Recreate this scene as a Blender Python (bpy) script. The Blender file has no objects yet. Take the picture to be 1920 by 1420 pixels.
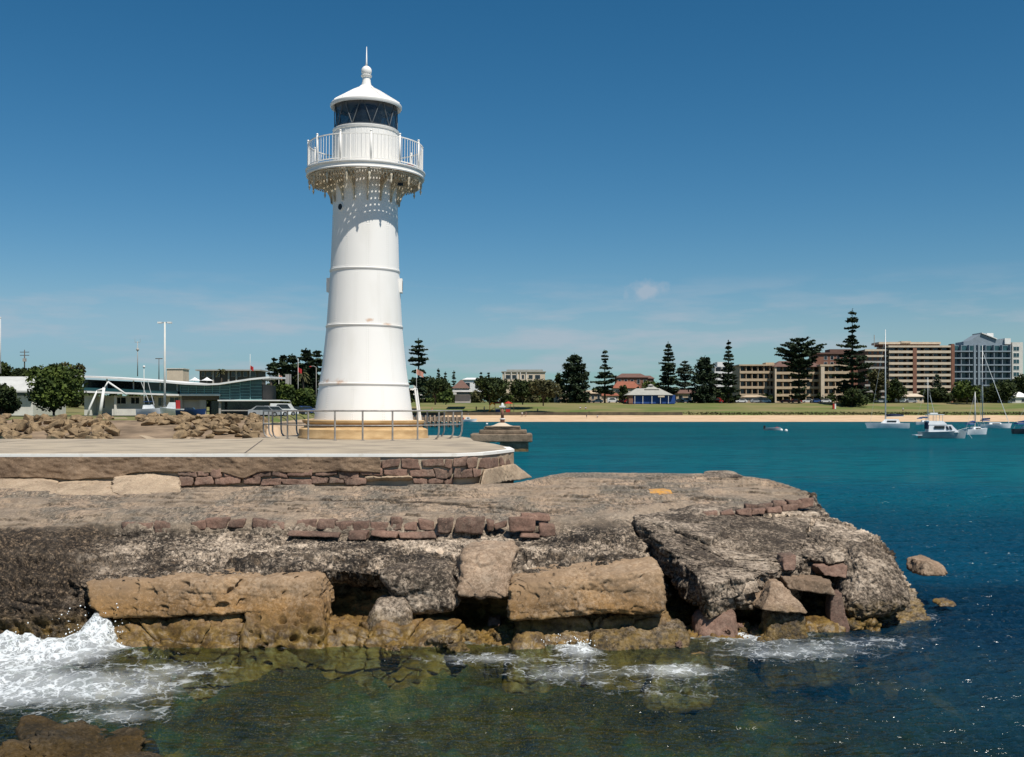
import bpy, bmesh, math, random
import numpy as np
from math import radians, sin, cos, pi, sqrt, exp
from mathutils import Vector, Matrix
random.seed(7); RNG = np.random.default_rng(11)
scene = bpy.context.scene
col = scene.collection
# ---------------------------------------------------------------- camera, world, sun, exposure
F = 2050.0; CX = 960.0; HY = 770.0; EYE = 3.6       # focal length and horizon in photo pixels, eye height over the sea
cam = bpy.data.cameras.new('camera'); camo = bpy.data.objects.new('camera', cam); col.objects.link(camo)
camo.location = (0, 0, EYE); camo.rotation_euler = (radians(90), 0, 0)
cam.sensor_width = 36; cam.lens = 36 * F / 1920; cam.shift_y = 60 / 1920.0
cam.clip_start = 0.1; cam.clip_end = 20000
scene.camera = camo
SUN_EL, SUN_AZ = 60.0, 146.0                        # azimuth clockwise from +Y
world = bpy.data.worlds.new('World'); scene.world = world; world.use_nodes = True
wn = world.node_tree.nodes; wl = world.node_tree.links; wn.clear()
def N(nodes, t, **kw):
    n = nodes.new(t)
    for k, v in kw.items():
        if k in n.inputs.keys(): n.inputs[k].default_value = v
        else: setattr(n, k, v)
    return n
sky = N(wn, 'ShaderNodeTexSky'); sky.sky_type = 'NISHITA'; sky.sun_disc = False
sky.sun_elevation = radians(SUN_EL); sky.sun_rotation = radians(SUN_AZ)
sky.altitude = 0; sky.air_density = 1.0; sky.dust_density = 0.15; sky.ozone_density = 2.0
hsv = N(wn, 'ShaderNodeHueSaturation'); hsv.inputs['Saturation'].default_value = 1.15; hsv.inputs['Value'].default_value = 1.0
gam = N(wn, 'ShaderNodeGamma'); gam.inputs['Gamma'].default_value = 1.0
bg = N(wn, 'ShaderNodeBackground'); bg.inputs['Strength'].default_value = 0.062
wo = N(wn, 'ShaderNodeOutputWorld')
tc = N(wn, 'ShaderNodeTexCoord')
mp = N(wn, 'ShaderNodeMapping'); mp.inputs['Scale'].default_value = (9.0, 9.0, 55.0); mp.inputs['Location'].default_value = (2.35, 0.4, 0.3)
nz = N(wn, 'ShaderNodeTexNoise'); nz.inputs['Scale'].default_value = 1.0; nz.inputs['Detail'].default_value = 7; nz.inputs['Roughness'].default_value = 0.55
cr = N(wn, 'ShaderNodeValToRGB'); cr.color_ramp.elements[0].position = 0.47; cr.color_ramp.elements[1].position = 0.66
sx = N(wn, 'ShaderNodeSeparateXYZ')
er = N(wn, 'ShaderNodeValToRGB')                    # clouds only low over the horizon
e = er.color_ramp.elements; e[0].position = 0.0; e[0].color = (.5, .5, .5, 1); e[1].position = 0.125; e[1].color = (0, 0, 0, 1)
m2 = e.new(0.075); m2.color = (.62, .62, .62, 1)
mu = N(wn, 'ShaderNodeMath', operation='MULTIPLY'); mx = N(wn, 'ShaderNodeMix', data_type='RGBA')
mx.inputs['B'].default_value = (5.3, 5.9, 6.8, 1)
wl.new(tc.outputs['Generated'], mp.inputs['Vector']); wl.new(mp.outputs['Vector'], nz.inputs['Vector'])
wl.new(nz.outputs['Fac'], cr.inputs['Fac']); wl.new(tc.outputs['Generated'], sx.inputs[0]); wl.new(sx.outputs['Z'], er.inputs['Fac'])
wl.new(cr.outputs['Color'], mu.inputs[0]); wl.new(er.outputs['Color'], mu.inputs[1])
wl.new(sky.outputs['Color'], gam.inputs['Color']); wl.new(gam.outputs['Color'], hsv.inputs['Color']); tint = N(wn, 'ShaderNodeMix', data_type='RGBA', blend_type='MULTIPLY'); tint.inputs['Factor'].default_value = 1; tint.inputs['B'].default_value = (.54, .86, 1.0, 1)
wl.new(hsv.outputs['Color'], tint.inputs['A'])
sepc = N(wn, 'ShaderNodeSeparateColor'); comc = N(wn, 'ShaderNodeCombineColor'); wl.new(tint.outputs['Result'], sepc.inputs[0])
for i_, (p_, a_) in enumerate([(1.58, .74), (1.12, .79), (1.16, .687)]):    # deeper polarised zenith, paler horizon
    pw = N(wn, 'ShaderNodeMath', operation='POWER'); pw.inputs[1].default_value = p_; ml = N(wn, 'ShaderNodeMath', operation='MULTIPLY'); ml.inputs[1].default_value = a_
    wl.new(sepc.outputs[i_], pw.inputs[0]); wl.new(pw.outputs[0], ml.inputs[0]); mn = N(wn, 'ShaderNodeMath', operation='SMOOTH_MIN'); mn.inputs[1].default_value = (3.4, 5.6, 7.3)[i_]; mn.inputs[2].default_value = 1.2; wl.new(ml.outputs[0], mn.inputs[0]); wl.new(mn.outputs[0], comc.inputs[i_])
wl.new(comc.outputs[0], mx.inputs['A'])
pv = N(wn, 'ShaderNodeVectorMath', operation='SUBTRACT'); pv.inputs[1].default_value = Vector((.122, 1, .109)).normalized(); wl.new(tc.outputs['Generated'], pv.inputs[0])
pm = N(wn, 'ShaderNodeVectorMath', operation='MULTIPLY'); pm.inputs[1].default_value = (1, 1, 1.9); wl.new(pv.outputs[0], pm.inputs[0])
pn = N(wn, 'ShaderNodeTexNoise'); pn.inputs['Scale'].default_value = 95; pn.inputs['Detail'].default_value = 5; wl.new(tc.outputs['Generated'], pn.inputs['Vector'])
pl_ = N(wn, 'ShaderNodeVectorMath', operation='LENGTH'); wl.new(pm.outputs[0], pl_.inputs[0]); pa = N(wn, 'ShaderNodeMath', operation='MULTIPLY_ADD'); pa.inputs[1].default_value = -.035; wl.new(pn.outputs['Fac'], pa.inputs[0]); wl.new(pl_.outputs['Value'], pa.inputs[2])
pr = N(wn, 'ShaderNodeMapRange'); pr.inputs['From Min'].default_value = .004; pr.inputs['From Max'].default_value = -.012; pr.inputs['To Max'].default_value = .62; wl.new(pa.outputs[0], pr.inputs['Value'])
mxm = N(wn, 'ShaderNodeMath', operation='MAXIMUM'); wl.new(mu.outputs[0], mxm.inputs[0]); wl.new(pr.outputs[0], mxm.inputs[1]); wl.new(mxm.outputs[0], mx.inputs['Factor']); wl.new(mx.outputs['Result'], bg.inputs['Color']); wl.new(bg.outputs[0], wo.inputs['Surface'])
sd = bpy.data.lights.new('sun', 'SUN'); sd.energy = 4.2; sd.angle = radians(0.5); sd.color = (1.0, 0.95, 0.87)
so = bpy.data.objects.new('sun', sd); col.objects.link(so)
sv = Vector((sin(radians(SUN_AZ)) * cos(radians(SUN_EL)), cos(radians(SUN_AZ)) * cos(radians(SUN_EL)), sin(radians(SUN_EL))))
so.rotation_euler = sv.to_track_quat('Z', 'Y').to_euler(); so.location = (20, -20, 60)
scene.view_settings.view_transform = 'Standard'; scene.view_settings.look = 'None'
scene.view_settings.exposure = 0.42; scene.view_settings.gamma = 1.0
scene.cycles.transparent_max_bounces = 24

# ---------------------------------------------------------------- helpers
def D(px, py, d): return np.array([(px - CX) * d / F, d, EYE + (HY - py) * d / F])      # photo pixel at a distance
def Z(px, py, z): d = (EYE - z) * F / (py - HY); return D(px, py, d)                    # photo pixel at a height
def gX(px, d): return (px - CX) * d / F
def gZ(py, d): return EYE + (HY - py) * d / F

_perm = RNG.permutation(4096)
_g = RNG.normal(size=(4096, 3)); _g /= np.linalg.norm(_g, axis=1)[:, None]
_rv = RNG.random((4096, 3))
def _h(i, j, k): return _perm[(_perm[(_perm[i & 4095] + j) & 4095] + k) & 4095]
def perlin(p):
    i = np.floor(p).astype(np.int64); f = p - i; u = f * f * f * (f * (f * 6 - 15) + 10); r = 0
    for a in (0, 1):
        for b in (0, 1):
            for c in (0, 1):
                g = _g[_h(i[:, 0] + a, i[:, 1] + b, i[:, 2] + c)]
                w = np.abs(1 - a - u[:, 0]) * np.abs(1 - b - u[:, 1]) * np.abs(1 - c - u[:, 2])
                r = r + w * (g[:, 0] * (f[:, 0] - a) + g[:, 1] * (f[:, 1] - b) + g[:, 2] * (f[:, 2] - c))
    return r * 1.6
def fbm(p, s=1.0, o=4, rough=0.5, ridge=False):
    p = np.asarray(p, float) * s; a = 1.0; r = 0; t = 0
    for k in range(o):
        n = perlin(p + 17.3 * k); r = r + a * ((1 - 2 * np.abs(n)) if ridge else n); t += a; a *= rough; p = p * 2.03
    return r / t
def voro(p, s=1.0):
    p = np.asarray(p, float) * s; i = np.floor(p).astype(np.int64); f1 = np.full(len(p), 9.); f2 = np.full(len(p), 9.); idn = np.zeros(len(p))
    for a in (-1, 0, 1):
        for b in (-1, 0, 1):
            for c in (-1, 0, 1):
                h = _h(i[:, 0] + a, i[:, 1] + b, i[:, 2] + c); q = i + (a, b, c) + _rv[h]
                d = np.linalg.norm(q - p, axis=1); m = d < f1
                f2 = np.where(m, f1, np.minimum(f2, d)); idn = np.where(m, _rv[h, 0], idn); f1 = np.where(m, d, f1)
    return f1, f2, idn
def ss(a, b, x): t = np.clip((x - a) / (b - a), 0, 1); return t * t * (3 - 2 * t)

def tag(o, label=None, cat=None, group=None, kind=None):
    if label: o['label'] = label
    if cat: o['category'] = cat
    if group: o['group'] = group
    if kind: o['kind'] = kind
    return o
def thing(name, label, cat, loc=(0, 0, 0), rotz=0, group=None):
    o = bpy.data.objects.new(name, None); col.objects.link(o); o.location = [float(v) for v in loc]; o.rotation_euler = (0, 0, rotz)
    o.empty_display_size = 0.3
    return tag(o, label, cat, group)
def npmesh(name, V, Fc, m, parent=None, smooth=False, attrs=None):
    V = np.asarray(V, np.float32); me = bpy.data.meshes.new(name)
    if isinstance(Fc, np.ndarray):
        k = Fc.shape[1]; me.vertices.add(len(V)); me.vertices.foreach_set('co', V.ravel())
        me.loops.add(Fc.size); me.loops.foreach_set('vertex_index', Fc.astype(np.int32).ravel())
        me.polygons.add(len(Fc)); me.polygons.foreach_set('loop_start', np.arange(0, Fc.size, k, dtype=np.int32))
        me.update(calc_edges=True)
    else: me.from_pydata([tuple(map(float, v)) for v in V], [], Fc)
    if attrs:
        for k, a in attrs.items():
            a = np.asarray(a, np.float32)
            if a.ndim == 1: at = me.attributes.new(k, 'FLOAT', 'POINT'); at.data.foreach_set('value', a)
            else: at = me.attributes.new(k, 'FLOAT_COLOR', 'POINT'); at.data.foreach_set('color', np.hstack([a, np.ones((len(a), 1), np.float32)]).ravel() if a.shape[1] == 3 else a.ravel())
    if smooth: me.polygons.foreach_set('use_smooth', np.ones(len(me.polygons), bool))
    if m: me.materials.append(m)
    o = bpy.data.objects.new(name, me); col.objects.link(o)
    if parent: o.parent = parent
    return o
class MB:
    def __init__(s): s.v = []; s.f = []
    def add(s, vs, fs):
        n = len(s.v); s.v += [tuple(map(float, v)) for v in vs]; s.f += [tuple(n + i for i in f) for f in fs]; return s
    def box(s, x0, x1, y0, y1, z0, z1):
        x0, x1 = sorted((x0, x1)); y0, y1 = sorted((y0, y1)); z0, z1 = sorted((z0, z1))
        return s.add([(x0, y0, z0), (x1, y0, z0), (x1, y1, z0), (x0, y1, z0), (x0, y0, z1), (x1, y0, z1), (x1, y1, z1), (x0, y1, z1)],
                     [(0, 3, 2, 1), (4, 5, 6, 7), (0, 1, 5, 4), (1, 2, 6, 5), (2, 3, 7, 6), (3, 0, 4, 7)])
    def hexa(s, c):     # 8 corners: bottom 4 (ccw), top 4
        return s.add(c, [(0, 3, 2, 1), (4, 5, 6, 7), (0, 1, 5, 4), (1, 2, 6, 5), (2, 3, 7, 6), (3, 0, 4, 7)])
    def tube(s, pts, rad, seg=8, cap=True):
        pts = [Vector(p) for p in pts]; rad = rad if hasattr(rad, '__len__') else [rad] * len(pts); vs = []; fs = []; u = None
        for i, p in enumerate(pts):
            t = (pts[min(i + 1, len(pts) - 1)] - pts[max(i - 1, 0)]).normalized()
            if u is None: u = t.orthogonal().normalized()
            u = (u - t * u.dot(t)).normalized(); w = t.cross(u)
            for k in range(seg):
                a = 2 * pi * k / seg; vs.append(p + (u * cos(a) + w * sin(a)) * rad[i])
        for i in range(len(pts) - 1):
            for k in range(seg): k2 = (k + 1) % seg; fs.append((i * seg + k, i * seg + k2, (i + 1) * seg + k2, (i + 1) * seg + k))
        if cap: fs.append(tuple(range(seg))[::-1]); fs.append(tuple(range((len(pts) - 1) * seg, len(pts) * seg)))
        return s.add(vs, fs)
    def lathe(s, prof, seg=48, c=(0, 0, 0), a0=0, a1=2 * pi):
        full = abs(a1 - a0 - 2 * pi) < 1e-6; n = seg if full else seg + 1; vs = []; fs = []
        for r, z in prof:
            for k in range(n): a = a0 + (a1 - a0) * k / seg; vs.append((c[0] + r * cos(a), c[1] + r * sin(a), c[2] + z))
        for i in range(len(prof) - 1):
            for k in range(seg): k2 = (k + 1) % n; fs.append((i * n + k, i * n + k2, (i + 1) * n + k2, (i + 1) * n + k))
        return s.add(vs, fs)
    def ball(s, c, r, seg=12, rings=8, sc=(1, 1, 1)):
        n = len(s.v); pr = [(max(1e-4, sin(pi * i / rings)) * r, -cos(pi * i / rings) * r) for i in range(rings + 1)]
        s.lathe(pr, seg)
        for i in range(n, len(s.v)): v = s.v[i]; s.v[i] = (v[0] * sc[0] + c[0], v[1] * sc[1] + c[1], v[2] * sc[2] + c[2])
        return s
    def prism(s, poly, y0, y1):   # poly in (x,z), extruded in y
        n = len(poly); vs = [(x, y0, z) for x, z in poly] + [(x, y1, z) for x, z in poly]
        return s.add(vs, [tuple(range(n)), tuple(range(n, 2 * n))[::-1]] + [(i, n + i, n + (i + 1) % n, (i + 1) % n) for i in range(n)])
    def slab(s, poly, z0, z1):    # poly in (x,y), extruded in z
        n = len(poly); vs = [(x, y, z0) for x, y in poly] + [(x, y, z1) for x, y in poly]
        return s.add(vs, [tuple(range(n))[::-1], tuple(range(n, 2 * n))] + [(i, (i + 1) % n, n + (i + 1) % n, n + i) for i in range(n)])
    def build(s, name, m, parent=None, smooth=False):
        o = npmesh(name, s.v, s.f, m, parent, smooth)
        if smooth == 'auto': 
            o.data.polygons.foreach_set('use_smooth', np.ones(len(o.data.polygons), bool))
            try: o.data.set_sharp_from_angle(angle=radians(35))
            except Exception: pass
        return o

def mat(name, c, c2=None, rough=0.8, scale=3.0, spec=0.3, metal=0.0, bump=0.0, bscale=20, detail=5, stretch=(1, 1, 1), lo=0.35, hi=0.65, coords='Object'):
    m = bpy.data.materials.new(name); m.use_nodes = True; nt = m.node_tree; n = nt.nodes; b = n['Principled BSDF']
    b.inputs['Roughness'].default_value = rough; b.inputs['Specular IOR Level'].default_value = spec; b.inputs['Metallic'].default_value = metal
    c2 = c2 or tuple(x * 0.82 for x in c)
    t = N(n, 'ShaderNodeTexCoord'); mp = N(n, 'ShaderNodeMapping'); mp.inputs['Scale'].default_value = stretch
    z = N(n, 'ShaderNodeTexNoise'); z.inputs['Scale'].default_value = scale; z.inputs['Detail'].default_value = detail
    r = N(n, 'ShaderNodeValToRGB'); r.color_ramp.elements[0].position = lo; r.color_ramp.elements[1].position = hi
    r.color_ramp.elements[0].color = (*c2, 1); r.color_ramp.elements[1].color = (*c, 1)
    L = nt.links.new; L(t.outputs[coords], mp.inputs[0]); L(mp.outputs[0], z.inputs['Vector']); L(z.outputs['Fac'], r.inputs[0]); L(r.outputs[0], b.inputs['Base Color'])
    if bump:
        z2 = N(n, 'ShaderNodeTexNoise'); z2.inputs['Scale'].default_value = bscale; z2.inputs['Detail'].default_value = 6
        bp = N(n, 'ShaderNodeBump'); bp.inputs['Strength'].default_value = 1.0; bp.inputs['Distance'].default_value = bump
        L(mp.outputs[0], z2.inputs['Vector']); L(z2.outputs['Fac'], bp.inputs['Height']); L(bp.outputs[0], b.inputs['Normal'])
    return m
def grid_faces(nr, nc, wrap=False):
    i = np.arange(nr - 1)[:, None]; k = np.arange(nc if wrap else nc - 1)[None, :]; k2 = (k + 1) % nc
    return np.stack([i * nc + k, i * nc + k2, (i + 1) * nc + k2, (i + 1) * nc + k], -1).reshape(-1, 4)

# ---------------------------------------------------------------- rock material: driven by colour attribute 'zone' (r speckle, g dark weed, cracks and overhang band, b ochre)
def rock_mat(name, zgrad=None, rnd=.5, base=(0.31, 0.235, 0.165), base2=(0.20, 0.165, 0.125), speck=0.5, sscale=16, bump=0.03, wet=True, ochre=(0.40, 0.225, 0.075), use_attr=True):
    m = bpy.data.materials.new(name); m.use_nodes = True; nt = m.node_tree; n = nt.nodes; L = nt.links.new; b = n['Principled BSDF']
    b.inputs['Specular IOR Level'].default_value = 0.25
    g = N(n, 'ShaderNodeNewGeometry'); P = g.outputs['Position']
    def noise(sc, det=6, ro=0.6, vec=P):
        z = N(n, 'ShaderNodeTexNoise'); z.inputs['Scale'].default_value = sc; z.inputs['Detail'].default_value = det; z.inputs['Roughness'].default_value = ro; L(vec, z.inputs['Vector']); return z.outputs['Fac']
    def ramp(x, *st):
        r = N(n, 'ShaderNodeValToRGB'); e = r.color_ramp.elements
        while len(e) < len(st): e.new(0.5)
        for q, (p, c) in zip(e, st): q.position = p; q.color = (*c, 1) if len(c) == 3 else c
        L(x, r.inputs[0]); return r.outputs[0]
    def mix(f, a, c):
        q = N(n, 'ShaderNodeMix', data_type='RGBA')
        for s, v in ((q.inputs['Factor'], f), (q.inputs['A'], a), (q.inputs['B'], c)):
            if isinstance(v, (int, float)): s.default_value = v
            elif isinstance(v, tuple): s.default_value = (*v, 1)
            else: L(v, s)
        return q.outputs['Result']
    def math(op, a, c=0.0, clamp=False):
        q = N(n, 'ShaderNodeMath', operation=op); q.use_clamp = clamp
        for s, v in ((q.inputs[0], a), (q.inputs[1], c)):
            if isinstance(v, (int, float)): s.default_value = v
            else: L(v, s)
        return q.outputs[0]
    c = ramp(noise(1.3, 8, 0.62), (0.35, base2), (0.62, base))
    c = mix(math('MULTIPLY', ramp(noise(45, 3, 0.7), (0.52, (0, 0, 0)), (0.62, (1, 1, 1))), 0.45), c, tuple(x * 0.45 for x in base2))
    c = mix(math('MULTIPLY', ramp(noise(33, 3, 0.6), (0.56, (0, 0, 0)), (0.66, (1, 1, 1))), 0.35), c, tuple(min(0.62, x * 1.7) for x in base))
    v = N(n, 'ShaderNodeTexVoronoi'); v.inputs['Scale'].default_value = sscale; L(P, v.inputs['Vector'])
    sp = N(n, 'ShaderNodeSeparateColor'); L(v.outputs['Color'], sp.inputs[0])
    big_ = noise(1.1, 6, .65)
    scol = ramp(math('ADD', sp.outputs[0], math('MULTIPLY', math('SUBTRACT', big_, .55), 2.4)), (0.0, (0.012, 0.010, 0.009)), (0.30, (0.035, 0.028, 0.022)), (0.50, (0.13, 0.10, 0.075)), (0.72, (0.26, 0.195, 0.14)), (1.0, (0.60, 0.49, 0.38)))
    sfine = ramp(math('ADD', noise(17, 4, 0.85), math('MULTIPLY', math('SUBTRACT', big_, .5), .6)), (0.42, (0.015, 0.012, 0.010)), (0.5, (0.10, 0.08, 0.058)), (0.58, (0.56, 0.45, 0.34)))
    scol = mix(0.55, scol, sfine)
    if zgrad:
        sz0 = N(n, 'ShaderNodeSeparateXYZ'); L(P, sz0.inputs[0]); w0 = N(n, 'ShaderNodeMapRange'); w0.inputs['From Min'].default_value = zgrad[1]; w0.inputs['From Max'].default_value = zgrad[2]; L(math('ADD', sz0.outputs['Z'], math('MULTIPLY', noise(1.1, 5), -.5)), w0.inputs['Value'])
        c = mix(math('MULTIPLY', w0.outputs[0], .85), c, zgrad[0])
    if use_attr:
        a = N(n, 'ShaderNodeAttribute'); a.attribute_name = 'zone'; s = N(n, 'ShaderNodeSeparateColor'); L(a.outputs['Color'], s.inputs[0]); zr, zg, zb = s.outputs
        mpa = N(n, 'ShaderNodeMapping'); mpa.inputs['Scale'].default_value = (1, .45, 1); L(P, mpa.inputs[0]); mpb = N(n, 'ShaderNodeMapping'); mpb.inputs['Scale'].default_value = (1, .22, 1); L(P, mpb.inputs[0])
        patch = ramp(noise(1.0, 9, .72, mpa.outputs[0]), (0.36, (0.115, 0.105, 0.085)), (0.47, (0.20, 0.165, 0.125)), (0.54, (0.29, 0.215, 0.15)), (0.64, (0.42, 0.30, 0.205)))
        patch = mix(math('MULTIPLY', ramp(noise(14, 5, .85, mpb.outputs[0]), (0.45, (1, 1, 1)), (0.52, (0, 0, 0))), .8), patch, (0.055, 0.047, 0.038))
        patch = mix(math('MULTIPLY', ramp(noise(19, 4, .85, mpb.outputs[0]), (0.55, (0, 0, 0)), (0.63, (1, 1, 1))), .6), patch, (0.50, 0.40, 0.31))
        smooth_ = ramp(noise(.42, 5, .6, mpa.outputs[0]), (.50, (0, 0, 0)), (.56, (1, 1, 1)))
        patch = mix(math('MULTIPLY', smooth_, .5), patch, ramp(noise(3, 6, .7), (.4, (.27, .20, .14)), (.6, (.40, .30, .21))))
        c = mix(a.outputs['Alpha'], c, patch)
        c = mix(zr, c, scol)
        oc = ramp(noise(3.2, 7, 0.65), (0.36, tuple(x * 0.50 for x in ochre)), (0.62, ochre))
        oc = mix(math('MULTIPLY', ramp(noise(40, 3, 0.7), (0.50, (0, 0, 0)), (0.62, (1, 1, 1))), 0.5), oc, (0.13, 0.075, 0.03))
        c = mix(zb, c, oc)
        dk = ramp(noise(13, 6, 0.85), (0.44, (0.008, 0.006, 0.005)), (0.53, (0.035, 0.025, 0.016)), (0.62, (0.24, 0.17, 0.11)))
        c = mix(zg, c, dk)
    elif speck > 0: c = mix(speck, c, scol)
    if not use_attr:
        oi = N(n, 'ShaderNodeObjectInfo'); orr = N(n, 'ShaderNodeMapRange'); orr.inputs['To Min'].default_value = .0; orr.inputs['To Max'].default_value = rnd; L(oi.outputs['Random'], orr.inputs['Value']); c = mix(orr.outputs[0], c, mix(.5, c, tuple(x * .25 for x in base)))
    if wet:
        sz = N(n, 'ShaderNodeSeparateXYZ'); L(P, sz.inputs[0])
        w = N(n, 'ShaderNodeMapRange'); w.inputs['From Min'].default_value = 0.42; w.inputs['From Max'].default_value = 0.05; L(math('ADD', sz.outputs['Z'], math('MULTIPLY', noise(2.5, 4), -0.25)), w.inputs['Value'])
        c = mix(math('MULTIPLY', w.outputs[0], 0.75), c, ramp(noise(6, 6, .75), (.42, (.030, .020, .007)), (.60, (.20, .125, .028))))
        wu = N(n, 'ShaderNodeMapRange'); wu.inputs['From Min'].default_value = 0.0; wu.inputs['From Max'].default_value = -0.22; L(sz.outputs['Z'], wu.inputs['Value'])
        c = mix(math('MULTIPLY', wu.outputs[0], .88), c, ramp(noise(2.2, 6, .7), (.4, (.050, .034, .010)), (.6, (.25, .145, .035))))
        rr = N(n, 'ShaderNodeMapRange'); rr.inputs['To Min'].default_value = 0.9; rr.inputs['To Max'].default_value = 0.38; L(w.outputs[0], rr.inputs['Value']); L(rr.outputs[0], b.inputs['Roughness'])
    else: b.inputs['Roughness'].default_value = 0.9
    L(c, b.inputs['Base Color'])
    bp = N(n, 'ShaderNodeBump'); bp.inputs['Distance'].default_value = bump; bp.inputs['Strength'].default_value = 1.0
    L(math('ADD', noise(14, 8, 0.7), math('MULTIPLY', v.outputs['Distance'], -0.35)), bp.inputs['Height']); L(bp.outputs[0], b.inputs['Normal'])
    return m
M = {}
M['rock'] = rock_mat('shelf_rock')
M['sand_rock'] = rock_mat('sandstone', zgrad=((.36, .245, .15), .35, .85), base=(0.31, 0.17, 0.058), base2=(0.085, 0.048, 0.018), speck=0.26, use_attr=False, bump=0.012)
M['grey_rock'] = rock_mat('grey_conglomerate', base=(0.24, 0.175, 0.125), base2=(0.11, 0.085, 0.06), speck=0.88, use_attr=False, bump=0.04)
M['tan_rock'] = rock_mat('tan_boulder', base=(0.34, 0.23, 0.15), base2=(0.16, 0.11, 0.07), speck=0.30, use_attr=False, bump=0.012)
M['red_stone'] = rock_mat('red_sandstone', base=(0.25, 0.145, 0.105), base2=(0.07, 0.048, 0.038), speck=0.15, use_attr=False, bump=0.012, wet=False)
M['weed_rock'] = rock_mat('weedy_rock', base=(0.085, 0.05, 0.012), base2=(0.012, 0.011, 0.006), speck=0.10, use_attr=False, bump=0.05, wet=False)
M['mortar'] = rock_mat('pale_mortar', rnd=.05, base=(0.50, 0.37, 0.25), base2=(0.28, 0.20, 0.135), speck=0.22, use_attr=False, bump=0.012, wet=False)
M['riprap'] = rock_mat('riprap_rock', base=(0.36, 0.25, 0.14), base2=(0.12, 0.085, 0.05), speck=0.0, use_attr=False, bump=0.05, wet=False)

def block_mesh(name, corners, m, res=0.04, r=0.25, amp=0.05, ns=1.6, fine=0.012, chip=0.0, parent=None, zone=None, seed=0.0, maxn=90, strata=0.0, pits=0.0, flat=False, bed=0.0):
    """rounded, weathered block through 8 corners: bottom 4 ccw (front-left, front-right, back-right, back-left), then top 4"""
    c = np.array(corners, float)
    ex = [max(2, min(maxn, int(np.linalg.norm(c[1] - c[0]) / res))), max(2, min(maxn, int(np.linalg.norm(c[3] - c[0]) / res))), max(2, min(maxn, int(np.linalg.norm(c[4] - c[0]) / res)))]
    idx = {}; P = []; fs = []
    def vid(k):
        if k not in idx: idx[k] = len(P); P.append(k)
        return idx[k]
    for ax in range(3):
        u, w = [(1, 2), (2, 0), (0, 1)][ax]
        for side in (0, 1):
            for i in range(ex[u]):
                for j in range(ex[w]):
                    q = []
                    for (di, dj) in ((0, 0), (1, 0), (1, 1), (0, 1)):
                        k = [0, 0, 0]; k[ax] = side * ex[ax]; k[u] = i + di; k[w] = j + dj; q.append(vid(tuple(k)))
                    fs.append(q if side else q[::-1])
    p = np.array(P, float) / np.array(ex) * 2 - 1
    size = np.array([np.linalg.norm(c[1] - c[0]), np.linalg.norm(c[3] - c[0]), np.linalg.norm(c[4] - c[0])])
    rr = np.clip(r * size.min() / size, 0.02, 0.98); q = np.clip(p, -(1 - rr), 1 - rr); dd = (p - q) / rr
    ln = np.linalg.norm(dd, axis=1); ln[ln < 1e-6] = 1; p2 = q + rr * dd / ln[:, None]
    t = (p2 + 1) / 2; x, y, z = t[:, 0:1], t[:, 1:2], t[:, 2:3]
    V = (1 - z) * ((1 - y) * ((1 - x) * c[0] + x * c[1]) + y * ((1 - x) * c[3] + x * c[2])) + z * ((1 - y) * ((1 - x) * c[4] + x * c[5]) + y * ((1 - x) * c[7] + x * c[6]))
    ctr = c.mean(0); dr = V - ctr; n1 = dr / np.linalg.norm(dr, axis=1)[:, None]
    S = V + seed * 13.7
    d = amp * fbm(S, ns, 3, 0.5) + fine * fbm(S, 11, 3, 0.6)
    if chip:
        f1, f2, _ = voro(S * (1, 1, 1), 3.2); d = d - chip * ss(0.35, 0.05, f2 - f1) * 0.5 - chip * (_ - 0.5)
    if strata: d = d + strata * np.sin(V[:, 2] * 28 + 3 * fbm(S, 0.8, 2))
    if bed:
        lz_ = (V[:, 2] + .10 * fbm(S, .9, 3) + V[:, 0] * .04) * 6.5 + seed * 3.1; li = np.floor(lz_).astype(int); fr_ = lz_ - li; ra = _rv[li & 4095, 0] - .5; rb = _rv[(li + 1) & 4095, 0] - .5; d = d + bed * (ra + (rb - ra) * ss(.78, 1.0, fr_)) - bed * .5 * np.exp(-((fr_ - .9) / .07) ** 2)
        j1, j2, ji = voro(S * (.8, .8, .4), 1.5); d = d - (bed * .9 if bed > .04 else 0) * ss(.05, 0, j2 - j1) + bed * .5 * (ji - .5)
    if pits: g1, g2, gi = voro(S * (1, 1, 1.25), 5.0 if pits > .1 else 3.3); d = d - pits * ss(.44, .26, g1) * (gi > .30)
    V = V + n1 * d[:, None]
    return npmesh(name, V, np.array(fs), m, parent, smooth=not flat)
def px_block(name, quad, thick, m, label, cat='boulder', **kw):
    # stones standing in the sea go on down to the sea bed
    """quad: front face as (px,py,d) TL,TR,BR,BL; thick: depth in metres behind; top leans back"""
    tl, tr, br, bl = [D(*q) for q in quad]; b = np.array([0, thick, 0.0]); up = np.array([0, 0, kw.pop('rise', 0.0)])
    if kw.pop('lower', True) and min(bl[2], br[2]) < .30 and np.hypot(tl[0], tl[1]) < 26: bl = bl + (-.12, -.2, -.75 - bl[2]); br = br + (.12, -.2, -.75 - br[2])
    o = block_mesh(name, [bl, br, br + b, bl + b, tl, tr, tr + b + up, tl + b + up], m, **kw)
    return tag(o, label, cat)
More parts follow.
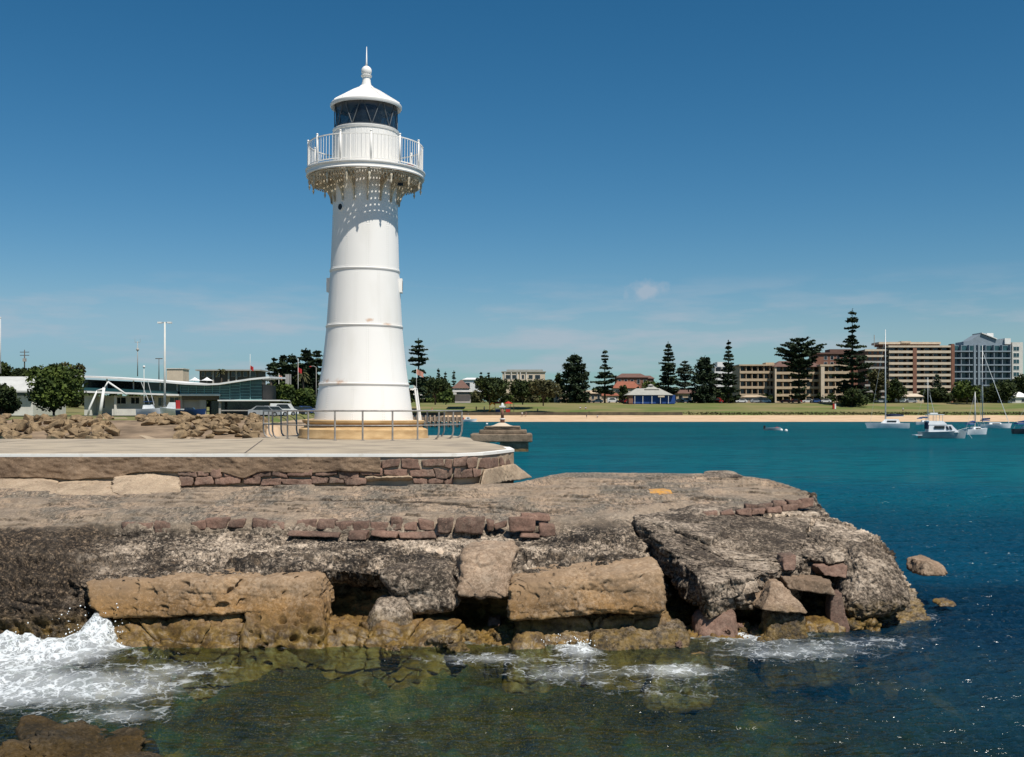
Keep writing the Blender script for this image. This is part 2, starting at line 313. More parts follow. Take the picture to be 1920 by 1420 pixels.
# ================================================================ ROCK SHELF (terrain under the lighthouse)
def station(A0, A1, A2, A3, A4, A5, A6, A7, A8, A9, back=None, under=None):
    a0 = np.array(A0); bk = np.array(back) if back is not None else a0 + (0, 1.5, -2.6)
    a9 = np.array(A9); un = np.array(under) if under is not None else a9 + (0, -1.0, -2.2)
    return np.array([bk, A0, A1, A2, A3, A4, A5, A6, A7, A8, A9, un])
def std(px, w=0.0, y2=978, y3=1008, y4=1045, y5=1085, d5=17.25, d6=17.7, y7=1150, d7=17.3, y8=1178, d8=17.0, y9=1212, d9=16.8, a0=27.2):
    return station(D(px, 906, a0), Z(px, 940, 1.72), Z(px, y2, 1.56), D(px, y3, 19.9), D(px, y4, 18.5), D(px, y5, d5), D(px, y5 + 14, d6), D(px, y7, d7), D(px, y8, d8), D(px, y9, d9))
ST = []
def left(px): return station(D(px, 906, 27.2), Z(px, 945, 1.72), Z(px, 985, 1.5), D(px, 1010, 19.2), D(px, 1045, 18.3), D(px, 1080, 17.6), D(px, 1110, 17.2), D(px, 1145, 16.9), D(px, 1175, 16.7), D(px, 1215, 16.4))
ST += [left(-700), left(-300), left(0), left(110)]
ST.append(std(215, y2=978, y3=1008, y5=1095, d5=17.0, d6=17.3, y7=1160, d7=17.2, y8=1180, d8=17.05, y9=1200, d9=16.9))
ST.append(std(330, y5=1080))
ST.append(std(450, y5=1083))
ST.append(std(570, y5=1080, d6=17.8, y9=1222))
ST.append(std(625, y4=1040, y5=1072, d5=17.6, d6=18.7, y7=1140, d7=18.2, y8=1178, d8=17.2, y9=1218))
ST.append(std(700, y4=1042, y5=1078, d5=17.4, d6=18.5, y7=1135, d7=17.9, y8=1175, d8=17.2, y9=1222))
ST.append(std(800, y5=1080, d5=17.2, d6=17.6, y7=1150, d7=17.4, y8=1175, d8=17.1, y9=1222))
ST.append(std(880, y5=1080, d5=17.6, d6=18.6, y7=1160, d7=18.5, y8=1185, d8=17.4, y9=1212, d9=16.9))
ST.append(std(960, y2=970, y5=1078, d5=17.7, d6=18.3, y7=1160, d7=17.8, y8=1180, d8=17.2, y9=1212))
ST.append(station(Z(1060, 886, 1.8), Z(1060, 920, 1.77), Z(1060, 965, 1.60), D(1060, 1000, 19.9), D(1060, 1040, 18.6), D(1060, 1082, 17.5), D(1060, 1095, 17.9), D(1060, 1160, 17.6), D(1060, 1182, 17.2), D(1060, 1215, 16.7)))
ST.append(station(Z(1170, 886, 1.8), Z(1170, 920, 1.78), Z(1170, 955, 1.66), D(1170, 995, 19.9), D(1170, 1030, 18.8), D(1190, 1058, 17.9), D(1195, 1080, 18.5), D(1195, 1150, 18.2), D(1190, 1180, 17.3), D(1190, 1218, 16.8)))
ST.append(station(Z(1270, 887, 1.8), Z(1270, 920, 1.78), Z(1265, 948, 1.70), D(1265, 1030, 20.6), D(1265, 1085, 19.8), D(1265, 1125, 19.4), D(1280, 1145, 19.2), D(1290, 1160, 18.8), D(1290, 1180, 18.0), D(1290, 1200, 17.2)))
ST.append(station(Z(1360, 889, 1.81), Z(1360, 917, 1.78), Z(1365, 948, 1.68), D(1365, 968, 21.2), D(1370, 1020, 20.4), D(1375, 1080, 19.8), D(1380, 1120, 19.4), D(1385, 1160, 18.9), D(1390, 1180, 18.3), D(1390, 1205, 17.3)))
ST.append(station(Z(1440, 899, 1.80), Z(1445, 920, 1.76), Z(1450, 938, 1.70), D(1455, 962, 21.4), D(1460, 1010, 20.6), D(1470, 1065, 20.0), D(1475, 1110, 19.6), D(1480, 1150, 19.1), D(1485, 1175, 18.6), D(1490, 1200, 17.6)))
ST.append(station(Z(1515, 922, 1.78), Z(1520, 928, 1.75), Z(1524, 935, 1.71), D(1530, 962, 21.3), D(1545, 1005, 20.8), D(1560, 1055, 20.2), D(1565, 1100, 19.7), D(1568, 1145, 19.2), D(1570, 1170, 18.8), D(1575, 1195, 18.0)))
ST.append(station(Z(1521, 927, 1.77), Z(1524, 933, 1.74), Z(1527, 940, 1.70), D(1545, 966, 21.6), D(1590, 992, 21.2), D(1625, 1020, 20.6), D(1640, 1070, 19.9), D(1650, 1110, 19.4), D(1655, 1150, 18.9), D(1655, 1188, 18.3)))
e_ = station(Z(1524, 931, 1.74), Z(1527, 938, 1.7), Z(1532, 948, 1.65), D(1553, 966, 22.0), D(1605, 992, 21.6), D(1648, 1020, 21.0), D(1685, 1060, 20.2), D(1715, 1100, 19.6), D(1732, 1135, 19.1), D(1738, 1168, 18.7))
ST.append(e_); ST.append(e_ + np.array([-0.1, 1.6, -1.1])); ST.append(e_ + np.array([-0.4, 3.2, -3.0]))
ST = np.array(ST)                     # stations x rows x 3
rows_n = [10, 150, 110, 26, 46, 46, 24, 48, 34, 34, 26]
def cat_interp(P, n_total, w):
    """Catmull-Rom like (centripetal-free) interpolation along axis 0 with spacing by length w"""
    s = np.concatenate([[0], np.cumsum(w)]); t = np.linspace(0, s[-1], n_total); k = np.clip(np.searchsorted(s, t, 'right') - 1, 0, len(P) - 2)
    u = ((t - s[k]) / (s[k + 1] - s[k])).reshape((-1,) + (1,) * (P.ndim - 1))
    p0 = P[np.maximum(k - 1, 0)]; p1 = P[k]; p2 = P[k + 1]; p3 = P[np.minimum(k + 2, len(P) - 1)]
    lin = p1 * (1 - u) + p2 * u; m1 = (p2 - p0) * 0.5; m2 = (p3 - p1) * 0.5
    h = (2 * u ** 3 - 3 * u ** 2 + 1) * p1 + (u ** 3 - 2 * u ** 2 + u) * m1 + (-2 * u ** 3 + 3 * u ** 2) * p2 + (u ** 3 - u ** 2) * m2
    return 0.55 * lin + 0.45 * h
wst = np.linalg.norm(ST[1:, 6] - ST[:-1, 6], axis=1); NCOL = 900
G = cat_interp(ST, NCOL, np.maximum(wst, 0.35))     # NCOL x 12 x 3
rowsP = []; rowt = []
for k, n in enumerate(rows_n):
    u = np.linspace(0, 1, n, endpoint=False)[None, :, None]
    rowsP.append(G[:, k:k + 1] * (1 - u) + G[:, k + 1:k + 2] * u); rowt.append(k + u[0, :, 0])
rowsP.append(G[:, -1:]); rowt.append([len(rows_n)])
S = np.concatenate(rowsP, 1); T = np.concatenate(rowt); nc_, nr_ = S.shape[:2]
# smooth the kinks a little along the rows direction
for _ in range(5): S[:, 1:-1] = 0.5 * S[:, 1:-1] + 0.25 * (S[:, :-2] + S[:, 2:])
def gnormal(S):
    a = np.gradient(S, axis=0); b = np.gradient(S, axis=1); n = np.cross(a, b); n /= np.linalg.norm(n, axis=2)[..., None] + 1e-9; return n
NR = gnormal(S); 
if NR[400, 200, 2] < 0: NR = -NR
for _ in range(14):
    NR[1:-1] = (NR[:-2] + NR[2:] + NR[1:-1]) / 3; NR[:, 1:-1] = (NR[:, :-2] + NR[:, 2:] + NR[:, 1:-1]) / 3
NR /= np.linalg.norm(NR, axis=2)[..., None]
P = S.reshape(-1, 3); nn = NR.reshape(-1, 3); TT = np.tile(T, nc_); 
pxs = P[:, 0] / P[:, 1] * F + CX
rough = np.interp(TT, [0, 1, 2.6, 3, 4, 4.5, 6, 7, 8, 9, 10, 11], [.2, .10, .12, .2, .35, .9, 1.0, 1.0, .8, .7, .8, 1])
rough = rough * (1 + 0.5 * ss(230, 60, pxs) * ss(2.6, 3.6, TT))
big = fbm(P, 0.9, 3, 0.5); mid = fbm(P * (1, 1, 1.6), 2.6, 4, 0.55, ridge=True); fine = fbm(P, 9, 4, 0.65)
f1, f2, idn = voro(P * (0.55, 0.8, 1.2) + 0.15 * np.stack([fine, mid, big], -1), 1.0)
f1b, f2b, idb = voro(P + 0.05 * mid[:, None], 4.2)
f1c, f2c, idc = voro(P, 13.0)
d = rough * (0.08 * big + 0.13 * (mid - 0.2) + 0.060 * fine + 0.10 * (idn - 0.5) - 0.07 * ss(0.10, 0.0, f2 - f1) + 0.045 * (idb - 0.5) - 0.03 * ss(.12, 0, f2b - f1b) + 0.028 * (0.45 - f1c))
# layered ledges on the terrace: broken slab edges a few cm high
lay = fbm(P * (0.35, 1.0, 1.0), 0.8, 4, 0.55); terr = ss(1.05, 1.4, TT) * ss(3.2, 2.7, TT)
d += terr * (0.22 * (np.floor(lay * 4.5) / 4.5 + 0.15 * lay) + 0.010 * fbm(P * (1, 2, 1), 6, 4, .7))
# one long joint line across the terrace
P2x = P[:, 0]; crackY = 23.2 - 1.5 * ss(-2, 1.0, P2x) + 0.18 * fbm(np.stack([P2x, P2x * 0, P2x * 0], -1), 1.1, 4)
step = ss(0.07, -0.07, P[:, 1] - crackY) * terr * ss(-6.5, -3.5, P2x) * ss(1.8, 0.6, P2x); d -= 0.055 * step
# pits in the speckled face
pit = voro(P * (1, 1, 1.2) + 0.1 * big[:, None], 2.1); d -= 0.12 * ss(0.30, 0.12, pit[0]) * ss(4.2, 5.2, TT) * ss(9.5, 8.5, TT) * (pit[2] > 0.45)
P = P + nn * d[:, None]
eg = np.stack([P[:, 0], P[:, 0] * 0 + 3.3, P[:, 0] * 0], -1)
def edge_off(x): x = np.atleast_1d(np.asarray(x, float)); g = np.stack([x, x * 0 + 3.3, x * 0], -1); return .26 * fbm(g, .8, 4, .6)
P[:, 1] += (edge_off(P[:, 0]) + .06 * fbm(eg, 4, 3)) * ss(1.7, 2.4, TT) * ss(5.2, 3.6, TT)
P[:, 2] += .05 * fbm(eg + 7, 1.7, 4, .6) * ss(1.9, 2.5, TT) * ss(4.0, 3.2, TT)
zb_ = (P[:, 2] + .12 * big + .05 * mid) * 7; lib = np.floor(zb_).astype(int); frb = zb_ - lib; ra = _rv[lib & 4095, 1] - .5; rb = _rv[(lib + 1) & 4095, 1] - .5
bm_ = ss(3.1, 4.4, TT) * ss(11, 10.3, TT); P = P + nn * (bm_ * (.13 * (ra + (rb - ra) * ss(.75, 1, frb)) - .06 * np.exp(-((frb - .88) / .07) ** 2)))[:, None]
# colour zones (rock type, weed, dark cracks and ledge lines, dark overhang band)
nz1 = fbm(P, 1.4, 5, 0.6); nz2 = fbm(P + 50, 3.5, 4, 0.65)
speck = ss(2.9, 4.0, TT + 0.6 * nz1) * ss(8.9, 7.6, TT + 0.6 * nz1) + 0.20 * terr * ss(-0.1, 0.5, nz1 + nz2)
speck = np.clip(speck + 0.9 * ss(1250, 1340, pxs) * ss(3.2, 3.9, TT), 0, 1)
dark = ss(300, 120, pxs + 200 * nz1) * ss(2.9, 3.5, TT + 0.4 * nz2) * 0.92
dark = np.maximum(dark, ss(4.5, 5.4, TT + 1.2 * nz1) * ss(7.6, 6.8, TT + nz1) * ss(-0.12, 0.22, nz2 + 0.3 * nz1) * 0.85)  # darker band along the overhang lip and undercut
dark = np.maximum(dark, 0.7 * ss(0.15, 0.4, nz2) * ss(3.2, 4.2, TT) * ss(8, 7, TT))
och = ss(6.9, 7.8, TT + 0.5 * nz1) * (1 - ss(300, 120, pxs + 100 * nz1)) * ss(1480, 1350, pxs)
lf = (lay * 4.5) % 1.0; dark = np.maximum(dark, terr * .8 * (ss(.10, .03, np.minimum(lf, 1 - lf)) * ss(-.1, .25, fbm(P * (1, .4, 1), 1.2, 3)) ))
dark = np.maximum(dark, terr * .85 * ss(.10, .02, np.abs(P[:, 1] - crackY)) * ss(-6.5, -4.5, P2x) * ss(1.8, .6, P2x))
zone = np.stack([speck, dark, och, ss(3.4, 2.9, TT)], -1)
shelf = npmesh('rock_shelf', P, grid_faces(nc_, nr_), M['rock'], None, True, {'zone': zone}); tag(shelf, kind='structure')
SH = P.reshape(nc_, nr_, 3)
k9 = int(np.argmin(np.abs(T - 9.6))); shore = SH[:, k9, :2]       # where the rock meets the sea

# ---- concrete patches, paint and shell-sand smears on the terrace are loose, each a thin worn skin on the rock
# ---- big blocks and boulders (front quads read off at their distances)
px_block('sandstone_block', [(150, 1092, 17.0), (598, 1083, 16.95), (604, 1150, 16.7), (175, 1165, 16.6)], 1.0, M['sand_rock'], 'long smooth ochre sandstone block with pits lying left of the dark cave', res=.022, r=.28, amp=.12, fine=.05, ns=1.5, rise=.05, seed=1, maxn=200, chip=.03, pits=.10, bed=.035)
px_block('sandstone_block', [(455, 1140, 16.75), (605, 1122, 16.75), (612, 1190, 16.4), (450, 1222, 16.25)], .8, M['sand_rock'], 'pitted honeycombed sandstone block below the right end of the long block', res=.016, r=.25, amp=.05, chip=.03, fine=.02, ns=2.5, rise=.03, seed=2, maxn=140, pits=.13)
px_block('sandstone_block', [(955, 1098, 16.9), (1246, 1070, 16.9), (1250, 1150, 16.7), (950, 1168, 16.55)], 1.1, M['sand_rock'], 'smooth ochre sandstone block with rust stain beside the black gap', res=.02, r=.28, amp=.11, fine=.05, ns=1.5, rise=.10, seed=3, maxn=180, chip=.03, pits=.05, bed=.03)
px_block('rock_ledge', [(165, 1160, 16.85), (455, 1150, 16.8), (458, 1225, 16.2), (200, 1232, 16.0)], .8, M['sand_rock'], 'low yellow weedy ledge at the waterline behind the breaking wave', 'rock', res=.024, r=.35, amp=.13, fine=.04, ns=2.0, seed=4, maxn=150, chip=.06, pits=.05, bed=.12)
px_block('rock_ledge', [(600, 1172, 16.9), (860, 1168, 16.9), (880, 1228, 16.2), (590, 1240, 16.1)], .8, M['sand_rock'], 'low yellow barnacled ledge at the waterline below the dark cave', 'rock', res=.026, r=.5, amp=.11, fine=.035, ns=2.0, seed=5, maxn=150, chip=.07, pits=.04, bed=.13)
px_block('rock_ledge', [(960, 1158, 16.95), (1250, 1140, 17.05), (1290, 1190, 16.6), (980, 1225, 16.2)], .8, M['sand_rock'], 'wet ochre ledge awash with foam under the rust stained block', 'rock', res=.026, r=.5, amp=.06, fine=.03, ns=2.0, seed=6, maxn=130, chip=.05, bed=.10)
px_block('sandstone_boulder', [(862, 1040, 17.6), (972, 1032, 17.7), (950, 1128, 17.0), (852, 1120, 17.0)], .9, M['tan_rock'], 'pale tan boulder overhanging the small water cave', res=.022, r=.3, amp=.10, fine=.03, ns=2.0, seed=7, rise=.1, chip=.05)
px_block('sandstone_boulder', [(700, 1128, 17.1), (762, 1122, 17.1), (792, 1180, 16.7), (655, 1186, 16.7)], .6, M['grey_rock'], 'low grey boulder wedged in the mouth of the dark cave', res=.026, r=.7, amp=.08, fine=.03, ns=2.2, seed=8)
px_block('rock_overhang', [(695, 1070, 17.35), (852, 1060, 17.3), (862, 1152, 17.0), (762, 1160, 17.15)], 1.0, M['grey_rock'], 'dark pitted rock nose hanging over the cave left of the tan boulder', 'rock', res=.026, r=.5, amp=.11, fine=.04, ns=2.4, seed=9, chip=.05)
# the tilted concrete-like conglomerate slab, its left face in shade
def slab_block(name, top4, h, m, label, cat, **kw):
    """top4: BL-front, BR-front, back-right, back-left as points"""
    t = [np.array(p) for p in top4]; b = [p - (0, 0, h) for p in t]
    return tag(block_mesh(name, b + t, m, **kw), label, cat)
slab_block('boulder', [Z(-40, 1440, .16), Z(370, 1440, .02), Z(265, 1368, .02), Z(45, 1334, .10)], .7, M['weed_rock'], 'weed covered brown rock at the bottom left corner of the sea', 'rock', res=.02, r=.6, amp=.24, fine=.06, ns=1.6, seed=38, maxn=140, chip=.06)
slab_block('tilted_slab', [D(1322, 1098, 17.3), D(1500, 1062, 18.4), D(1520, 968, 21.2), D(1183, 966, 20.6)], .55, M['grey_rock'], 'huge tilted conglomerate slab with a black shaded left face', 'rock slab', res=.022, r=.10, amp=.15, fine=.07, ns=2.2, seed=10, maxn=175, chip=.07, bed=.06)
slab_block('tilted_slab', [D(1185, 969, 20.5), D(1330, 1012, 19.2), D(1420, 950, 21.8), D(1300, 945, 22.0)], .40, M['grey_rock'], 'broken wedge of slab lying on top of the big tilted slab', 'rock slab', res=.028, r=.15, amp=.06, fine=.03, ns=1.8, seed=11, chip=.05)
slab_block('tilted_slab', [D(1490, 1045, 18.9), D(1625, 1052, 18.8), D(1630, 1000, 20.8), D(1530, 968, 21.3)], .5, M['grey_rock'], 'rough speckled slab sloping towards the sea beyond the tilted slab', 'rock slab', res=.026, r=.2, amp=.12, fine=.04, ns=2.0, seed=12, chip=.09, bed=.08)
px_block('rounded_rock', [(1600, 1036, 18.5), (1672, 1026, 18.8), (1744, 1152, 17.9), (1594, 1186, 17.3)], 1.7, M['grey_rock'], 'large rounded speckled rock at the seaward tip of the point', 'rock', res=.022, r=.75, amp=.13, fine=.06, ns=2.0, seed=13, maxn=130, chip=.03, lower=False)
for (q, th, m, lb, sd, rr) in [
    ([(1450, 1093, 17.6), (1466, 1092, 17.7), (1518, 1152, 17.1), (1426, 1148, 17.1)], .5, 'tan_rock', 'pointed triangular tan boulder in the rubble hollow', 20, .25),
    ([(1465, 1082, 18.0), (1560, 1092, 17.9), (1566, 1118, 17.8), (1476, 1106, 17.9)], .7, 'tan_rock', 'flat topped brown boulder bridging the rubble hollow', 21, .25),
    ([(1415, 1102, 18.0), (1440, 1098, 18.0), (1436, 1142, 17.7), (1412, 1138, 17.7)], .4, 'tan_rock', 'narrow red brown stone left of the pointed boulder', 22, .3),
    ([(1530, 1062, 18.6), (1592, 1058, 18.6), (1590, 1086, 18.4), (1545, 1082, 18.4)], .6, 'red_stone', 'pink topped stone above the flat topped boulder', 23, .3),
    ([(1545, 1045, 18.8), (1570, 1030, 19.0), (1600, 1050, 18.8), (1552, 1060, 18.7)], .5, 'grey_rock', 'small grey stone tucked under the sloping slab', 24, .4),
    ([(1465, 1042, 18.4), (1496, 1040, 18.4), (1492, 1070, 18.1), (1470, 1072, 18.1)], .4, 'red_stone', 'small reddish stone at the lip of the rubble hollow', 25, .3),
    ([(1560, 1112, 17.9), (1578, 1110, 17.9), (1590, 1160, 17.6), (1555, 1158, 17.6)], .3, 'red_stone', 'upright rust red stone beside the rounded rock', 26, .3),
    ([(1305, 1150, 17.5), (1385, 1146, 17.5), (1370, 1172, 17.2), (1310, 1178, 17.2)], .5, 'red_stone', 'red rounded stone at the waterline below the black gap', 27, .7),
    ([(1330, 1098, 17.6), (1420, 1082, 17.9), (1425, 1112, 17.7), (1325, 1132, 17.3)], .7, 'grey_rock', 'rough dark ledge under the front edge of the tilted slab', 28, .4),
    ([(1440, 1142, 17.4), (1512, 1148, 17.2), (1520, 1172, 17.0), (1436, 1176, 16.9)], .6, 'grey_rock', 'dark barnacled stone under the pointed boulder', 29, .6),
    ([(1110, 1188, 16.5), (1290, 1172, 16.8), (1300, 1196, 16.5), (1105, 1226, 16.0)], .7, 'grey_rock', 'long dark barnacled rock at the waterline right of the foam fan', 30, .5),
    ([(958, 1195, 16.5), (1020, 1192, 16.5), (1035, 1226, 16.0), (950, 1224, 16.0)], .5, 'tan_rock', 'smooth brown hump of rock awash in the foam', 31, .9),
    ([(1510, 1165, 17.6), (1590, 1160, 17.8), (1600, 1188, 17.3), (1505, 1192, 17.1)], .6, 'sand_rock', 'yellow barnacled stone at the waterline left of the rounded rock', 32, .6),
    ([(915, 1160, 17.6), (940, 1158, 17.6), (946, 1180, 17.2), (912, 1180, 17.2)], .3, 'red_stone', 'small red stone in the mouth of the water cave', 33, .6),
    ([(1735, 1056, 19.8), (1760, 1050, 20.2), (1786, 1080, 19.9), (1728, 1083, 19.6)], .9, 'tan_rock', 'lone yellow rock standing in the sea off the point', 34, .6),
    ([(1764, 1127, 19.5), (1788, 1126, 19.6), (1796, 1140, 19.4), (1760, 1140, 19.4)], .4, 'tan_rock', 'tiny pink rock just breaking the surface off the point', 35, .8),
    ([(1225, 1238, 15.9), (1330, 1228, 16.0), (1340, 1252, 15.8), (1210, 1262, 15.6)], .4, 'tan_rock', 'half drowned brown rock with foam in front of the barnacled rock', 36, .9),
    ([(280, 1215, 15.9), (308, 1215, 15.9), (314, 1232, 15.7), (274, 1232, 15.7)], .3, 'grey_rock', 'small dark rock poking through the foam at left', 37, .8),
    ]:
    px_block('boulder', q, th, M[m], lb, res=.022, r=rr, amp=.07, fine=.035, ns=2.6, seed=sd, chip=.04, lower=sd != 35)
px_block('boulder', [(1330, 886, 30.2), (1378, 884, 30.4), (1402, 896, 29.2), (1322, 896, 29.2)], .9, M['grey_rock'], 'low grey rock on the far edge of the terrace', 'rock', res=.05, r=.6, amp=.05, seed=40)

# small wet stones scattered along the foot of the point
sm = [block_mesh('wet_stone', [(-.5, -.4, -.35), (.5, -.4, -.35), (.5, .4, -.35), (-.5, .4, -.35), (-.35, -.3, .25), (.4, -.25, .3), (.35, .3, .25), (-.4, .3, .3)], M[m_], res=.06, r=.5, amp=.22, fine=.06, ns=1.8, seed=80 + i, chip=.15) for i, m_ in enumerate(('sand_rock', 'tan_rock', 'grey_rock', 'red_stone', 'grey_rock'))]
for k in range(85):
    b = sm[k % 5]; o = b if k < 5 else b.copy()
    if k >= 5: col.objects.link(o)
    px = random.choice([random.uniform(560, 960), random.uniform(960, 1320), random.uniform(1300, 1700), random.uniform(1400, 1620)]); i = int(np.argmin(np.abs(shore[:, 0] / shore[:, 1] * F + CX - px))); s_ = random.uniform(.12, .42) * (1 if px < 1300 else 1.15)
    o.location = (float(shore[i, 0]) + random.uniform(-.1, .1), float(shore[i, 1]) - abs(random.gauss(0, .35)) + .15, random.uniform(-.06, .10)); o.rotation_euler = (random.uniform(-.4, .4), random.uniform(-.4, .4), random.uniform(0, 6.28)); o.scale = (s_, s_, s_ * random.uniform(.6, 1))
    tag(o, 'small wet stone lying along the waterline at the foot of the point', 'stone', 'small wet stones along the waterline')

# orange lichen patch draped on the terrace
cL = Z(1240, 921, 1.78); gi_ = np.arange(nc_ * nr_).reshape(nc_, nr_); FF_ = grid_faces(nc_, nr_); pf = P[FF_[:, 0]]
mk = (((pf[:, 0] - cL[0]) / .26) ** 2 + ((pf[:, 1] - cL[1]) / .75) ** 2 + .5 * fbm(pf, 3, 3) < 1) & (pf[:, 2] > 1.3); u_, inv_ = np.unique(FF_[mk], return_inverse=True)
tag(npmesh('lichen_patch', P[u_] + (0, 0, .006), inv_.reshape(-1, 4), mat('orange_lichen', (.50, .25, .05), (.32, .20, .11), rough=.95, scale=6, lo=.4, hi=.6), None, True), 'small orange yellow patch on the terrace near its seaward edge', 'patch')
# ---- courses of squared red stones set in mortar
def stone_course(name, specs, label, m='red_stone', thick=.22, seed=0, parent=None, cat='stonework'):
    V = []; Fs = []; n = 0
    root = thing(name, label, cat, D(*[np.mean([s[i] for s in specs]) for i in (0, 2, 4)])) if label else None
    for i, (x0, x1, y0, y1, d_) in enumerate(specs):
        j = lambda a: random.uniform(-a * 1.6, a * 1.6)
        dl, dr = d_ if isinstance(d_, tuple) else (d_, d_); tl, tr, br, bl = D(x0 + j(2), y0 + j(2), dl + .03), D(x1 + j(2), y0 + j(2), dr + .03), D(x1 + j(2), y1 + j(2), dr - .02), D(x0 + j(2), y1 + j(2), dl - .02)
        if root and i < 99: tl, tr, br, bl = [p_ + (0, edge_off(p_[0])[0] + .0, .01) for p_ in (tl, tr, br, bl)]
        b = np.array([0, thick, 0]); o = block_mesh('tmp', [bl, br, br + b, bl + b, tl, tr, tr + b, tl + b], None, res=.03, r=.18, amp=.06, fine=.02, ns=3.5, seed=seed + i * 1.37, maxn=30)
        if root: o.name = 'stone'; o.data.materials.append(M[m]); o.parent = root; o.matrix_parent_inverse = Matrix.Translation(-root.location); continue
        me = o.data; v = np.empty(len(me.vertices) * 3, np.float32); me.vertices.foreach_get('co', v); f = np.array([tuple(p.vertices) for p in me.polygons])
        V.append(v.reshape(-1, 3)); Fs.append(f + n); n += len(me.vertices); bpy.data.objects.remove(o); bpy.data.meshes.remove(me)
    if root: return root
    o = npmesh(name, np.vstack(V), np.vstack(Fs), M[m], parent, True)
    return o
c1 = [(x0, x1, 977 + random.uniform(-3, 6), 1000 + random.uniform(-7, 1), 20.02) for x0, x1 in [(228, 285), (290, 322), (357, 384), (386, 424), (428, 455), (470, 498), (502, 530), (555, 592), (595, 625), (630, 658), (662, 692), (697, 725), (728, 752), (755, 780), (785, 812), (912, 924), (926, 950)]]
c1 += [(820, 848, 975, 1003, 19.9), (852, 906, 973, 1004, 19.85), (955, 1002, 972, 1000, 19.9), (1012, 1040, 985, 1008, 19.8), (975, 1030, 964, 980, 20.3)]
c1 += [(540, 635, 999, 1009, 19.75), (655, 690, 1000, 1012, 19.75), (695, 745, 1000, 1009, 19.75), (748, 815, 1001, 1011, 19.75), (975, 1012, 1002, 1012, 19.7)]
stone_course('stone_course', c1, 'broken course of red stones running along the front edge of the terrace', seed=3)
stone_course('stone_course', [(1400 + 26 * i + random.uniform(-2, 2), 1423 + 26 * i, 950 - 3.6 * i + random.uniform(-2, 2), 966 - 3.2 * i, 21.6) for i in range(5)] + [(1320 + 30 * i, 1346 + 30 * i, 962 - 2.5 * i, 972 - 2 * i, 21.0) for i in range(6)],
             'short course of red stones at the seaward end of the terrace', seed=9)

# ================================================================ PLATFORM AND ITS WALL
M['concrete'] = mat('pier_concrete', (0.40, 0.33, 0.24), (0.27, 0.225, 0.17), rough=.9, scale=.9, stretch=(1, 1.2, 1), detail=12, bump=.01, bscale=30, lo=.36, hi=.58)
M['white_line'] = mat('white_edge_paint', (0.80, 0.78, 0.72), (0.62, 0.58, 0.50), rough=.7, scale=4, lo=.25, hi=.45)
PZ = 2.55; wd = 26.3
outline = [(-40, wd), (-6, wd), (-2.4, wd), (-1.35, 26.5), (-.75, 27.2), (-.38, 28.2), (0.03, 29.6), (-.10, 31.5), (-.55, 34.5), (-1.35, 38.2), (-1.6, 42), (-2.6, 46.5), (-9.2, 46.5), (-10.2, 40.6), (-40, 40.6)]
o = MB().slab(outline, 1.0, PZ - .003).build('pier_platform', M['concrete']); tag(o, kind='structure')
# expansion joints scored in the deck as thin dark strips
M['dark'] = mat('dark_joint', (0.10, 0.085, 0.07), rough=1)
jm = MB()
for x0, y0, x1, y1 in [(-9.0, 39.5, -6.6, 27.0), (-20, 33, -10.2, 33.2), (-17.5, 40.3, -15.5, 26.8)]:
    w = .02; jm.add([(x0 - w, y0, PZ + .001), (x1 - w, y1, PZ + .001), (x1 + w, y1, PZ + .001), (x0 + w, y0 + .02, PZ + .001)], [(0, 1, 2, 3)])
tag(jm.build('deck_joints', M['dark']), kind='structure')
wall = thing('sea_wall', 'weathered stone and render sea wall with a white painted top edge below the lighthouse', 'wall', (-2, wd, 1.8))
def inroot(o, root): o.parent = root; o.matrix_parent_inverse = Matrix.Translation(-root.location); return o
# coping painted white along the edge
edge = [Vector((x, y, 0)) for x, y in outline[0:8]]; cp = MB()
for i in range(len(edge) - 1):
    a, b = edge[i], edge[i + 1]; t = (b - a).normalized(); n_ = Vector((t.y, -t.x, 0))
    t0 = (edge[i] - edge[i - 1]).normalized() if i else t; t1 = (edge[i + 2] - b).normalized() if i + 2 < len(edge) else t
    na = (n_ + Vector((t0.y, -t0.x, 0))).normalized(); nb = (n_ + Vector((t1.y, -t1.x, 0))).normalized()
    A, B, A2, B2 = a + na * .035, b + nb * .035, a - na * .16, b - nb * .16
    cp.hexa([(A.x, A.y, PZ - .065), (B.x, B.y, PZ - .065), (B2.x, B2.y, PZ - .065), (A2.x, A2.y, PZ - .065), (A.x, A.y, PZ + .004), (B.x, B.y, PZ + .004), (B2.x, B2.y, PZ + .004), (A2.x, A2.y, PZ + .004)])
inroot(cp.build('coping', M['white_line']), wall)
# render panel on the left: a proud skin with a ragged, undercut lower edge
nx, nzv = 700, 26; xs = np.linspace(-40, -3.15, nx); 
low = 1.98 + .10 * fbm(np.stack([xs, xs * 0, xs * 0], -1), .9, 4) + .14 * ss(-9.6, -8.9, xs) * ss(-6.4, -7.0, xs) + .14 * np.interp(xs, [-40, -6.4, -6.1, -3.15], [0, 0, 1, 1.0])
low = np.minimum(low, 2.38); t = np.linspace(0, 1, nzv)
X = np.repeat(xs[:, None], nzv + 8, 1); Zp = np.concatenate([PZ - .067 - (PZ - .067 - low[:, None]) * t[None], np.repeat(low[:, None], 8, 1)], 1)
Yp = np.concatenate([np.full((nx, nzv), wd - .12), wd - .12 + np.linspace(.01, .2, 8)[None].repeat(nx, 0)], 1)
pp = np.stack([X, Yp, Zp], -1).reshape(-1, 3); pp[:, 1] += -.09 * fbm(pp, 1.1, 5, .6) + .03 * fbm(pp, 9, 3); pp[:, 2] += .012 * fbm(pp, 5, 3)
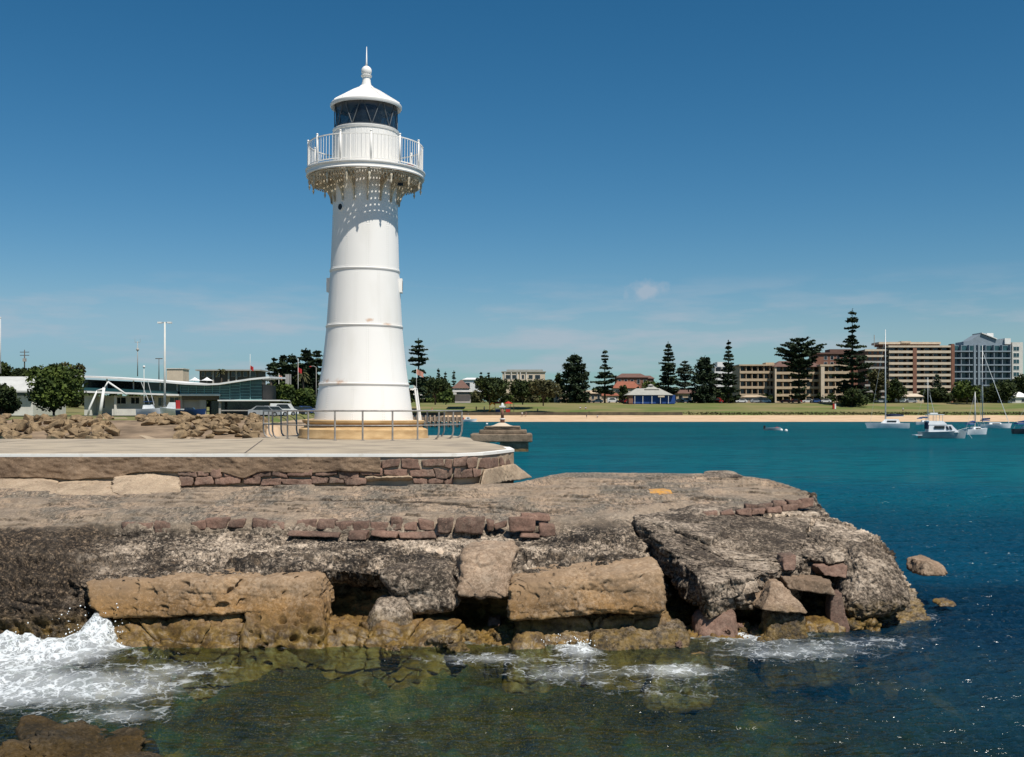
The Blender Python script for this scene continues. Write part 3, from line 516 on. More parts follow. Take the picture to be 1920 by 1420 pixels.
M['render'] = rock_mat('brown_render', base=(0.28, 0.19, 0.12), base2=(0.15, 0.10, 0.065), speck=.10, use_attr=False, bump=.008, wet=False)
inroot(npmesh('render_face', pp, grid_faces(nx, nzv + 8), M['render'], None, True), wall)
# mortar core behind the stones, displaced
nx2 = 760; arc = np.array([(p.x, p.y) for p in edge]); seg = np.linalg.norm(np.diff(arc, axis=0), axis=1); cs = np.concatenate([[0], np.cumsum(seg)])
tt = np.linspace(28, cs[-1], nx2); ax = np.interp(tt, cs, arc[:, 0]); ay = np.interp(tt, cs, arc[:, 1]); zz = np.linspace(PZ - .06, 1.45, 30)
pp = np.stack([np.repeat(ax[:, None], 30, 1), np.repeat(ay[:, None], 30, 1), np.repeat(zz[None], nx2, 0)], -1); n_ = gnormal(pp); n_ = n_ * np.where(n_[..., 1:2] > 0.3, -1, 1)
pp = pp.reshape(-1, 3); pp += n_.reshape(-1, 3) * (.03 * fbm(pp, 3, 4) - .01)[:, None]
inroot(npmesh('mortar_core', pp, grid_faces(nx2, 30), M['mortar'], None, True), wall)
# stones along the wall: two courses on the flat run, one tall course round the corner
specs = []
def d_at(px):                      # distance of the wall edge at a photo column
    r = (arc[:, 0] / arc[:, 1]) * F + CX; return float(np.interp(px, r[:7], arc[:7, 1]))
px = 522
def course(x0, x1, ya, yb, wmin, wmax, dd):
    x = x0
    while x < x1:
        w = min(random.uniform(wmin, wmax), x1 - x)
        if w > 8: specs.append((x, x + w - 2.5, ya + random.uniform(-1, 2), yb + random.uniform(-3, 0), (d_at(x) - dd, d_at(x + w - 2.5) - dd)))
        x += w
course(528, 850, 860, 880, 22, 56, .05); course(335, 850, 880, 896, 22, 58, .10); course(335, 690, 896, 911, 24, 60, .14); course(775, 850, 896, 911, 20, 40, .12); course(850, 935, 858, 879, 14, 30, .12); course(936, 962, 856, 877, 10, 14, .10); course(850, 925, 880, 896, 16, 34, .22)
o = stone_course('wall_stone', [s for s in specs], None, seed=21, thick=.25); inroot(o, wall); o.name = 'stone_facing'
# pale footings crumbling at the foot of the wall
for i, (x0, x1, yt, yf, lb) in enumerate([(-140, 112, 896, 926, 'pale lumpy concrete footing at the foot of the wall by the left edge'), (108, 222, 900, 928, 'second pale concrete footing from the left below the brown render'),
        (215, 338, 889, 927, 'pale concrete footing ending where the lower stones begin'), (690, 778, 890, 908, 'ochre footing patch below the middle of the stone wall')]):
    dt = 26.22 if i < 3 else 26.15; zf = 1.76 if i < 3 else 1.79
    q = [Z(x0 - 8, yf, zf) - (0, 0, .16), Z(x1 + 10, yf, zf) - (0, 0, .16), D(x1, yt + 12, 26.5), D(x0, yt + 12, 26.5), D(x0, yt + 5, dt - .55 if i < 3 else dt - .1), D(x1 - 6, yt + 4, dt - .5 if i < 3 else dt - .1), D(x1 - 6, yt, 26.5), D(x0, yt, 26.5)]
    tag(block_mesh('concrete_footing', q, M['mortar'], res=.035, r=.75, amp=.15, fine=.04, ns=2.6, seed=51 + i, chip=.03, maxn=140), lb, 'footing')
q = [Z(900, 913, 1.74), Z(1000, 896, 1.75), D(962, 892, 30.3), D(898, 900, 27.9), D(908, 881, 26.95), D(967, 870, 29.25), D(958, 868, 30.0), D(900, 880, 27.6)]
tag(block_mesh('concrete_footing', q, M['mortar'], res=.035, r=.2, amp=.05, fine=.02, ns=2.2, seed=59, chip=.04, maxn=100), 'pale concrete wedge at the seaward corner of the wall', 'footing')

# ================================================================ SEA BED, SEA
bx, by = np.meshgrid(np.linspace(-16, 22, 420), np.linspace(5, 36, 340), indexing='ij')
bp_ = np.stack([bx.ravel(), by.ravel(), np.zeros(bx.size)], -1)
def shore_dist(x, y):
    d2 = np.full(len(x), 1e9)
    for s_ in shore[::6]: d2 = np.minimum(d2, (x - s_[0]) ** 2 + (y - s_[1]) ** 2)
    return np.sqrt(d2)
sdist = shore_dist(bp_[:, 0], bp_[:, 1])
off = bp_[:, 0] * 0.55 + (16.5 - bp_[:, 1]) * 0.42 - 1.2              # deeper to the right and towards the viewer
dep = 0.45 + 0.22 * np.minimum(sdist, 2.5) + np.clip(off, -.5, 20) * 0.35 * ss(2.0, 6.5, bp_[:, 0])
dep = dep - 0.42 * fbm(bp_, .55, 4, .55) - .30 * fbm(bp_, 1.4, 4, .6, ridge=True) * ss(5, 2, dep) - .05 * fbm(bp_, 6, 3)
dep = np.maximum(dep, .18); bp_[:, 2] = -dep
M['bed'] = rock_mat('sea_bed', base=(0.34, 0.22, 0.05), base2=(0.010, 0.016, 0.010), speck=.04, use_attr=False, bump=.04, wet=False)
nb_ = M['bed'].node_tree; r_ = [x for x in nb_.nodes if x.type == 'VALTORGB'][0]; e_r = r_.color_ramp.elements; e_r[0].position = .40; e_r[1].position = .70; q_ = e_r.new(.50); q_.color = (.060, .048, .014, 1); q_ = e_r.new(.58); q_.color = (.035, .085, .060, 1); [x for x in nb_.nodes if x.type == 'TEX_NOISE'][0].inputs['Scale'].default_value = .8
tag(npmesh('sea_bed', bp_, grid_faces(420, 340), M['bed'], None, True), kind='structure')
from numpy import interp
def near_sea(x0, x1, y0, y1, nx, ny):
    gx = np.linspace(x0, x1, nx); gy = y0 * (y1 / y0) ** np.linspace(0, 1, ny)
    X, Y = np.meshgrid(gx, gy, indexing='ij'); return np.stack([X.ravel(), Y.ravel(), 0 * X.ravel()], -1)
NX, NY = 900, 620; W = near_sea(-17, 24, 7.5, 60, NX, NY)
q = W.copy(); sdist = shore_dist(q[:, 0], q[:, 1])
wp = np.stack([q[:, 0] * .8 + q[:, 1] * .25, q[:, 1] * 1.55 - q[:, 0] * .35, q[:, 0] * 0], -1)
fade = ss(60, 45, q[:, 1]) * ss(24, 21, q[:, 0]) * ss(-17, -15, q[:, 0])
calm = np.interp(q[:, 0], [-9, 2, 5, 9], [.7, .8, 1.5, 2.2])
h = .035 * fbm(wp, .55, 2) + .026 * fbm(wp + 9, 1.9, 3, .55) + .018 * fbm(wp + 4, 5.0, 3, .5, ridge=True)
W[:, 2] = h * fade * calm * 1.15
def blob(px, py, rx, ry): c = Z(px, py, 0); return np.exp(-(((q[:, 0] - c[0]) / rx) ** 2 + ((q[:, 1] - c[1]) / ry) ** 2))
foam = .85 * blob(20, 1235, 1.1, 1.3) + .75 * blob(190, 1215, .7, .8) + .55 * blob(100, 1300, 1.4, .8) + .55 * blob(230, 1345, .6, .35) + .45 * blob(330, 1255, .8, .5) + .35 * blob(250, 1290, 1., .8)
foam += .95 * blob(1085, 1222, .34, .6) + .62 * blob(900, 1236, .8, .35) + .52 * blob(1050, 1262, .8, .6) + .7 * blob(1270, 1258, .6, .4) + .7 * blob(1400, 1195, .7, .7) + .55 * blob(1480, 1228, 1.1, .5) + .3 * blob(1680, 1205, .8, .4)
foam += .25 * blob(1250, 1290, 1.2, .8) + .30 * blob(1560, 1210, .8, .6) + .55 * blob(905, 1185, .35, .5) + .62 * blob(-60, 1290, 1., 1.5)
foam += .48 * np.exp(-(sdist / .35) ** 2) * ss(-.25, .25, fbm(q, .8, 3)); foam *= ss(30, 24, q[:, 1])
foam = np.clip(foam, 0, 1.2)
# the wave breaking on the left
W[:, 2] += .42 * blob(180, 1212, .30, .42) * (1 + .8 * fbm(q, 3, 3)) + .25 * blob(20, 1222, .8, .38) * (1 + .9 * fbm(q, 3, 3)) + .14 * blob(270, 1232, .5, .35) + .06 * foam * fbm(q, 4, 4, .6) + .07 * blob(1085, 1225, .3, .5) + .10 * blob(100, 1275, .9, .5) * (1 + fbm(q, 3, 3))
dq = np.interp(sdist, [0, 3], [0, 3]); off = q[:, 0] * 0.55 + (16.5 - q[:, 1]) * 0.42 - 1.2
depth = 0.45 + 0.22 * np.minimum(sdist, 2.5) + np.clip(off, -.5, 20) * 0.35 * ss(2.0, 6.5, q[:, 0]); depth = np.where(q[:, 1] > 22, depth + (q[:, 1] - 22) * .6, depth)
opq = (1 - np.exp(-np.clip(depth - .3, 0, 99) * .12)) * (1 + .5 * fbm(q, .5, 3)); opq = np.clip(opq + .42 * ss(1., 6.5, q[:, 0]), .04, 1)
opq = np.maximum(opq, ss(19, 24, q[:, 1]))
fc = grid_faces(NX, NY); mask = np.ones(len(fc), bool)
def water_mat():
    m = bpy.data.materials.new('sea_water'); m.use_nodes = True; nt = m.node_tree; n = nt.nodes; L = nt.links.new; n.clear()
    out = N(n, 'ShaderNodeOutputMaterial'); g = N(n, 'ShaderNodeNewGeometry'); P = g.outputs['Position']
    ao = N(n, 'ShaderNodeAttribute'); ao.attribute_name = 'opacity'; af = N(n, 'ShaderNodeAttribute'); af.attribute_name = 'foam'
    def noise(sc, det, ro, st=(1, 1, 1), rot=0, dist=0):
        mp = N(n, 'ShaderNodeMapping'); mp.inputs['Scale'].default_value = st; mp.inputs['Rotation'].default_value = (0, 0, rot); L(P, mp.inputs[0])
        z = N(n, 'ShaderNodeTexNoise'); z.inputs['Scale'].default_value = sc; z.inputs['Detail'].default_value = det; z.inputs['Roughness'].default_value = ro; z.inputs['Distortion'].default_value = dist; L(mp.outputs[0], z.inputs['Vector']); return z.outputs['Fac']
    def math(op, a, c=0.0, clamp=False):
        q = N(n, 'ShaderNodeMath', operation=op); q.use_clamp = clamp
        for s, v in ((q.inputs[0], a), (q.inputs[1], c)):
            if isinstance(v, (int, float)): s.default_value = v
            else: L(v, s)
        return q.outputs[0]
    def rng(x, a, b, c=0., d=1.):
        q = N(n, 'ShaderNodeMapRange'); q.interpolation_type = 'SMOOTHSTEP'
        for k, v in zip(('From Min', 'From Max', 'To Min', 'To Max'), (a, b, c, d)): q.inputs[k].default_value = v
        L(x, q.inputs['Value']); return q.outputs[0]
    s = N(n, 'ShaderNodeSeparateXYZ'); L(P, s.inputs[0])
    # body colour of the water: deep blue over the deep, green teal over the sand bar further out
    far = rng(math('ADD', s.outputs['Y'], math('MULTIPLY', noise(.05, 3, .5), 22)), 30, 72)
    mxc = N(n, 'ShaderNodeMix', data_type='RGBA'); L(far, mxc.inputs['Factor']); nr_m = N(n, 'ShaderNodeMix', data_type='RGBA'); L(rng(math('ADD', s.outputs['Y'], math('MULTIPLY', s.outputs['X'], .5)), 12, 20), nr_m.inputs['Factor']); nr_m.inputs['A'].default_value = (0.005, 0.020, 0.020, 1); nr_m.inputs['B'].default_value = (0.003, 0.022, 0.050, 1); L(nr_m.outputs['Result'], mxc.inputs['A']); mxc.inputs['B'].default_value = (0.002, 0.105, 0.135, 1)
    ptch = N(n, 'ShaderNodeMix', data_type='RGBA'); L(math('MULTIPLY', rng(noise(.035, 4, .55, (.5, 1.6, 1)), .42, .66), .5), ptch.inputs['Factor']); L(mxc.outputs['Result'], ptch.inputs['A']); ptch.inputs['B'].default_value = (0.002, 0.060, 0.10, 1)
    chp = N(n, 'ShaderNodeMix', data_type='RGBA'); L(math('MULTIPLY', rng(noise(.75, 5, .7, (.45, 1.3, 1), .12), .44, .60), math('MULTIPLY', far, .5)), chp.inputs['Factor']); L(ptch.outputs['Result'], chp.inputs['A']); chp.inputs['B'].default_value = (0.002, 0.050, 0.085, 1)  # darker flecks: shading of distant wave slopes painted into the water colour
    df = N(n, 'ShaderNodeBsdfDiffuse'); L(chp.outputs['Result'], df.inputs['Color'])
    tr = N(n, 'ShaderNodeBsdfTransparent'); tr.inputs['Color'].default_value = (.64, .75, .58, 1)
    body = N(n, 'ShaderNodeMixShader'); L(ao.outputs['Fac'], body.inputs[0]); L(tr.outputs[0], body.inputs[1]); L(df.outputs[0], body.inputs[2])
    h = math('ADD', math('MULTIPLY', noise(2.0, 4, .55, (.7, 1.8, 1), .3), 1.0), math('MULTIPLY', noise(8, 3, .5, (.8, 1.6, 1), -.2), .10))
    h2 = math('ADD', h, math('MULTIPLY', noise(.45, 4, .6, (.6, 1.6, 1), .15), 2.6))
    bp = N(n, 'ShaderNodeBump'); bp.inputs['Distance'].default_value = .20; bp.inputs['Strength'].default_value = 1.0; L(math('MULTIPLY', h2, rng(s.outputs['Y'], 15, 200, 1.0, 3.2)), bp.inputs['Height'])
    gl = N(n, 'ShaderNodeBsdfGlossy'); gl.inputs['Roughness'].default_value = .11; L(bp.outputs[0], gl.inputs['Normal']); L(bp.outputs[0], df.inputs['Normal'])
    fr = N(n, 'ShaderNodeFresnel'); fr.inputs['IOR'].default_value = 1.16; L(bp.outputs[0], fr.inputs['Normal'])
    wsh = N(n, 'ShaderNodeMixShader'); L(math('MINIMUM', fr.outputs[0], .20), wsh.inputs[0]); L(body.outputs[0], wsh.inputs[1]); L(gl.outputs[0], wsh.inputs[2])
    # foam: lacy threads that close up where the attribute is high
    w1 = noise(1.6, 4, .6); mp = N(n, 'ShaderNodeVectorMath', operation='ADD'); L(P, mp.inputs[0]); cc = N(n, 'ShaderNodeCombineXYZ'); L(math('MULTIPLY', w1, .9), cc.inputs[0]); L(math('MULTIPLY', noise(2.1, 4, .6), 1.1), cc.inputs[1]); L(cc.outputs[0], mp.inputs[1])
    vo = N(n, 'ShaderNodeTexVoronoi'); vo.feature = 'DISTANCE_TO_EDGE'; vo.inputs['Scale'].default_value = 3.4; L(mp.outputs[0], vo.inputs['Vector'])
    vo2 = N(n, 'ShaderNodeTexVoronoi'); vo2.feature = 'DISTANCE_TO_EDGE'; vo2.inputs['Scale'].default_value = 9.0; L(mp.outputs[0], vo2.inputs['Vector'])
    lace = math('MAXIMUM', rng(vo.outputs['Distance'], .16, 0), math('MULTIPLY', rng(vo2.outputs['Distance'], .2, 0), .75))
    patt = math('ADD', math('MULTIPLY', lace, .55), math('MULTIPLY', noise(3.5, 6, .62), .85))
    fm = rng(math('ADD', patt, math('MULTIPLY', af.outputs['Fac'], .62)), .96, 1.62)
    fm = math('MULTIPLY', fm, rng(af.outputs['Fac'], .04, .22)); fm = math('MAXIMUM', fm, math('MULTIPLY', rng(math('ADD', af.outputs['Fac'], math('MULTIPLY', noise(2.2, 4, .6), .6)), .55, 1.2), .42))
    fd = N(n, 'ShaderNodeBsdfDiffuse'); fd.inputs['Color'].default_value = (.66, .69, .70, 1)
    fin = N(n, 'ShaderNodeMixShader'); L(math('MULTIPLY', fm, .88), fin.inputs[0]); L(wsh.outputs[0], fin.inputs[1]); L(fd.outputs[0], fin.inputs[2]); L(fin.outputs[0], out.inputs[0])
    return m
M['water'] = water_mat()
# one sea: the detailed near patch and four plain sheets out to the far shore around it, flush at z=0
fv = []; ff = []; base = len(W)
fx = [-900, -17, 24, 1400]; fy = [-60, 7.5, 60, 140, 420]
for y in fy:
    for x in fx: fv.append((x, y, 0))
for r in range(4):
    for c in range(3):
        if r == 1 and c == 1: continue
        a = base + r * 4 + c; ff.append((a, a + 1, a + 5, a + 4))
Wall = np.vstack([W, np.array(fv)]); FF = np.vstack([fc, np.array(ff)])
op = np.concatenate([opq, np.ones(len(fv))]); fo = np.concatenate([foam, np.zeros(len(fv))])
tag(npmesh('sea', Wall, FF, M['water'], None, True, {'opacity': op, 'foam': fo}), kind='structure')
# spray thrown up by the breaking wave
M['spray'] = mat('spray_water', (.85, .87, .87), (.75, .78, .78), rough=.6)
sp = MB()
for k in range(420):
    a = random.random(); c = Z(*( (185, 1210) if a < .55 else (15, 1225) if a < .8 else (1085, 1215)), 0)
    h_ = abs(random.gauss(0, .22 if a < .8 else .08)) + .04; x = c[0] + random.gauss(0, .28 if a < .55 else .5 if a < .8 else .2); y = c[1] + random.gauss(0, .2)
    sp.ball((x, y, h_ * (1.1 if a < .55 else .6) + .05), random.uniform(.004, .013), 5, 4)
tag(sp.build('spray', M['spray'], None, True), 'white spray drops thrown up where waves hit the rocks', 'spray', kind='stuff')
# ================================================================ LIGHTHOUSE
LX, LY = gX(682, 42.2), 42.2
def lz(py): return gZ(py, LY) - PZ
def lr(hw): return hw * LY / F
def white_mat():
    m = mat('lighthouse_white_paint', (0.80, 0.775, 0.73), (0.70, 0.67, 0.61), rough=.45, scale=.9, stretch=(1, 1, .35), detail=7, lo=.2, hi=.5, spec=.3)
    nt = m.node_tree; n = nt.nodes; L = nt.links.new; b = n['Principled BSDF']; src = b.inputs['Base Color'].links[0].from_socket
    # rust bleeding from the plate joints
    t = [x for x in n if x.type == 'TEX_COORD'][0]; cur = src
    for (x, y, z, r) in [(-.72, -1.55, lz(718), .30), (-1.25, -1.15, lz(716), .2), (1.0, -1.1, lz(612), .16), (.35, -1.45, lz(606), .2), (1.3, -.4, lz(760), .1)]:
        vm = N(n, 'ShaderNodeVectorMath', operation='SUBTRACT'); L(t.outputs['Object'], vm.inputs[0]); vm.inputs[1].default_value = (x, y, z)
        ms = N(n, 'ShaderNodeVectorMath', operation='MULTIPLY'); L(vm.outputs[0], ms.inputs[0]); ms.inputs[1].default_value = (1, .4, 2.2)
        ln = N(n, 'ShaderNodeVectorMath', operation='LENGTH'); L(ms.outputs[0], ln.inputs[0])
        z2 = N(n, 'ShaderNodeTexNoise'); z2.inputs['Scale'].default_value = 7; z2.inputs['Detail'].default_value = 5; L(t.outputs['Object'], z2.inputs['Vector'])
        ad = N(n, 'ShaderNodeMath', operation='ADD'); L(ln.outputs['Value'], ad.inputs[0]); mm = N(n, 'ShaderNodeMath', operation='MULTIPLY'); mm.inputs[1].default_value = r * 2.2; L(z2.outputs['Fac'], mm.inputs[0]); L(mm.outputs[0], ad.inputs[1])
        mr = N(n, 'ShaderNodeMapRange'); mr.inputs['From Min'].default_value = r * 2.1; mr.inputs['From Max'].default_value = r * .9; L(ad.outputs[0], mr.inputs['Value'])
        sc = N(n, 'ShaderNodeMath', operation='MULTIPLY'); sc.inputs[1].default_value = .75; L(mr.outputs[0], sc.inputs[0])
        mx = N(n, 'ShaderNodeMix', data_type='RGBA'); L(sc.outputs[0], mx.inputs['Factor']); L(cur, mx.inputs['A']); mx.inputs['B'].default_value = (.50, .24, .09, 1); cur = mx.outputs['Result']
    L(cur, b.inputs['Base Color']); return m
M['white'] = white_mat()
M['cream'] = mat('cream_iron', (0.62, 0.55, 0.42), (0.45, 0.37, 0.26), rough=.6, scale=3)
M['plinth'] = mat('plinth_stone', (0.56, 0.385, 0.20), (0.40, 0.255, 0.12), rough=.9, scale=1.6, stretch=(1, 1, 3), detail=7, bump=.008, bscale=25)
M['steel'] = mat('galvanised_steel', (0.36, 0.34, 0.31), (0.24, 0.22, 0.20), rough=.55, scale=6, metal=.3)
def glass_mat(name, c, rough=.08, mix=.6):
    m = bpy.data.materials.new(name); m.use_nodes = True; b = m.node_tree.nodes['Principled BSDF']; b.inputs['Base Color'].default_value = (*c, 1)
    b.inputs['Roughness'].default_value = rough; b.inputs['Specular IOR Level'].default_value = .6; b.inputs['Alpha'].default_value = mix; return m
M['lamp_glass'] = glass_mat('lantern_glass', (.015, .022, .03), .05, .68)
lh = thing('lighthouse', 'white riveted iron lighthouse with railed gallery and lantern on a sandstone plinth', 'lighthouse', (LX, LY, PZ))
tw = .0075                                             # the tower leans very slightly seaward
lh.rotation_euler = (0, tw, 0)
pl = MB().lathe([(0, 0), (2.50, 0), (2.50, .05), (2.47, .10), (2.46, .33), (2.38, .38), (2.28, .40), (2.27, .44), (2.12, .47), (2.20, .52), (2.33, .60), (2.34, .67), (2.32, .69), (0, .69)], 64)
o = pl.build('plinth', M['plinth'], lh, 'auto')
B = [(lz(792), 92.5), (lz(775), 90.5), (lz(750), 87), (lz(722), 83), (lz(690), 78.5), (lz(655), 74.5), (lz(614), 70.5), (lz(560), 67), (lz(510), 64), (lz(450), 62), (lz(400), 60.5), (lz(384), 60.5)]
def rad(z): return float(np.interp(z, [b[0] for b in B], [lr(b[1]) for b in B]))
zs = np.linspace(B[0][0], B[-1][0], 60); prof = [(rad(z), z) for z in zs] + [(lr(61), lz(370)), (lr(62), lz(345)), (lr(63), 10.1)]
MB().lathe(prof, 96).build('tower', M['white'], lh, True)
for py in (722, 614, 510): 
    z = lz(py); r = rad(z); MB().lathe([(r - .02, z - .05), (r + .018, z - .045), (r + .030, z - .03), (r + .035, z + .025), (r + .012, z + .04), (r - .02, z + .045)], 96).build('joint_band', M['white'], lh, 'auto')
# rivet rows on the plate seams
rv = MB(); bands = [(lz(790), lz(722)), (lz(722), lz(614)), (lz(614), lz(510)), (lz(510), lz(405))]
for bi, (z0, z1) in enumerate(bands):
    for k in range(10):
        for dx in (-.035, .035):
            a = 2 * pi * (k + .5 * (bi % 2)) / 10 + .22
            z = z0 + .1
            while z < z1 - .06:
                r = rad(z); aa = a + dx / r; c = (r * cos(aa), r * sin(aa), z)
                t1 = Vector((-sin(aa), cos(aa), 0)) * .017; nrm = Vector((cos(aa), sin(aa), 0)) * .014; zz_ = Vector((0, 0, .017)); cV = Vector(c)
                rv.add([cV - t1 - zz_, cV + t1 - zz_, cV + t1 + zz_, cV - t1 + zz_, cV + nrm], [(0, 1, 4), (1, 2, 4), (2, 3, 4), (3, 0, 4)]); z += .085
    for zz2 in (z0 + .075, z1 - .075):
        for k in range(130):
            aa = 2 * pi * k / 130; r = rad(zz2); cV = Vector((r * cos(aa), r * sin(aa), zz2)); t1 = Vector((-sin(aa), cos(aa), 0)) * .015; nrm = Vector((cos(aa), sin(aa), 0)) * .012; zz_ = Vector((0, 0, .015))
            rv.add([cV - t1 - zz_, cV + t1 - zz_, cV + t1 + zz_, cV - t1 + zz_, cV + nrm], [(0, 1, 4), (1, 2, 4), (2, 3, 4), (3, 0, 4)])
rv.build('rivets', M['white'], lh)
# porthole, and the little window hoods seen edge-on at both sides
M['black'] = mat('black_opening', (.012, .012, .014), rough=.4)
def on_tower(a, z, dr=0.0): r = rad(z) + dr; return Vector((r * cos(a), r * sin(a), z))
a = radians(-90) - math.asin(39 / 60.5); ph = MB().tube([on_tower(a, lz(397), -.08), on_tower(a, lz(397), .03)], .15, 20); ph = ph.build('porthole_frame', M['white'], lh, 'auto')
MB().tube([on_tower(a, lz(397), .02), on_tower(a, lz(397), .035)], .115, 20).build('porthole_glass', M['black'], ph)
for a in (radians(3), radians(177), radians(88)):
    z = lz(535); u = Vector((-sin(a), cos(a), 0)); c = on_tower(a, z); nrm = Vector((cos(a), sin(a), 0)); q = []
    for dz in (-.28, .25):
        q += [c - u * .24 - nrm * .1 + Vector((0, 0, dz)), c + u * .24 - nrm * .1 + Vector((0, 0, dz)), c + u * .24 + nrm * .10 + Vector((0, 0, dz)), c - u * .24 + nrm * .10 + Vector((0, 0, dz))]
    w = MB().hexa(q).build('window_hood', M['white'], lh)
    q2 = []
    for dz in (-.2, .16): q2 += [c - u * .16 + nrm * .09 + Vector((0, 0, dz)), c + u * .16 + nrm * .09 + Vector((0, 0, dz)), c + u * .16 + nrm * .104 + Vector((0, 0, dz)), c - u * .16 + nrm * .104 + Vector((0, 0, dz))]
    MB().hexa(q2).build('window_pane', M['black'], w)
# door porch frame on the right rear
dm = MB(); dm.tube([(1.78, .1, lz(730)), (1.95, .1, lz(728)), (2.12, .1, .69)], .035, 8); dm.tube([(1.78, .9, lz(730)), (1.95, .9, lz(728)), (2.12, .9, .69)], .035, 8); dm.tube([(1.95, .1, lz(728)), (1.95, .9, lz(728))], .035, 8)
dm.build('door_frame', M['white'], lh)
# gallery: floor grating with small holes that dapple the tower with light
GZ = 10.18; R0, R1 = 1.30, 2.235
fl = MB()
nR, nA = 7, 78
for i in range(nR + 1):
    r = R0 + (R1 - R0) * i / nR; w = .038 if i < nR else .05; fl.lathe([(r - w, GZ + .03), (r + w, GZ + .03), (r + w, GZ - .012), (r - w, GZ - .012), (r - w, GZ + .03)], 120)
for k in range(nA):
    a = 2 * pi * k / nA; c_, s_ = cos(a), sin(a); w = .048; vs = []
    for z in (GZ - .010, GZ + .027):
        for r, sg in ((R0, -1), (R1, -1), (R1, 1), (R0, 1)): vs.append((r * c_ - sg * w * (r / 2.0) * s_, r * s_ + sg * w * (r / 2.0) * c_, z))
    fl.hexa(vs)
fl.build('gallery_floor', M['white'], lh)
MB().lathe([(R1 - .06, GZ - .20), (R1 + .02, GZ - .21), (R1 + .035, GZ - .17), (R1 + .01, GZ - .14), (R1 + .01, GZ - .02), (R1 + .06, GZ + .01), (R1 + .06, GZ + .045), (R1 - .02, GZ + .05), (R1 - .04, GZ + .02), (R1 - .06, GZ - .20)], 96).build('gallery_rim', M['white'], lh, 'auto')
NB = 16
for k in range(NB):
    a = 2 * pi * (k + .5) / NB; ca, sa = cos(a), sin(a)
    def R(r, z, off=0): return (r * ca - off * sa, r * sa + off * ca, z)
    b = MB()
    def flat(pts, w, t=.022):
        for i in range(len(pts) - 1):
            (r0, z0), (r1, z1) = pts[i], pts[i + 1]; L_ = sqrt((r1 - r0) ** 2 + (z1 - z0) ** 2) + 1e-9; nx_, nz_ = -(z1 - z0) / L_ * w, (r1 - r0) / L_ * w
            b.hexa([R(r0 - nx_, z0 - nz_, -t), R(r1 - nx_, z1 - nz_, -t), R(r1 - nx_, z1 - nz_, t), R(r0 - nx_, z0 - nz_, t), R(r0 + nx_, z0 + nz_, -t), R(r1 + nx_, z1 + nz_, -t), R(r1 + nx_, z1 + nz_, t), R(r0 + nx_, z0 + nz_, t)])
    zt = GZ - .16; arcp = [(1.30 + .80 * (1 - cos(t)), lz(384) + (zt - .28 - lz(384)) * sin(t)) for t in np.linspace(0, pi / 2, 9)]
    flat(arcp, .03); flat([(1.30, zt + .1), (2.12, zt + .1)], .035); flat([(2.10, zt - .3), (2.10, zt + .1)], .04); flat([(1.29, lz(386)), (1.29, zt + .1)], .03)
    for i in range(1, 7):            # scrolled lattice between arc and top
        r = 1.30 + .115 * i; za = float(np.interp(r, [p[0] for p in arcp], [p[1] for p in arcp])); flat([(r, za), (r - .06, (za + zt) / 2), (r, zt + .1)], .020, .026); flat([(r - .1, za + .05), (r + .02, (za + zt) / 2 + .03), (r - .1, zt + .1)], .020, .026)
        for zc in np.arange(zt, za + .04, -.115): 
            ring = [(r + .045 * cos(t), zc + .045 * sin(t)) for t in np.linspace(0, 2 * pi, 7)]; flat(ring, .022, .028)
    br = b.build('gallery_bracket', M['cream'], lh)
    pd = MB(); pz = zt - .22; c = R(2.13, 0); prof = [(.001, pz - .36), (.02, pz - .30), (.045, pz - .22), (.022, pz - .16), (.05, pz - .08), (.06, pz), (.03, pz + .06), (.03, pz + .24), (.001, pz + .25)]
    pd.lathe(prof, 8, (c[0], c[1], 0)); pd.build('drop_finial', M['cream'], br, True)
    # small lace valance between brackets along the rim
    vb = MB()
for k in range(96):
    pass
vb = MB()
for k in range(128):
    a = 2 * pi * k / 128; r = R1 - .07; c = (r * cos(a), r * sin(a)); dz = .06 + .05 * (1 + cos(2 * pi * (k % 8) / 8 + 0)) 
    vb.tube([(c[0], c[1], GZ - .25), (c[0], c[1], GZ - .26 - dz)], [.022, .010], 5)
vb.lathe([(R1 - .09, GZ - .27), (R1 - .05, GZ - .27), (R1 - .05, GZ - .24), (R1 - .09, GZ - .24), (R1 - .09, GZ - .27)], 64)
for k in range(80):
    a = 2 * pi * k / 80; a2 = 2 * pi * (k + 1) / 80; r0, r1 = R1 - .07, R1 - .20
    for (aa, ab) in ((a, a2), (a2, a)): vb.tube([(r0 * cos(aa), r0 * sin(aa), GZ - .26), (r1 * cos(ab), r1 * sin(ab), GZ - .50)], .016, 4)
    am = (a + a2) / 2; vb.ball((r1 * cos(a), r1 * sin(a), GZ - .50), .032, 6, 4); vb.ball(((r0 - .065) * cos(am), (r0 - .065) * sin(am), GZ - .38), .030, 6, 4)
vb.build('lace_valance', M['cream'], lh)
# electrical box hanging under the gallery on the right, and a second one behind
for a, r, z, s in ((radians(-52), 1.72, GZ - .36, .16), (radians(-38), 1.85, GZ - .62, .10)):
    c = Vector((r * cos(a), r * sin(a), z)); MB().box(c.x - s, c.x + s, c.y - s * .6, c.y + s * .6, z - s * .5, z + s * .5).build('junction_box', M['black'], lh)
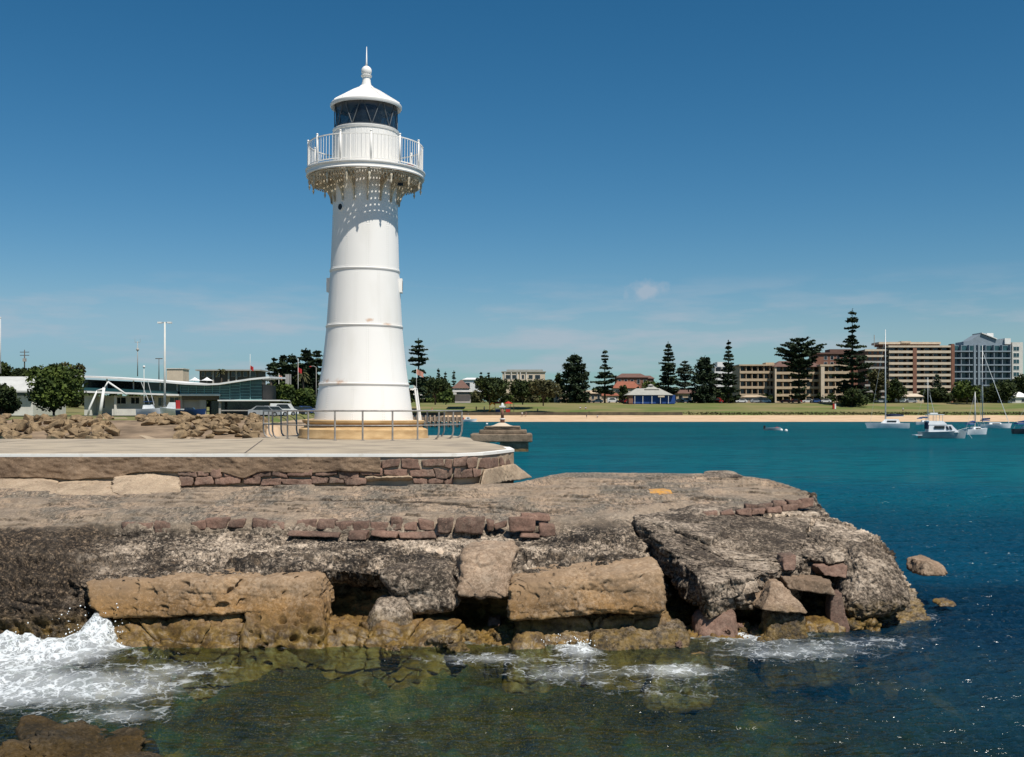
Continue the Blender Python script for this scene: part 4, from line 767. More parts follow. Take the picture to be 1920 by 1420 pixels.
# gallery railing: posts, rails, balusters
GR = 2.19
for k in range(12):
    a = 2 * pi * (k + .42) / 12; c = (GR * cos(a), GR * sin(a)); p = MB(); p.tube([(*c, GZ + .03), (*c, GZ + 1.12)], .032, 8); p.ball((*c, GZ + 1.14), .045, 8, 6); p.build('railing_post', M['white'], lh, True)
rl = MB()
for z in (GZ + .14, GZ + 1.04): rl.lathe([(GR - .018, z - .018), (GR + .018, z - .018), (GR + .018, z + .018), (GR - .018, z + .018), (GR - .018, z - .018)], 48)
rl.build('railing_rail', M['white'], lh)
bl = MB()
for k in range(96):
    a = 2 * pi * k / 96; bl.tube([(GR * cos(a), GR * sin(a), GZ + .14), (GR * cos(a), GR * sin(a), GZ + 1.04)], .012, 5)
bl.build('railing_balusters', M['white'], lh)
# lantern room: drum, glass with diagonal astragals, lens, roof, ball and spike
DR = 1.235; dz0, dz1 = GZ - .3, lz(247)
MB().lathe([(DR, dz0), (DR, dz1 - .12), (DR + .03, dz1 - .10), (DR + .05, dz1 - .02), (DR + .02, dz1), (0, dz1)], 72).build('lantern_drum', M['white'], lh, 'auto')
rbs = MB()
for k in range(36):
    a = 2 * pi * k / 36; rbs.tube([(DR * cos(a), DR * sin(a), dz0 + .3), (DR * cos(a), DR * sin(a), dz1 - .14)], .014, 5)
rbs.build('drum_ribs', M['white'], lh)
gz1 = lz(196); GRr = 1.19
M['astragal'] = mat('astragal_iron', (.13, .14, .145), (.07, .075, .08), rough=.4)
gl = MB().lathe([(GRr, dz1), (GRr, gz1)], 16).build('lantern_glazing', M['lamp_glass'], lh)
asb = MB(); n16 = 10
for k in range(n16):
    a = 2 * pi * k / n16; a2 = 2 * pi * (k + .5) / n16; a3 = 2 * pi * (k - .5) / n16; r = GRr + .012
    def arcseg(a, b_, z0, z1): 
        return [(r * cos(a + (b_ - a) * t), r * sin(a + (b_ - a) * t), z0 + (z1 - z0) * t) for t in np.linspace(0, 1, 7)]
    asb.tube(arcseg(a, a2, dz1, gz1), .018, 5); asb.tube(arcseg(a, a3, dz1, gz1), .018, 5)
for z in (dz1 + .02, gz1 - .02): asb.lathe([(GRr - .02, z - .03), (GRr + .03, z - .03), (GRr + .03, z + .03), (GRr - .02, z + .03)], 60)
asb.build('astragal', M['astragal'], gl)
M['lens'] = mat('lens_glass', (.10, .07, .09), (.04, .045, .06), rough=.12, spec=.9)
ls = MB(); ls.lathe([(.001, dz1 + .05), (.42, dz1 + .08)] + [(.42 + .18 * sin(pi * t) + (.02 if int(t * 20) % 2 else 0), dz1 + .12 + t * .85) for t in np.linspace(0, 1, 21)] + [(.001, dz1 + 1.05)], 24); ls.build('lens', M['lens'], gl, True)
rz = lz(203); ER = 1.375
rp = [(0, rz + .02), (1.16, rz + .06), (1.30, rz - .04), (ER - .03, rz - .05), (ER, rz), (ER, rz + .07), (ER - .04, rz + .12), (1.22, rz + .20), (.9, rz + .40), (.55, rz + .62), (.30, rz + .75), (.20, rz + .84), (.165, rz + 1.0), (.15, rz + 1.16), (.20, rz + 1.20), (.215, rz + 1.25), (.17, rz + 1.28)]
rf = MB().lathe(rp, 72).build('roof', M['white'], lh, 'auto')
rr_ = MB()
for k in range(16):
    a = 2 * pi * (k + .5) / 16; pts = [(r * cos(a), r * sin(a), z + .012) for r, z in rp[6:12]]; rr_.tube(pts, .016, 5)
rr_.build('roof_ribs', M['white'], rf)
bz = rz + 1.42; MB().ball((0, 0, bz), .205, 20, 14).build('ventilator_ball', M['white'], rf, True)
MB().tube([(0, 0, bz + .18), (0, 0, bz + .36), (0, 0, bz + .95)], [.05, .03, .010], 8).build('lightning_rod', M['white'], rf, True)
# person-sized maroon bag seen behind the gallery balusters on the right
o = MB().ball((0, 0, .22), .2, 12, 8, (1, .8, 1.1)); o = o.build('bag', mat('maroon_cloth', (.13, .02, .03), rough=.9), None, True); tag(o, 'small maroon bag on the gallery floor behind the right balusters', 'bag'); o.location = (LX + 1.68 + tw * 10, LY + .2, PZ + GZ + .02)

# ================================================================ SAFETY RAILING AROUND THE PLINTH
rg = thing('safety_railing', 'galvanised pipe railing with curved posts round the lighthouse plinth', 'railing', (LX, LY - .0, PZ))
RR = 3.85; ps = []
for px, d_ in [(578, 39.0), (628, 38.4), (680, 38.3), (736, 38.4), (783, 38.9), (823, 39.6), (850, 40.6), (866, 42.0), (833, 44.0), (801, 45.4)]: ps.append((gX(px, d_) - LX, d_ - LY))
left_ps = [(539, 40.3), (511, 41.5), (494, 43.0), (504, 44.6), (527, 45.6), (556, 46.2)]
for px, d_ in left_ps: ps.insert(0, (gX(px, d_) - LX, d_ - LY))
ps = sorted(ps, key=lambda p: math.atan2(p[1], p[0])); RH = 1.04
for (x, y) in ps:
    r = sqrt(x * x + y * y); ux, uy = x / r, y / r; outside = abs(x) > 2.6
    if outside: pts = [(x - .18 * ux, y - .18 * uy, .0), (x - .05 * ux, y - .05 * uy, .10), (x, y, .28), (x, y, RH - .04)]
    else: pts = [(x, y, 0), (x, y, RH - .02)]
    pm = MB().tube(pts, .032, 8); pm.slab([(pts[0][0] - .07, pts[0][1] - .07), (pts[0][0] + .07, pts[0][1] - .07), (pts[0][0] + .07, pts[0][1] + .07), (pts[0][0] - .07, pts[0][1] + .07)], 0, .015); pm.build('post', M['steel'], rg, 'auto')
i0 = min(range(len(ps)), key=lambda i: abs(math.degrees(math.atan2(ps[i][1], ps[i][0])) - 118)); order = ps[i0:] + ps[:i0]
for z, r in ((RH, .03), (.52, .022)):
    MB().tube([(x, y, z) for x, y in order + [order[0]]], r, 8).build('rail', M['steel'], rg, True)
# ================================================================ FAR SHORE
def Ys(px): return np.interp(px, [-3000, 520, 740, 6000], [118., 118., 351., 351.])
def hz(px, d):
    right = np.interp(d, [-30, 0, 4, 15, 17, 54, 62, 120, 300, 900], [-3, 0, .55, 2.0, 2.55, 6.25, 6.5, 6.6, 9, 9])
    leftz = np.interp(d, [-30, -6, 0, 17, 24, 80, 140, 300, 900], [-3, -1.0, 0.2, 2.4, 2.7, 2.75, 3.2, 6.5, 8.5])
    w = ss(520, 740, px); return right * w + leftz * (1 - w)
gpx = np.concatenate([np.linspace(-2600, -400, 30), np.arange(-380, 2400, 10), np.linspace(2420, 5000, 30)])
gd = np.array([-30, -6, -2, 0, 2, 4, 7, 10, 13, 15, 17, 20, 24, 30, 38, 46, 54, 60, 62, 80, 110, 140, 200, 300, 500, 900])
A_, B_ = np.meshgrid(gpx, gd, indexing='ij'); Yg = Ys(A_) + B_; Xg = (A_ - CX) * Yg / F; Zg = hz(A_, B_)
pg = np.stack([Xg, Yg, Zg], -1).reshape(-1, 3); pg[:, 2] += .12 * fbm(pg, .12, 3) * (B_.ravel() > 1) * (B_.ravel() < 55)
fg = grid_faces(len(gpx), len(gd)); fi = np.repeat(np.arange(len(gpx) - 1), len(gd) - 1); fj = np.tile(np.arange(len(gd) - 1), len(gpx) - 1)
M['sand'] = mat('beach_sand', (0.56, 0.40, 0.255), (0.47, 0.32, 0.195), rough=.95, scale=.25, stretch=(1, 3, 1), bump=.02, bscale=3)
M['grass'] = mat('park_grass', (0.095, 0.130, 0.028), (0.200, 0.165, 0.070), rough=.95, scale=.045, stretch=(1, 2.2, 1), detail=8, bump=.08, bscale=2, lo=.40, hi=.62)
M['shore_dirt'] = mat('shore_dirt', (0.28, 0.20, 0.13), (0.14, 0.10, 0.065), rough=.95, scale=.4, detail=8, bump=.05, bscale=3)
def sub(name, m, sel):
    f = fg[sel]; u, inv = np.unique(f, return_inverse=True); tag(npmesh(name, pg[u], inv.reshape(f.shape), m, None, True), kind='structure')
isL = gpx[fi] < 500
sub('beach', M['sand'], ~isL & (gd[fj] < 15)); sub('grass_bank', M['grass'], ~isL & (gd[fj] >= 15)); sub('shore_ground', M['shore_dirt'], isL & (gd[fj] < 17)); sub('waterfront_grass', M['grass'], isL & (gd[fj] >= 17))
M['asphalt'] = mat('asphalt', (.06, .058, .055), (.045, .045, .045), rough=.9, scale=1)
def P3(px, d, dz=0.0): Y = float(Ys(px)) + d; return Vector((gX(px, Y), Y, float(hz(px, d)) + dz))
rd = []
for px in range(800, 2400, 50): rd += [P3(px, 63, .06), P3(px, 72, .06)]
tag(MB().add(rd, [(2 * i, 2 * i + 2, 2 * i + 3, 2 * i + 1) for i in range(len(rd) // 2 - 1)]).build('road', M['asphalt']), kind='structure')
rd = []
for px in range(-300, 560, 40): rd += [P3(px, 44, .05), P3(px, 60, .05)]
tag(MB().add(rd, [(2 * i, 2 * i + 2, 2 * i + 3, 2 * i + 1) for i in range(len(rd) // 2 - 1)]).build('car_park', M['asphalt']), kind='structure')
# pale launching ramp between the two rock banks
M['ramp'] = mat('ramp_concrete', (.40, .31, .21), (.30, .22, .15), rough=.9, scale=.5)
rp_ = [P3(190, 22, .08), P3(235, 22, .08), P3(420, -3, .35), P3(300, -3, .35)]
tag(MB().add(rp_, [(0, 1, 2, 3)]).build('boat_ramp', M['ramp']), kind='structure')
# low wall between the sand and the grass
lw = MB()
pp_ = [P3(px, 15.2) for px in range(760, 1300, 20)]
for a, b in zip(pp_[:-1], pp_[1:]): lw.hexa([a - Vector((0, 0, .6)), b - Vector((0, 0, .6)), b + Vector((0, .4, -.6)), a + Vector((0, .4, -.6)), a + Vector((0, 0, 1.0)), b + Vector((0, 0, 1.0)), b + Vector((0, .4, 1.0)), a + Vector((0, .4, 1.0))])
tag(lw.build('retaining_wall', mat('dark_wall', (.12, .095, .06), (.07, .055, .04), rough=.9, scale=.6)), 'low dark retaining wall along the top of the beach', 'wall')

# ---------------- riprap: every rock a thing of its own
protos = []
for i in range(10):
    bm = bmesh.new(); w, d_, h_ = random.uniform(.55, .95), random.uniform(.45, .75), random.uniform(.32, .6)
    for k in range(15): v = Vector((random.uniform(-1, 1), random.uniform(-1, 1), random.uniform(-1, 1))); v = v / max(abs(c) for c in v) * random.uniform(.7, 1); bm.verts.new((v.x * w, v.y * d_, v.z * h_))
    r = bmesh.ops.convex_hull(bm, input=bm.verts); bmesh.ops.delete(bm, geom=[g for g in r['geom_interior'] if isinstance(g, bmesh.types.BMVert)], context='VERTS'); bmesh.ops.bevel(bm, geom=list(bm.edges), offset=.03, segments=1, affect='EDGES')
    me = bpy.data.meshes.new('riprap_rock'); bm.to_mesh(me); bm.free(); me.materials.append(M['riprap']); o = bpy.data.objects.new('riprap_rock', me); col.objects.link(o); protos.append(o)
n = 0
for (p0, p1, cnt, lab, grp) in [(-40, 212, 148, 'angular brown armour rock in the bank left of the launching ramp', 'armour rocks left of the ramp'), (262, 500, 150, 'angular brown armour rock in the bank right of the launching ramp', 'armour rocks right of the ramp')]:
    for k in range(cnt):
        px = random.uniform(p0, p1); d = random.uniform(-1.5, 18) if p0 < 0 else random.uniform(2, 20); b = protos[k % 10]
        if p0 > 0 and px < 330: d = max(d, 12 + random.uniform(0, 8))
        o = b if n < 10 and n == (k % 10) and p0 < 0 else b.copy()
        if o is not b: col.objects.link(o)
        o.location = P3(px, d, random.uniform(.05, .45)); o.rotation_euler = (random.uniform(-.5, .5), random.uniform(-.5, .5), random.uniform(0, 6.28))
        s = random.uniform(.55, 1.45) * (1.0 if p0 < 0 else .9); o.scale = (s, s, s); tag(o, lab, 'rock', grp); n += 1

# ---------------- foliage
def leaf_mat(name, c, c2, sc=.5):
    m = mat(name, c, c2, rough=.75, scale=sc, detail=4, spec=.15, lo=.4, hi=.62); b = m.node_tree.nodes['Principled BSDF']; return m
M['pine'] = leaf_mat('pine_needles', (.040, .058, .026), (.014, .024, .014))
M['pine_l'] = leaf_mat('pine_needles_pale', (.075, .090, .058), (.030, .042, .028))
M['leaf'] = leaf_mat('bush_leaves', (.085, .115, .022), (.028, .045, .012))
M['leaf_d'] = leaf_mat('dark_leaves', (.055, .072, .020), (.016, .026, .010))
M['leaf_b'] = leaf_mat('olive_leaves', (.100, .092, .036), (.038, .038, .018))
M['bark'] = mat('tree_bark', (.11, .085, .06), (.06, .045, .035), rough=.9, scale=3)
def quads(c, s, flat=0.0):
    """leaf quads at centres c with sizes s; flat=1 keeps them level"""
    n = len(c); a = RNG.normal(size=(n, 3)); a[:, 2] *= (1 - flat); a /= np.linalg.norm(a, axis=1)[:, None]; b = RNG.normal(size=(n, 3)); b[:, 2] *= (1 - .6 * flat); b -= a * (a * b).sum(1)[:, None]; b /= np.linalg.norm(b, axis=1)[:, None]
    s = np.asarray(s).reshape(-1, 1) * np.ones((n, 1)); V = np.stack([c - a * s - b * s * .5, c + a * s - b * s * .5, c + a * s * .7 + b * s * .6, c - a * s * .8 + b * s * .5], 1).reshape(-1, 3)
    return V, np.arange(4 * n).reshape(-1, 4)
def pine(px, ytop, ybase, hw, Y, label, shape='cone', dens=1.0, m='pine', tiers=None, cat='pine tree', group=None, leaf=.42):
    s = Y / F; H = (ybase - ytop) * s; Rm = hw * s; zb = gZ(ybase, Y); t = thing('norfolk_pine', label, cat, (gX(px, Y), Y, zb), 0, group)
    MB().tube([(0, 0, -.5), (0, 0, H * .5), (0, 0, H * .98)], [H * .016 + .08, H * .010 + .05, .03], 8).build('trunk', M['bark'], t, True)
    tiers = tiers or int(H / (.95 if shape == 'dense' else 1.05)); C = []; Sz = []
    for i in range(tiers):
        f = (i + .5) / tiers
        if shape == 'cone': w = .06 + .94 * f ** .85; w = min(w, 1) * (1 if f < .93 else .8)
        elif shape == 'dense': w = min(1, .18 + 1.6 * f ** 1.0) ** .8
        elif shape == 'umbrella': w = [.45, .75, .95, 1.0, .92, .8, .7][min(6, int(f * 14))] if f < .5 else .62 + .3 * sin(6 * f)
        elif shape == 'sparse': w = np.interp(f, [0, .05, .15, .22, .30, .38, .5, .62, .72, .85, 1], [.05, .28, .30, .12, .28, .62, .95, 1.0, .72, .9, .6])
        elif shape == 'tuft': w = np.interp(f, [0, .1, .3, .42, .6, .8, 1], [.15, .5, 1, .45, .7, .8, 1])
        if f > .9 and shape != 'dense': continue
        nb = random.randint(6, 8); z = H * (1 - f) * .97; a0 = random.random() * 6; z += random.uniform(-.5, .5); w *= random.uniform(.85, 1.1)
        for k in range(nb):
            a = a0 + 2 * pi * k / nb + random.uniform(-.2, .2); R_ = max(.3, Rm * w * random.uniform(.70, 1.22)); m_ = max(3, int(R_ * 4.6 * dens))
            u = np.linspace(.12, 1, m_) ** .8; up = .10 * R_ * u ** 2 if shape != 'umbrella' else .22 * R_ * u ** 2
            dr_ = random.uniform(-.16, .12); base = np.stack([cos(a) * R_ * u, sin(a) * R_ * u, z + random.uniform(-.2, .2) + dr_ * R_ * u + up], 1)
            
            for q in range(3): C.append(base + RNG.normal(size=base.shape) * (.14 + .05 * R_, .14 + .05 * R_, .07 + (.06 * R_ if shape == 'dense' else 0))); Sz.append(leaf * (.50 + .7 * RNG.random(len(base))))
    C.append(np.stack([RNG.normal(size=14) * .12, RNG.normal(size=14) * .12, H * np.linspace(.90, 1.0, 14)], 1)); Sz.append(np.full(14, leaf * .5))
    V, Q = quads(np.vstack(C), np.concatenate(Sz), .55); npmesh('crown', V, Q, M[m], t); return t
def broad(x0, x1, ytop, ybase, Y, label, m='leaf', n=2200, trunk=.22, leaf=.45, name='broadleaf_tree', cat='tree', group=None, lobes=9, dome=.6):
    s = Y / F; W_ = (x1 - x0) * s; H = (ybase - ytop) * s; zb = gZ(ybase, Y); t = thing(name, label, cat, (gX((x0 + x1) / 2, Y), Y, zb), 0, group)
    C = []; Sz = []; tb = MB(); th = H * trunk; tb.tube([(0, 0, -.4), (0, 0, th), (W_ * .03, 0, H * .6)], [.05 * H ** .6 + .06, .035 * H ** .6 + .05, .05], 7)
    for i in range(lobes):
        a = random.uniform(0, 6.28); r = sqrt(random.random()) * .62; f = random.uniform(0, 1)
        cz = th + (H - th) * (.25 + .60 * f * (1 - .55 * r ** 2)); cx = cos(a) * r * W_ / 2 ; cy = sin(a) * r * W_ / 2; lr_ = min(W_, H) * random.uniform(.20, .30)
        if cz + lr_ > H: cz = H - lr_ * random.uniform(.85, 1.0)
        k = int(n / lobes); d = RNG.normal(size=(k, 3)); d /= np.linalg.norm(d, axis=1)[:, None]; rr = lr_ * (1 - .45 * RNG.random((k, 1)) ** 2); c = d * rr * (W_ / max(W_, H) * 1.25, 1.1, .85) + (cx, cy, cz); c += .10 * lr_ * RNG.normal(size=c.shape)
        C.append(c); Sz.append(leaf * (.45 + .75 * RNG.random(k))); tb.tube([(0, 0, th * .8), (cx * .5, cy * .5, (th + cz) / 2), (cx, cy, cz)], [.10, .07, .03], 5)
    c = np.vstack(C); c[:, 2] = np.maximum(c[:, 2], th * .55 + .3 * RNG.random(len(c))); c[:, 0] = np.clip(c[:, 0], -W_ * .54, W_ * .54)
    V, Q = quads(c, np.concatenate(Sz), .15); tb.build('trunk', M['bark'], t, True); npmesh('crown', V, Q, M[m], t); return t

pine(785, 634, 764, 20, 300, 'lone ragged pine with a tufted top just right of the lighthouse', 'tuft', 1.5, tiers=17, leaf=.42)
pine(1078, 662, 753, 27, 412, 'broad dense dark pine, the one farthest left of those above the tan houses', 'dense', 1.3, leaf=.45)
pine(1134, 656, 754, 20, 410, 'slender pointed pine with a thin sparse top beside the broad dense pine', 'sparse', 1.7, tiers=16, leaf=.46)
pine(1253, 640, 750, 26, 425, 'tall conical pine just right of the blue walled pavilion', 'cone', 1.7, leaf=.52)
pine(1284, 676, 750, 17, 445, 'pale hazy pine standing close behind the tall conical pine', 'tuft', 1.7, m='pine_l', leaf=.5)
pine(1321, 667, 756, 26, 410, 'broad dark bushy pine between the pavilion and the white flats', 'dense', 1.2, leaf=.45)
pine(1366, 638, 756, 19, 408, 'slim pointed pine in front of the left end of the tan apartments', 'cone', 1.7, leaf=.5)
pine(1498, 633, 758, 37, 405, 'flat topped umbrella shaped pine in front of the tan apartments', 'umbrella', 1.5, leaf=.5, tiers=19)
pine(1598, 579, 768, 33, 398, 'tallest pine with long separate level branches and a knobbed top', 'sparse', 1.9, tiers=23, leaf=.56)
pine(1757, 700, 765, 17, 430, 'half hidden pine before the right end of the balcony tower', 'cone', 1.2)
for i, (px, yt, hw) in enumerate([(514, 672, 13), (531, 666, 15), (548, 663, 17), (574, 653, 21), (594, 658, 19)]):
    pine(px, yt, 752, hw, 330, 'dark pine in the row just left of the lighthouse tower', 'dense' if i % 2 else 'tuft', 1.8, group='pines left of the tower', tiers=16, leaf=.5)
for i, (px, yt) in enumerate([(822, 691), (835, 697), (851, 695), (902, 698), (916, 699)]):
    pine(px, yt, 735, 6, 500, 'small distant pine tip above the round trees', 'cone', .8, m='pine', group='distant pine tips')
broad(784, 848, 702, 757, 360, 'wide dark tree right of the lone ragged pine', 'leaf_d', 3600, lobes=14)
broad(820, 852, 730, 757, 352, 'low light green bush below the wide dark tree', 'leaf', 900, .05, name='bush', cat='bush')
broad(876, 960, 708, 757, 372, 'wide spreading dark fig tree behind the playground', 'leaf_d', 4600, lobes=18)
broad(950, 1010, 712, 757, 384, 'middle fig tree of the three behind the playground, overlapping the wide one', 'leaf_d', 3400, lobes=14)
broad(985, 1052, 712, 759, 368, 'olive fig tree at the right end of the three behind the playground', 'leaf_b', 3200, lobes=14)
broad(1035, 1062, 698, 755, 420, 'tall thin dark tree touching the left side of the broad dense pine', 'leaf_d', 1200)
broad(1160, 1178, 718, 757, 415, 'small green tree in front of the red tiled roofs', 'leaf_d', 700)
broad(1205, 1245, 712, 740, 450, 'green tree behind the pavilion roof', 'leaf', 1000)
broad(1625, 1668, 690, 760, 412, 'brown green tree right of the tallest pine', 'leaf_b', 3000, lobes=12)
broad(1665, 1706, 712, 762, 409, 'rounded dark tree in front of the left part of the balcony tower', 'leaf_d', 2200)
broad(1790, 1836, 709, 762, 402, 'bright round tree in front of the teal glass tower', 'leaf', 2600, lobes=10)
broad(1845, 1905, 712, 764, 412, 'wide dark tree before the right part of the teal glass tower', 'leaf_d', 3600, lobes=14)
broad(1896, 1935, 700, 762, 420, 'tall dark tree at the right edge behind the park', 'leaf_d', 2000)
broad(1735, 1790, 725, 764, 416, 'low dark shrubbery at the foot of the balcony tower', 'leaf_d', 2000, .05, name='bush', cat='bush')
broad(1560, 1632, 728, 770, 392, 'shadowy undergrowth round the foot of the tallest pine', 'leaf_d', 2600, .03, name='bush', cat='bush')
broad(46, 156, 684, 781, 178, 'big round leafy bush in front of the white boat shed', 'leaf', 9500, .08, .30, name='bush', cat='bush', lobes=24)
broad(-30, 32, 718, 781, 172, 'round leafy bush cut off by the left edge of the picture', 'leaf_d', 5200, .08, .28, name='bush', cat='bush', lobes=14)
broad(-25, 26, 672, 740, 235, 'dark tree at the far left behind the shed', 'leaf_d', 2600, .2, .35)
for i, (a, b, yt) in enumerate([(20, 62, 690), (50, 92, 686), (78, 118, 678), (105, 158, 679)]):
    broad(a, b, yt, 745, 230 + 5 * i, 'dark green tree rising behind the boat shed roof', 'leaf_b' if i == 3 else 'leaf_d', 2200, .2, .35, group='trees behind the boat shed')
broad(497, 548, 718, 768, 205, 'green shrub at the right end of the glass restaurant', 'leaf', 2600, .1, .32, name='bush', cat='bush')
broad(545, 600, 728, 770, 215, 'green shrub above the parked cars left of the tower', 'leaf', 2600, .1, .32, name='bush', cat='bush')
k = 0
for px in list(range(700, 1990, 23)):
    w = random.uniform(16, 30); broad(px - w, px + w, random.uniform(718, 733), 760, random.uniform(440, 540), 'low dark tree in the town behind the foreshore park', random.choice(['leaf_d', 'leaf_b', 'leaf_d']), 760, .02, .8, group='town trees behind the park', lobes=8)
for px in list(range(770, 1960, 21)):
    w = random.uniform(14, 26); broad(px - w, px + w, random.uniform(731, 744), 758, random.uniform(428, 446), 'low dark tree in the town behind the foreshore park', random.choice(['leaf_d', 'leaf_b', 'leaf_d', 'leaf']), 520, .02, .6, group='town trees behind the park', lobes=7)
for px in list(range(-80, 690, 30)):
    w = random.uniform(18, 30); broad(px - w, px + w, random.uniform(722, 738), 772, random.uniform(300, 340), 'low dark tree behind the restaurant and car park', 'leaf_d', 800, .02, .6, group='trees behind the restaurant', lobes=6)
# palms
def palm(px, ytop, ybase, Y, hw, label):
    s = Y / F; H = (ybase - ytop) * s; t = thing('palm_tree', label, 'palm tree', (gX(px, Y), Y, gZ(ybase, Y))); R_ = hw * s
    MB().tube([(0, 0, 0), (.05, 0, H * .45), (0, 0, H * .78)], [.3, .24, .22], 8).build('trunk', M['bark'], t, True)
    for k in range(26):
        a = random.uniform(0, 6.28); el = random.uniform(-.5, 1.3); b = MB(); pts = []
        for j in range(7): u = j / 6; pts.append(Vector((cos(a) * R_ * u * cos(el * .7), sin(a) * R_ * u * cos(el * .7), H * .78 + R_ * (sin(el) * u - .75 * u * u))))
        sd_ = Vector((-sin(a), cos(a), 0)); vs = []; fs = []
        for j, p in enumerate(pts): w = .20 * (1 - j / 7) + .05; vs += [p - sd_ * w - Vector((0, 0, w)), p, p + sd_ * w - Vector((0, 0, w))]
        for j in range(6): q = 3 * j; fs += [(q, q + 1, q + 4, q + 3), (q + 1, q + 2, q + 5, q + 4)]
        b.add(vs, fs).build('frond', M['leaf_b'], t)
palm(415, 681, 745, 240, 11, 'palm rising in front of the flat roofed house behind the restaurant')
palm(568, 688, 752, 235, 14, 'shaggy palm left of the lighthouse tower before the dark pines')
palm(508, 697, 750, 230, 8, 'short palm behind the tip of the glass restaurant roof')

# ---------------- buildings
class Fr:
    def __init__(s, pxc, Y, ybase, rot=0): s.Y = Y; s.x0 = gX(pxc, Y); s.zb = gZ(ybase, Y); s.loc = (s.x0, Y, s.zb)
    def X(s, px, yo=0): return (px - CX) * (s.Y + yo) / F - s.x0
    def Z(s, py, yo=0): return EYE + (HY - py) * (s.Y + yo) / F - s.zb
    def fb(s, mb, x0, x1, y0, y1, yo0, yo1): mb.box(s.X(x0, yo0), s.X(x1, yo0), yo0, yo1, s.Z(y1, yo0), s.Z(y0, yo0)); return mb
def paint(name, c, **kw): return mat(name, c, tuple(x * .86 for x in c), rough=kw.pop('rough', .8), scale=kw.pop('scale', .8), **kw)
M['w_wall'] = paint('white_wall', (.62, .60, .55)); M['w_trim'] = paint('white_trim', (.74, .73, .70)); M['d_glass'] = mat('dark_window', (.022, .03, .036), (.012, .016, .02), rough=.12, spec=.6)
M['t_glass'] = mat('teal_window', (.035, .10, .115), (.015, .05, .06), rough=.12, spec=.6, scale=.4); M['t_frame'] = paint('teal_frame', (.22, .42, .42)); M['conc'] = paint('grey_concrete', (.36, .34, .31)); M['tan'] = paint('tan_wall', (.48, .37, .25))
M['cream_w'] = paint('cream_wall', (.58, .48, .36)); M['brick'] = paint('brown_brick', (.22, .105, .07)); M['rtile'] = paint('terracotta_roof', (.27, .095, .055)); M['btile'] = paint('brown_roof', (.15, .085, .065)); M['groof'] = paint('grey_roof', (.34, .33, .29))
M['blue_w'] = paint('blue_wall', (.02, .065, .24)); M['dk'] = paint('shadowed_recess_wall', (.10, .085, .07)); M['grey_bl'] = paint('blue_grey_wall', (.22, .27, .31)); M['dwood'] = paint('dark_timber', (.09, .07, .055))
def win(fr, root, x0, x1, y0, y1, yo, m='d_glass', fm='w_trim', mull=0, name='window'):
    """a window: projecting frame (four bars and mullions) round a pane"""
    f = MB(); w = .07; X0, X1 = fr.X(x0, yo), fr.X(x1, yo); Z0, Z1 = fr.Z(y1, yo), fr.Z(y0, yo)
    f.box(X0, X0 + w, yo - .06, yo + .02, Z0, Z1).box(X1 - w, X1, yo - .06, yo + .02, Z0, Z1).box(X0 + w, X1 - w, yo - .06, yo + .02, Z1 - w, Z1).box(X0 + w, X1 - w, yo - .06, yo + .02, Z0, Z0 + w)
    for i in range(mull): x = X0 + (X1 - X0) * (i + 1) / (mull + 1); f.box(x - w / 2, x + w / 2, yo - .05, yo + .02, Z0 + w, Z1 - w)
    o = f.build(name, M[fm], root); MB().box(X0 + w, X1 - w, yo - .02, yo + .01, Z0 + w, Z1 - w).build('pane', M[m], o); return o

# boat shed with a curved pale roof
fr = Fr(15, 190, 781); b = thing('boat_shed', 'long white boat shed with a curved pale roof behind the round bush', 'shed', fr.loc)
mb = MB(); fr.fb(mb, -90, 62, 735, 781, 0, 14); mb.build('wall', M['w_wall'], b)
M['proof'] = paint('pale_metal_roof', (.50, .50, .47)); prof = []
for i in range(9): t = i / 8; prof.append((fr.Z(733) + (fr.Z(704) - fr.Z(733)) * sin(t * pi / 2), -1.2 + 8 * t))
vs = []; 
for xx in (fr.X(-95), fr.X(66)):
    for z, y in prof: vs.append((xx, y, z))
for xx in (fr.X(-95), fr.X(66)):
    for z, y in prof: vs.append((xx, y, z - .3))
n9 = 9; fs = [(i, i + 1, n9 + i + 1, n9 + i) for i in range(8)] + [(2 * n9 + i, 2 * n9 + i + 1, 3 * n9 + i + 1, 3 * n9 + i) for i in range(8)] + [(i, i + 1, 2 * n9 + i + 1, 2 * n9 + i) for i in range(8)] + [(n9 + i, n9 + i + 1, 3 * n9 + i + 1, 3 * n9 + i) for i in range(8)] + [(0, n9, 3 * n9, 2 * n9)]
MB().add(vs, fs).build('roof', M['proof'], b)
MB().box(fr.X(-85), fr.X(58), -.06, .02, fr.Z(742), fr.Z(733)).build('window_band', M['d_glass'], b)
# restaurant: long two-storey glass building with a wavy white roof
fr = Fr(330, 190, 779); b = thing('glass_restaurant', 'long waterfront restaurant with teal glass and a white roof rising at its right end', 'building', fr.loc)
roofpts = [(136, 704), (180, 706), (230, 709), (300, 714), (345, 718), (385, 719.5), (410, 718.5), (440, 714), (470, 709.5), (505, 706)]
def roofz(px): return float(np.interp(px, [p[0] for p in roofpts], [p[1] for p in roofpts]))
vs = []; fs = []
for i, (px, py) in enumerate(roofpts):
    for yo, dz in ((-1.6, 0), (12, .25)):
        z = fr.Z(py, -1.6) + dz; x = fr.X(px, -1.6); vs += [(x, yo, z), (x, yo, z - .30)]
for i in range(len(roofpts) - 1):
    a = 4 * i; c = a + 4; fs += [(a, c, c + 2, a + 2), (a + 1, c + 1, c + 3, a + 3), (a, c, c + 1, a + 1), (a + 2, c + 2, c + 3, a + 3)]
fs += [(0, 1, 3, 2), (a + 4, a + 5, a + 7, a + 6)]
MB().add(vs, fs).build('roof', M['w_trim'], b)
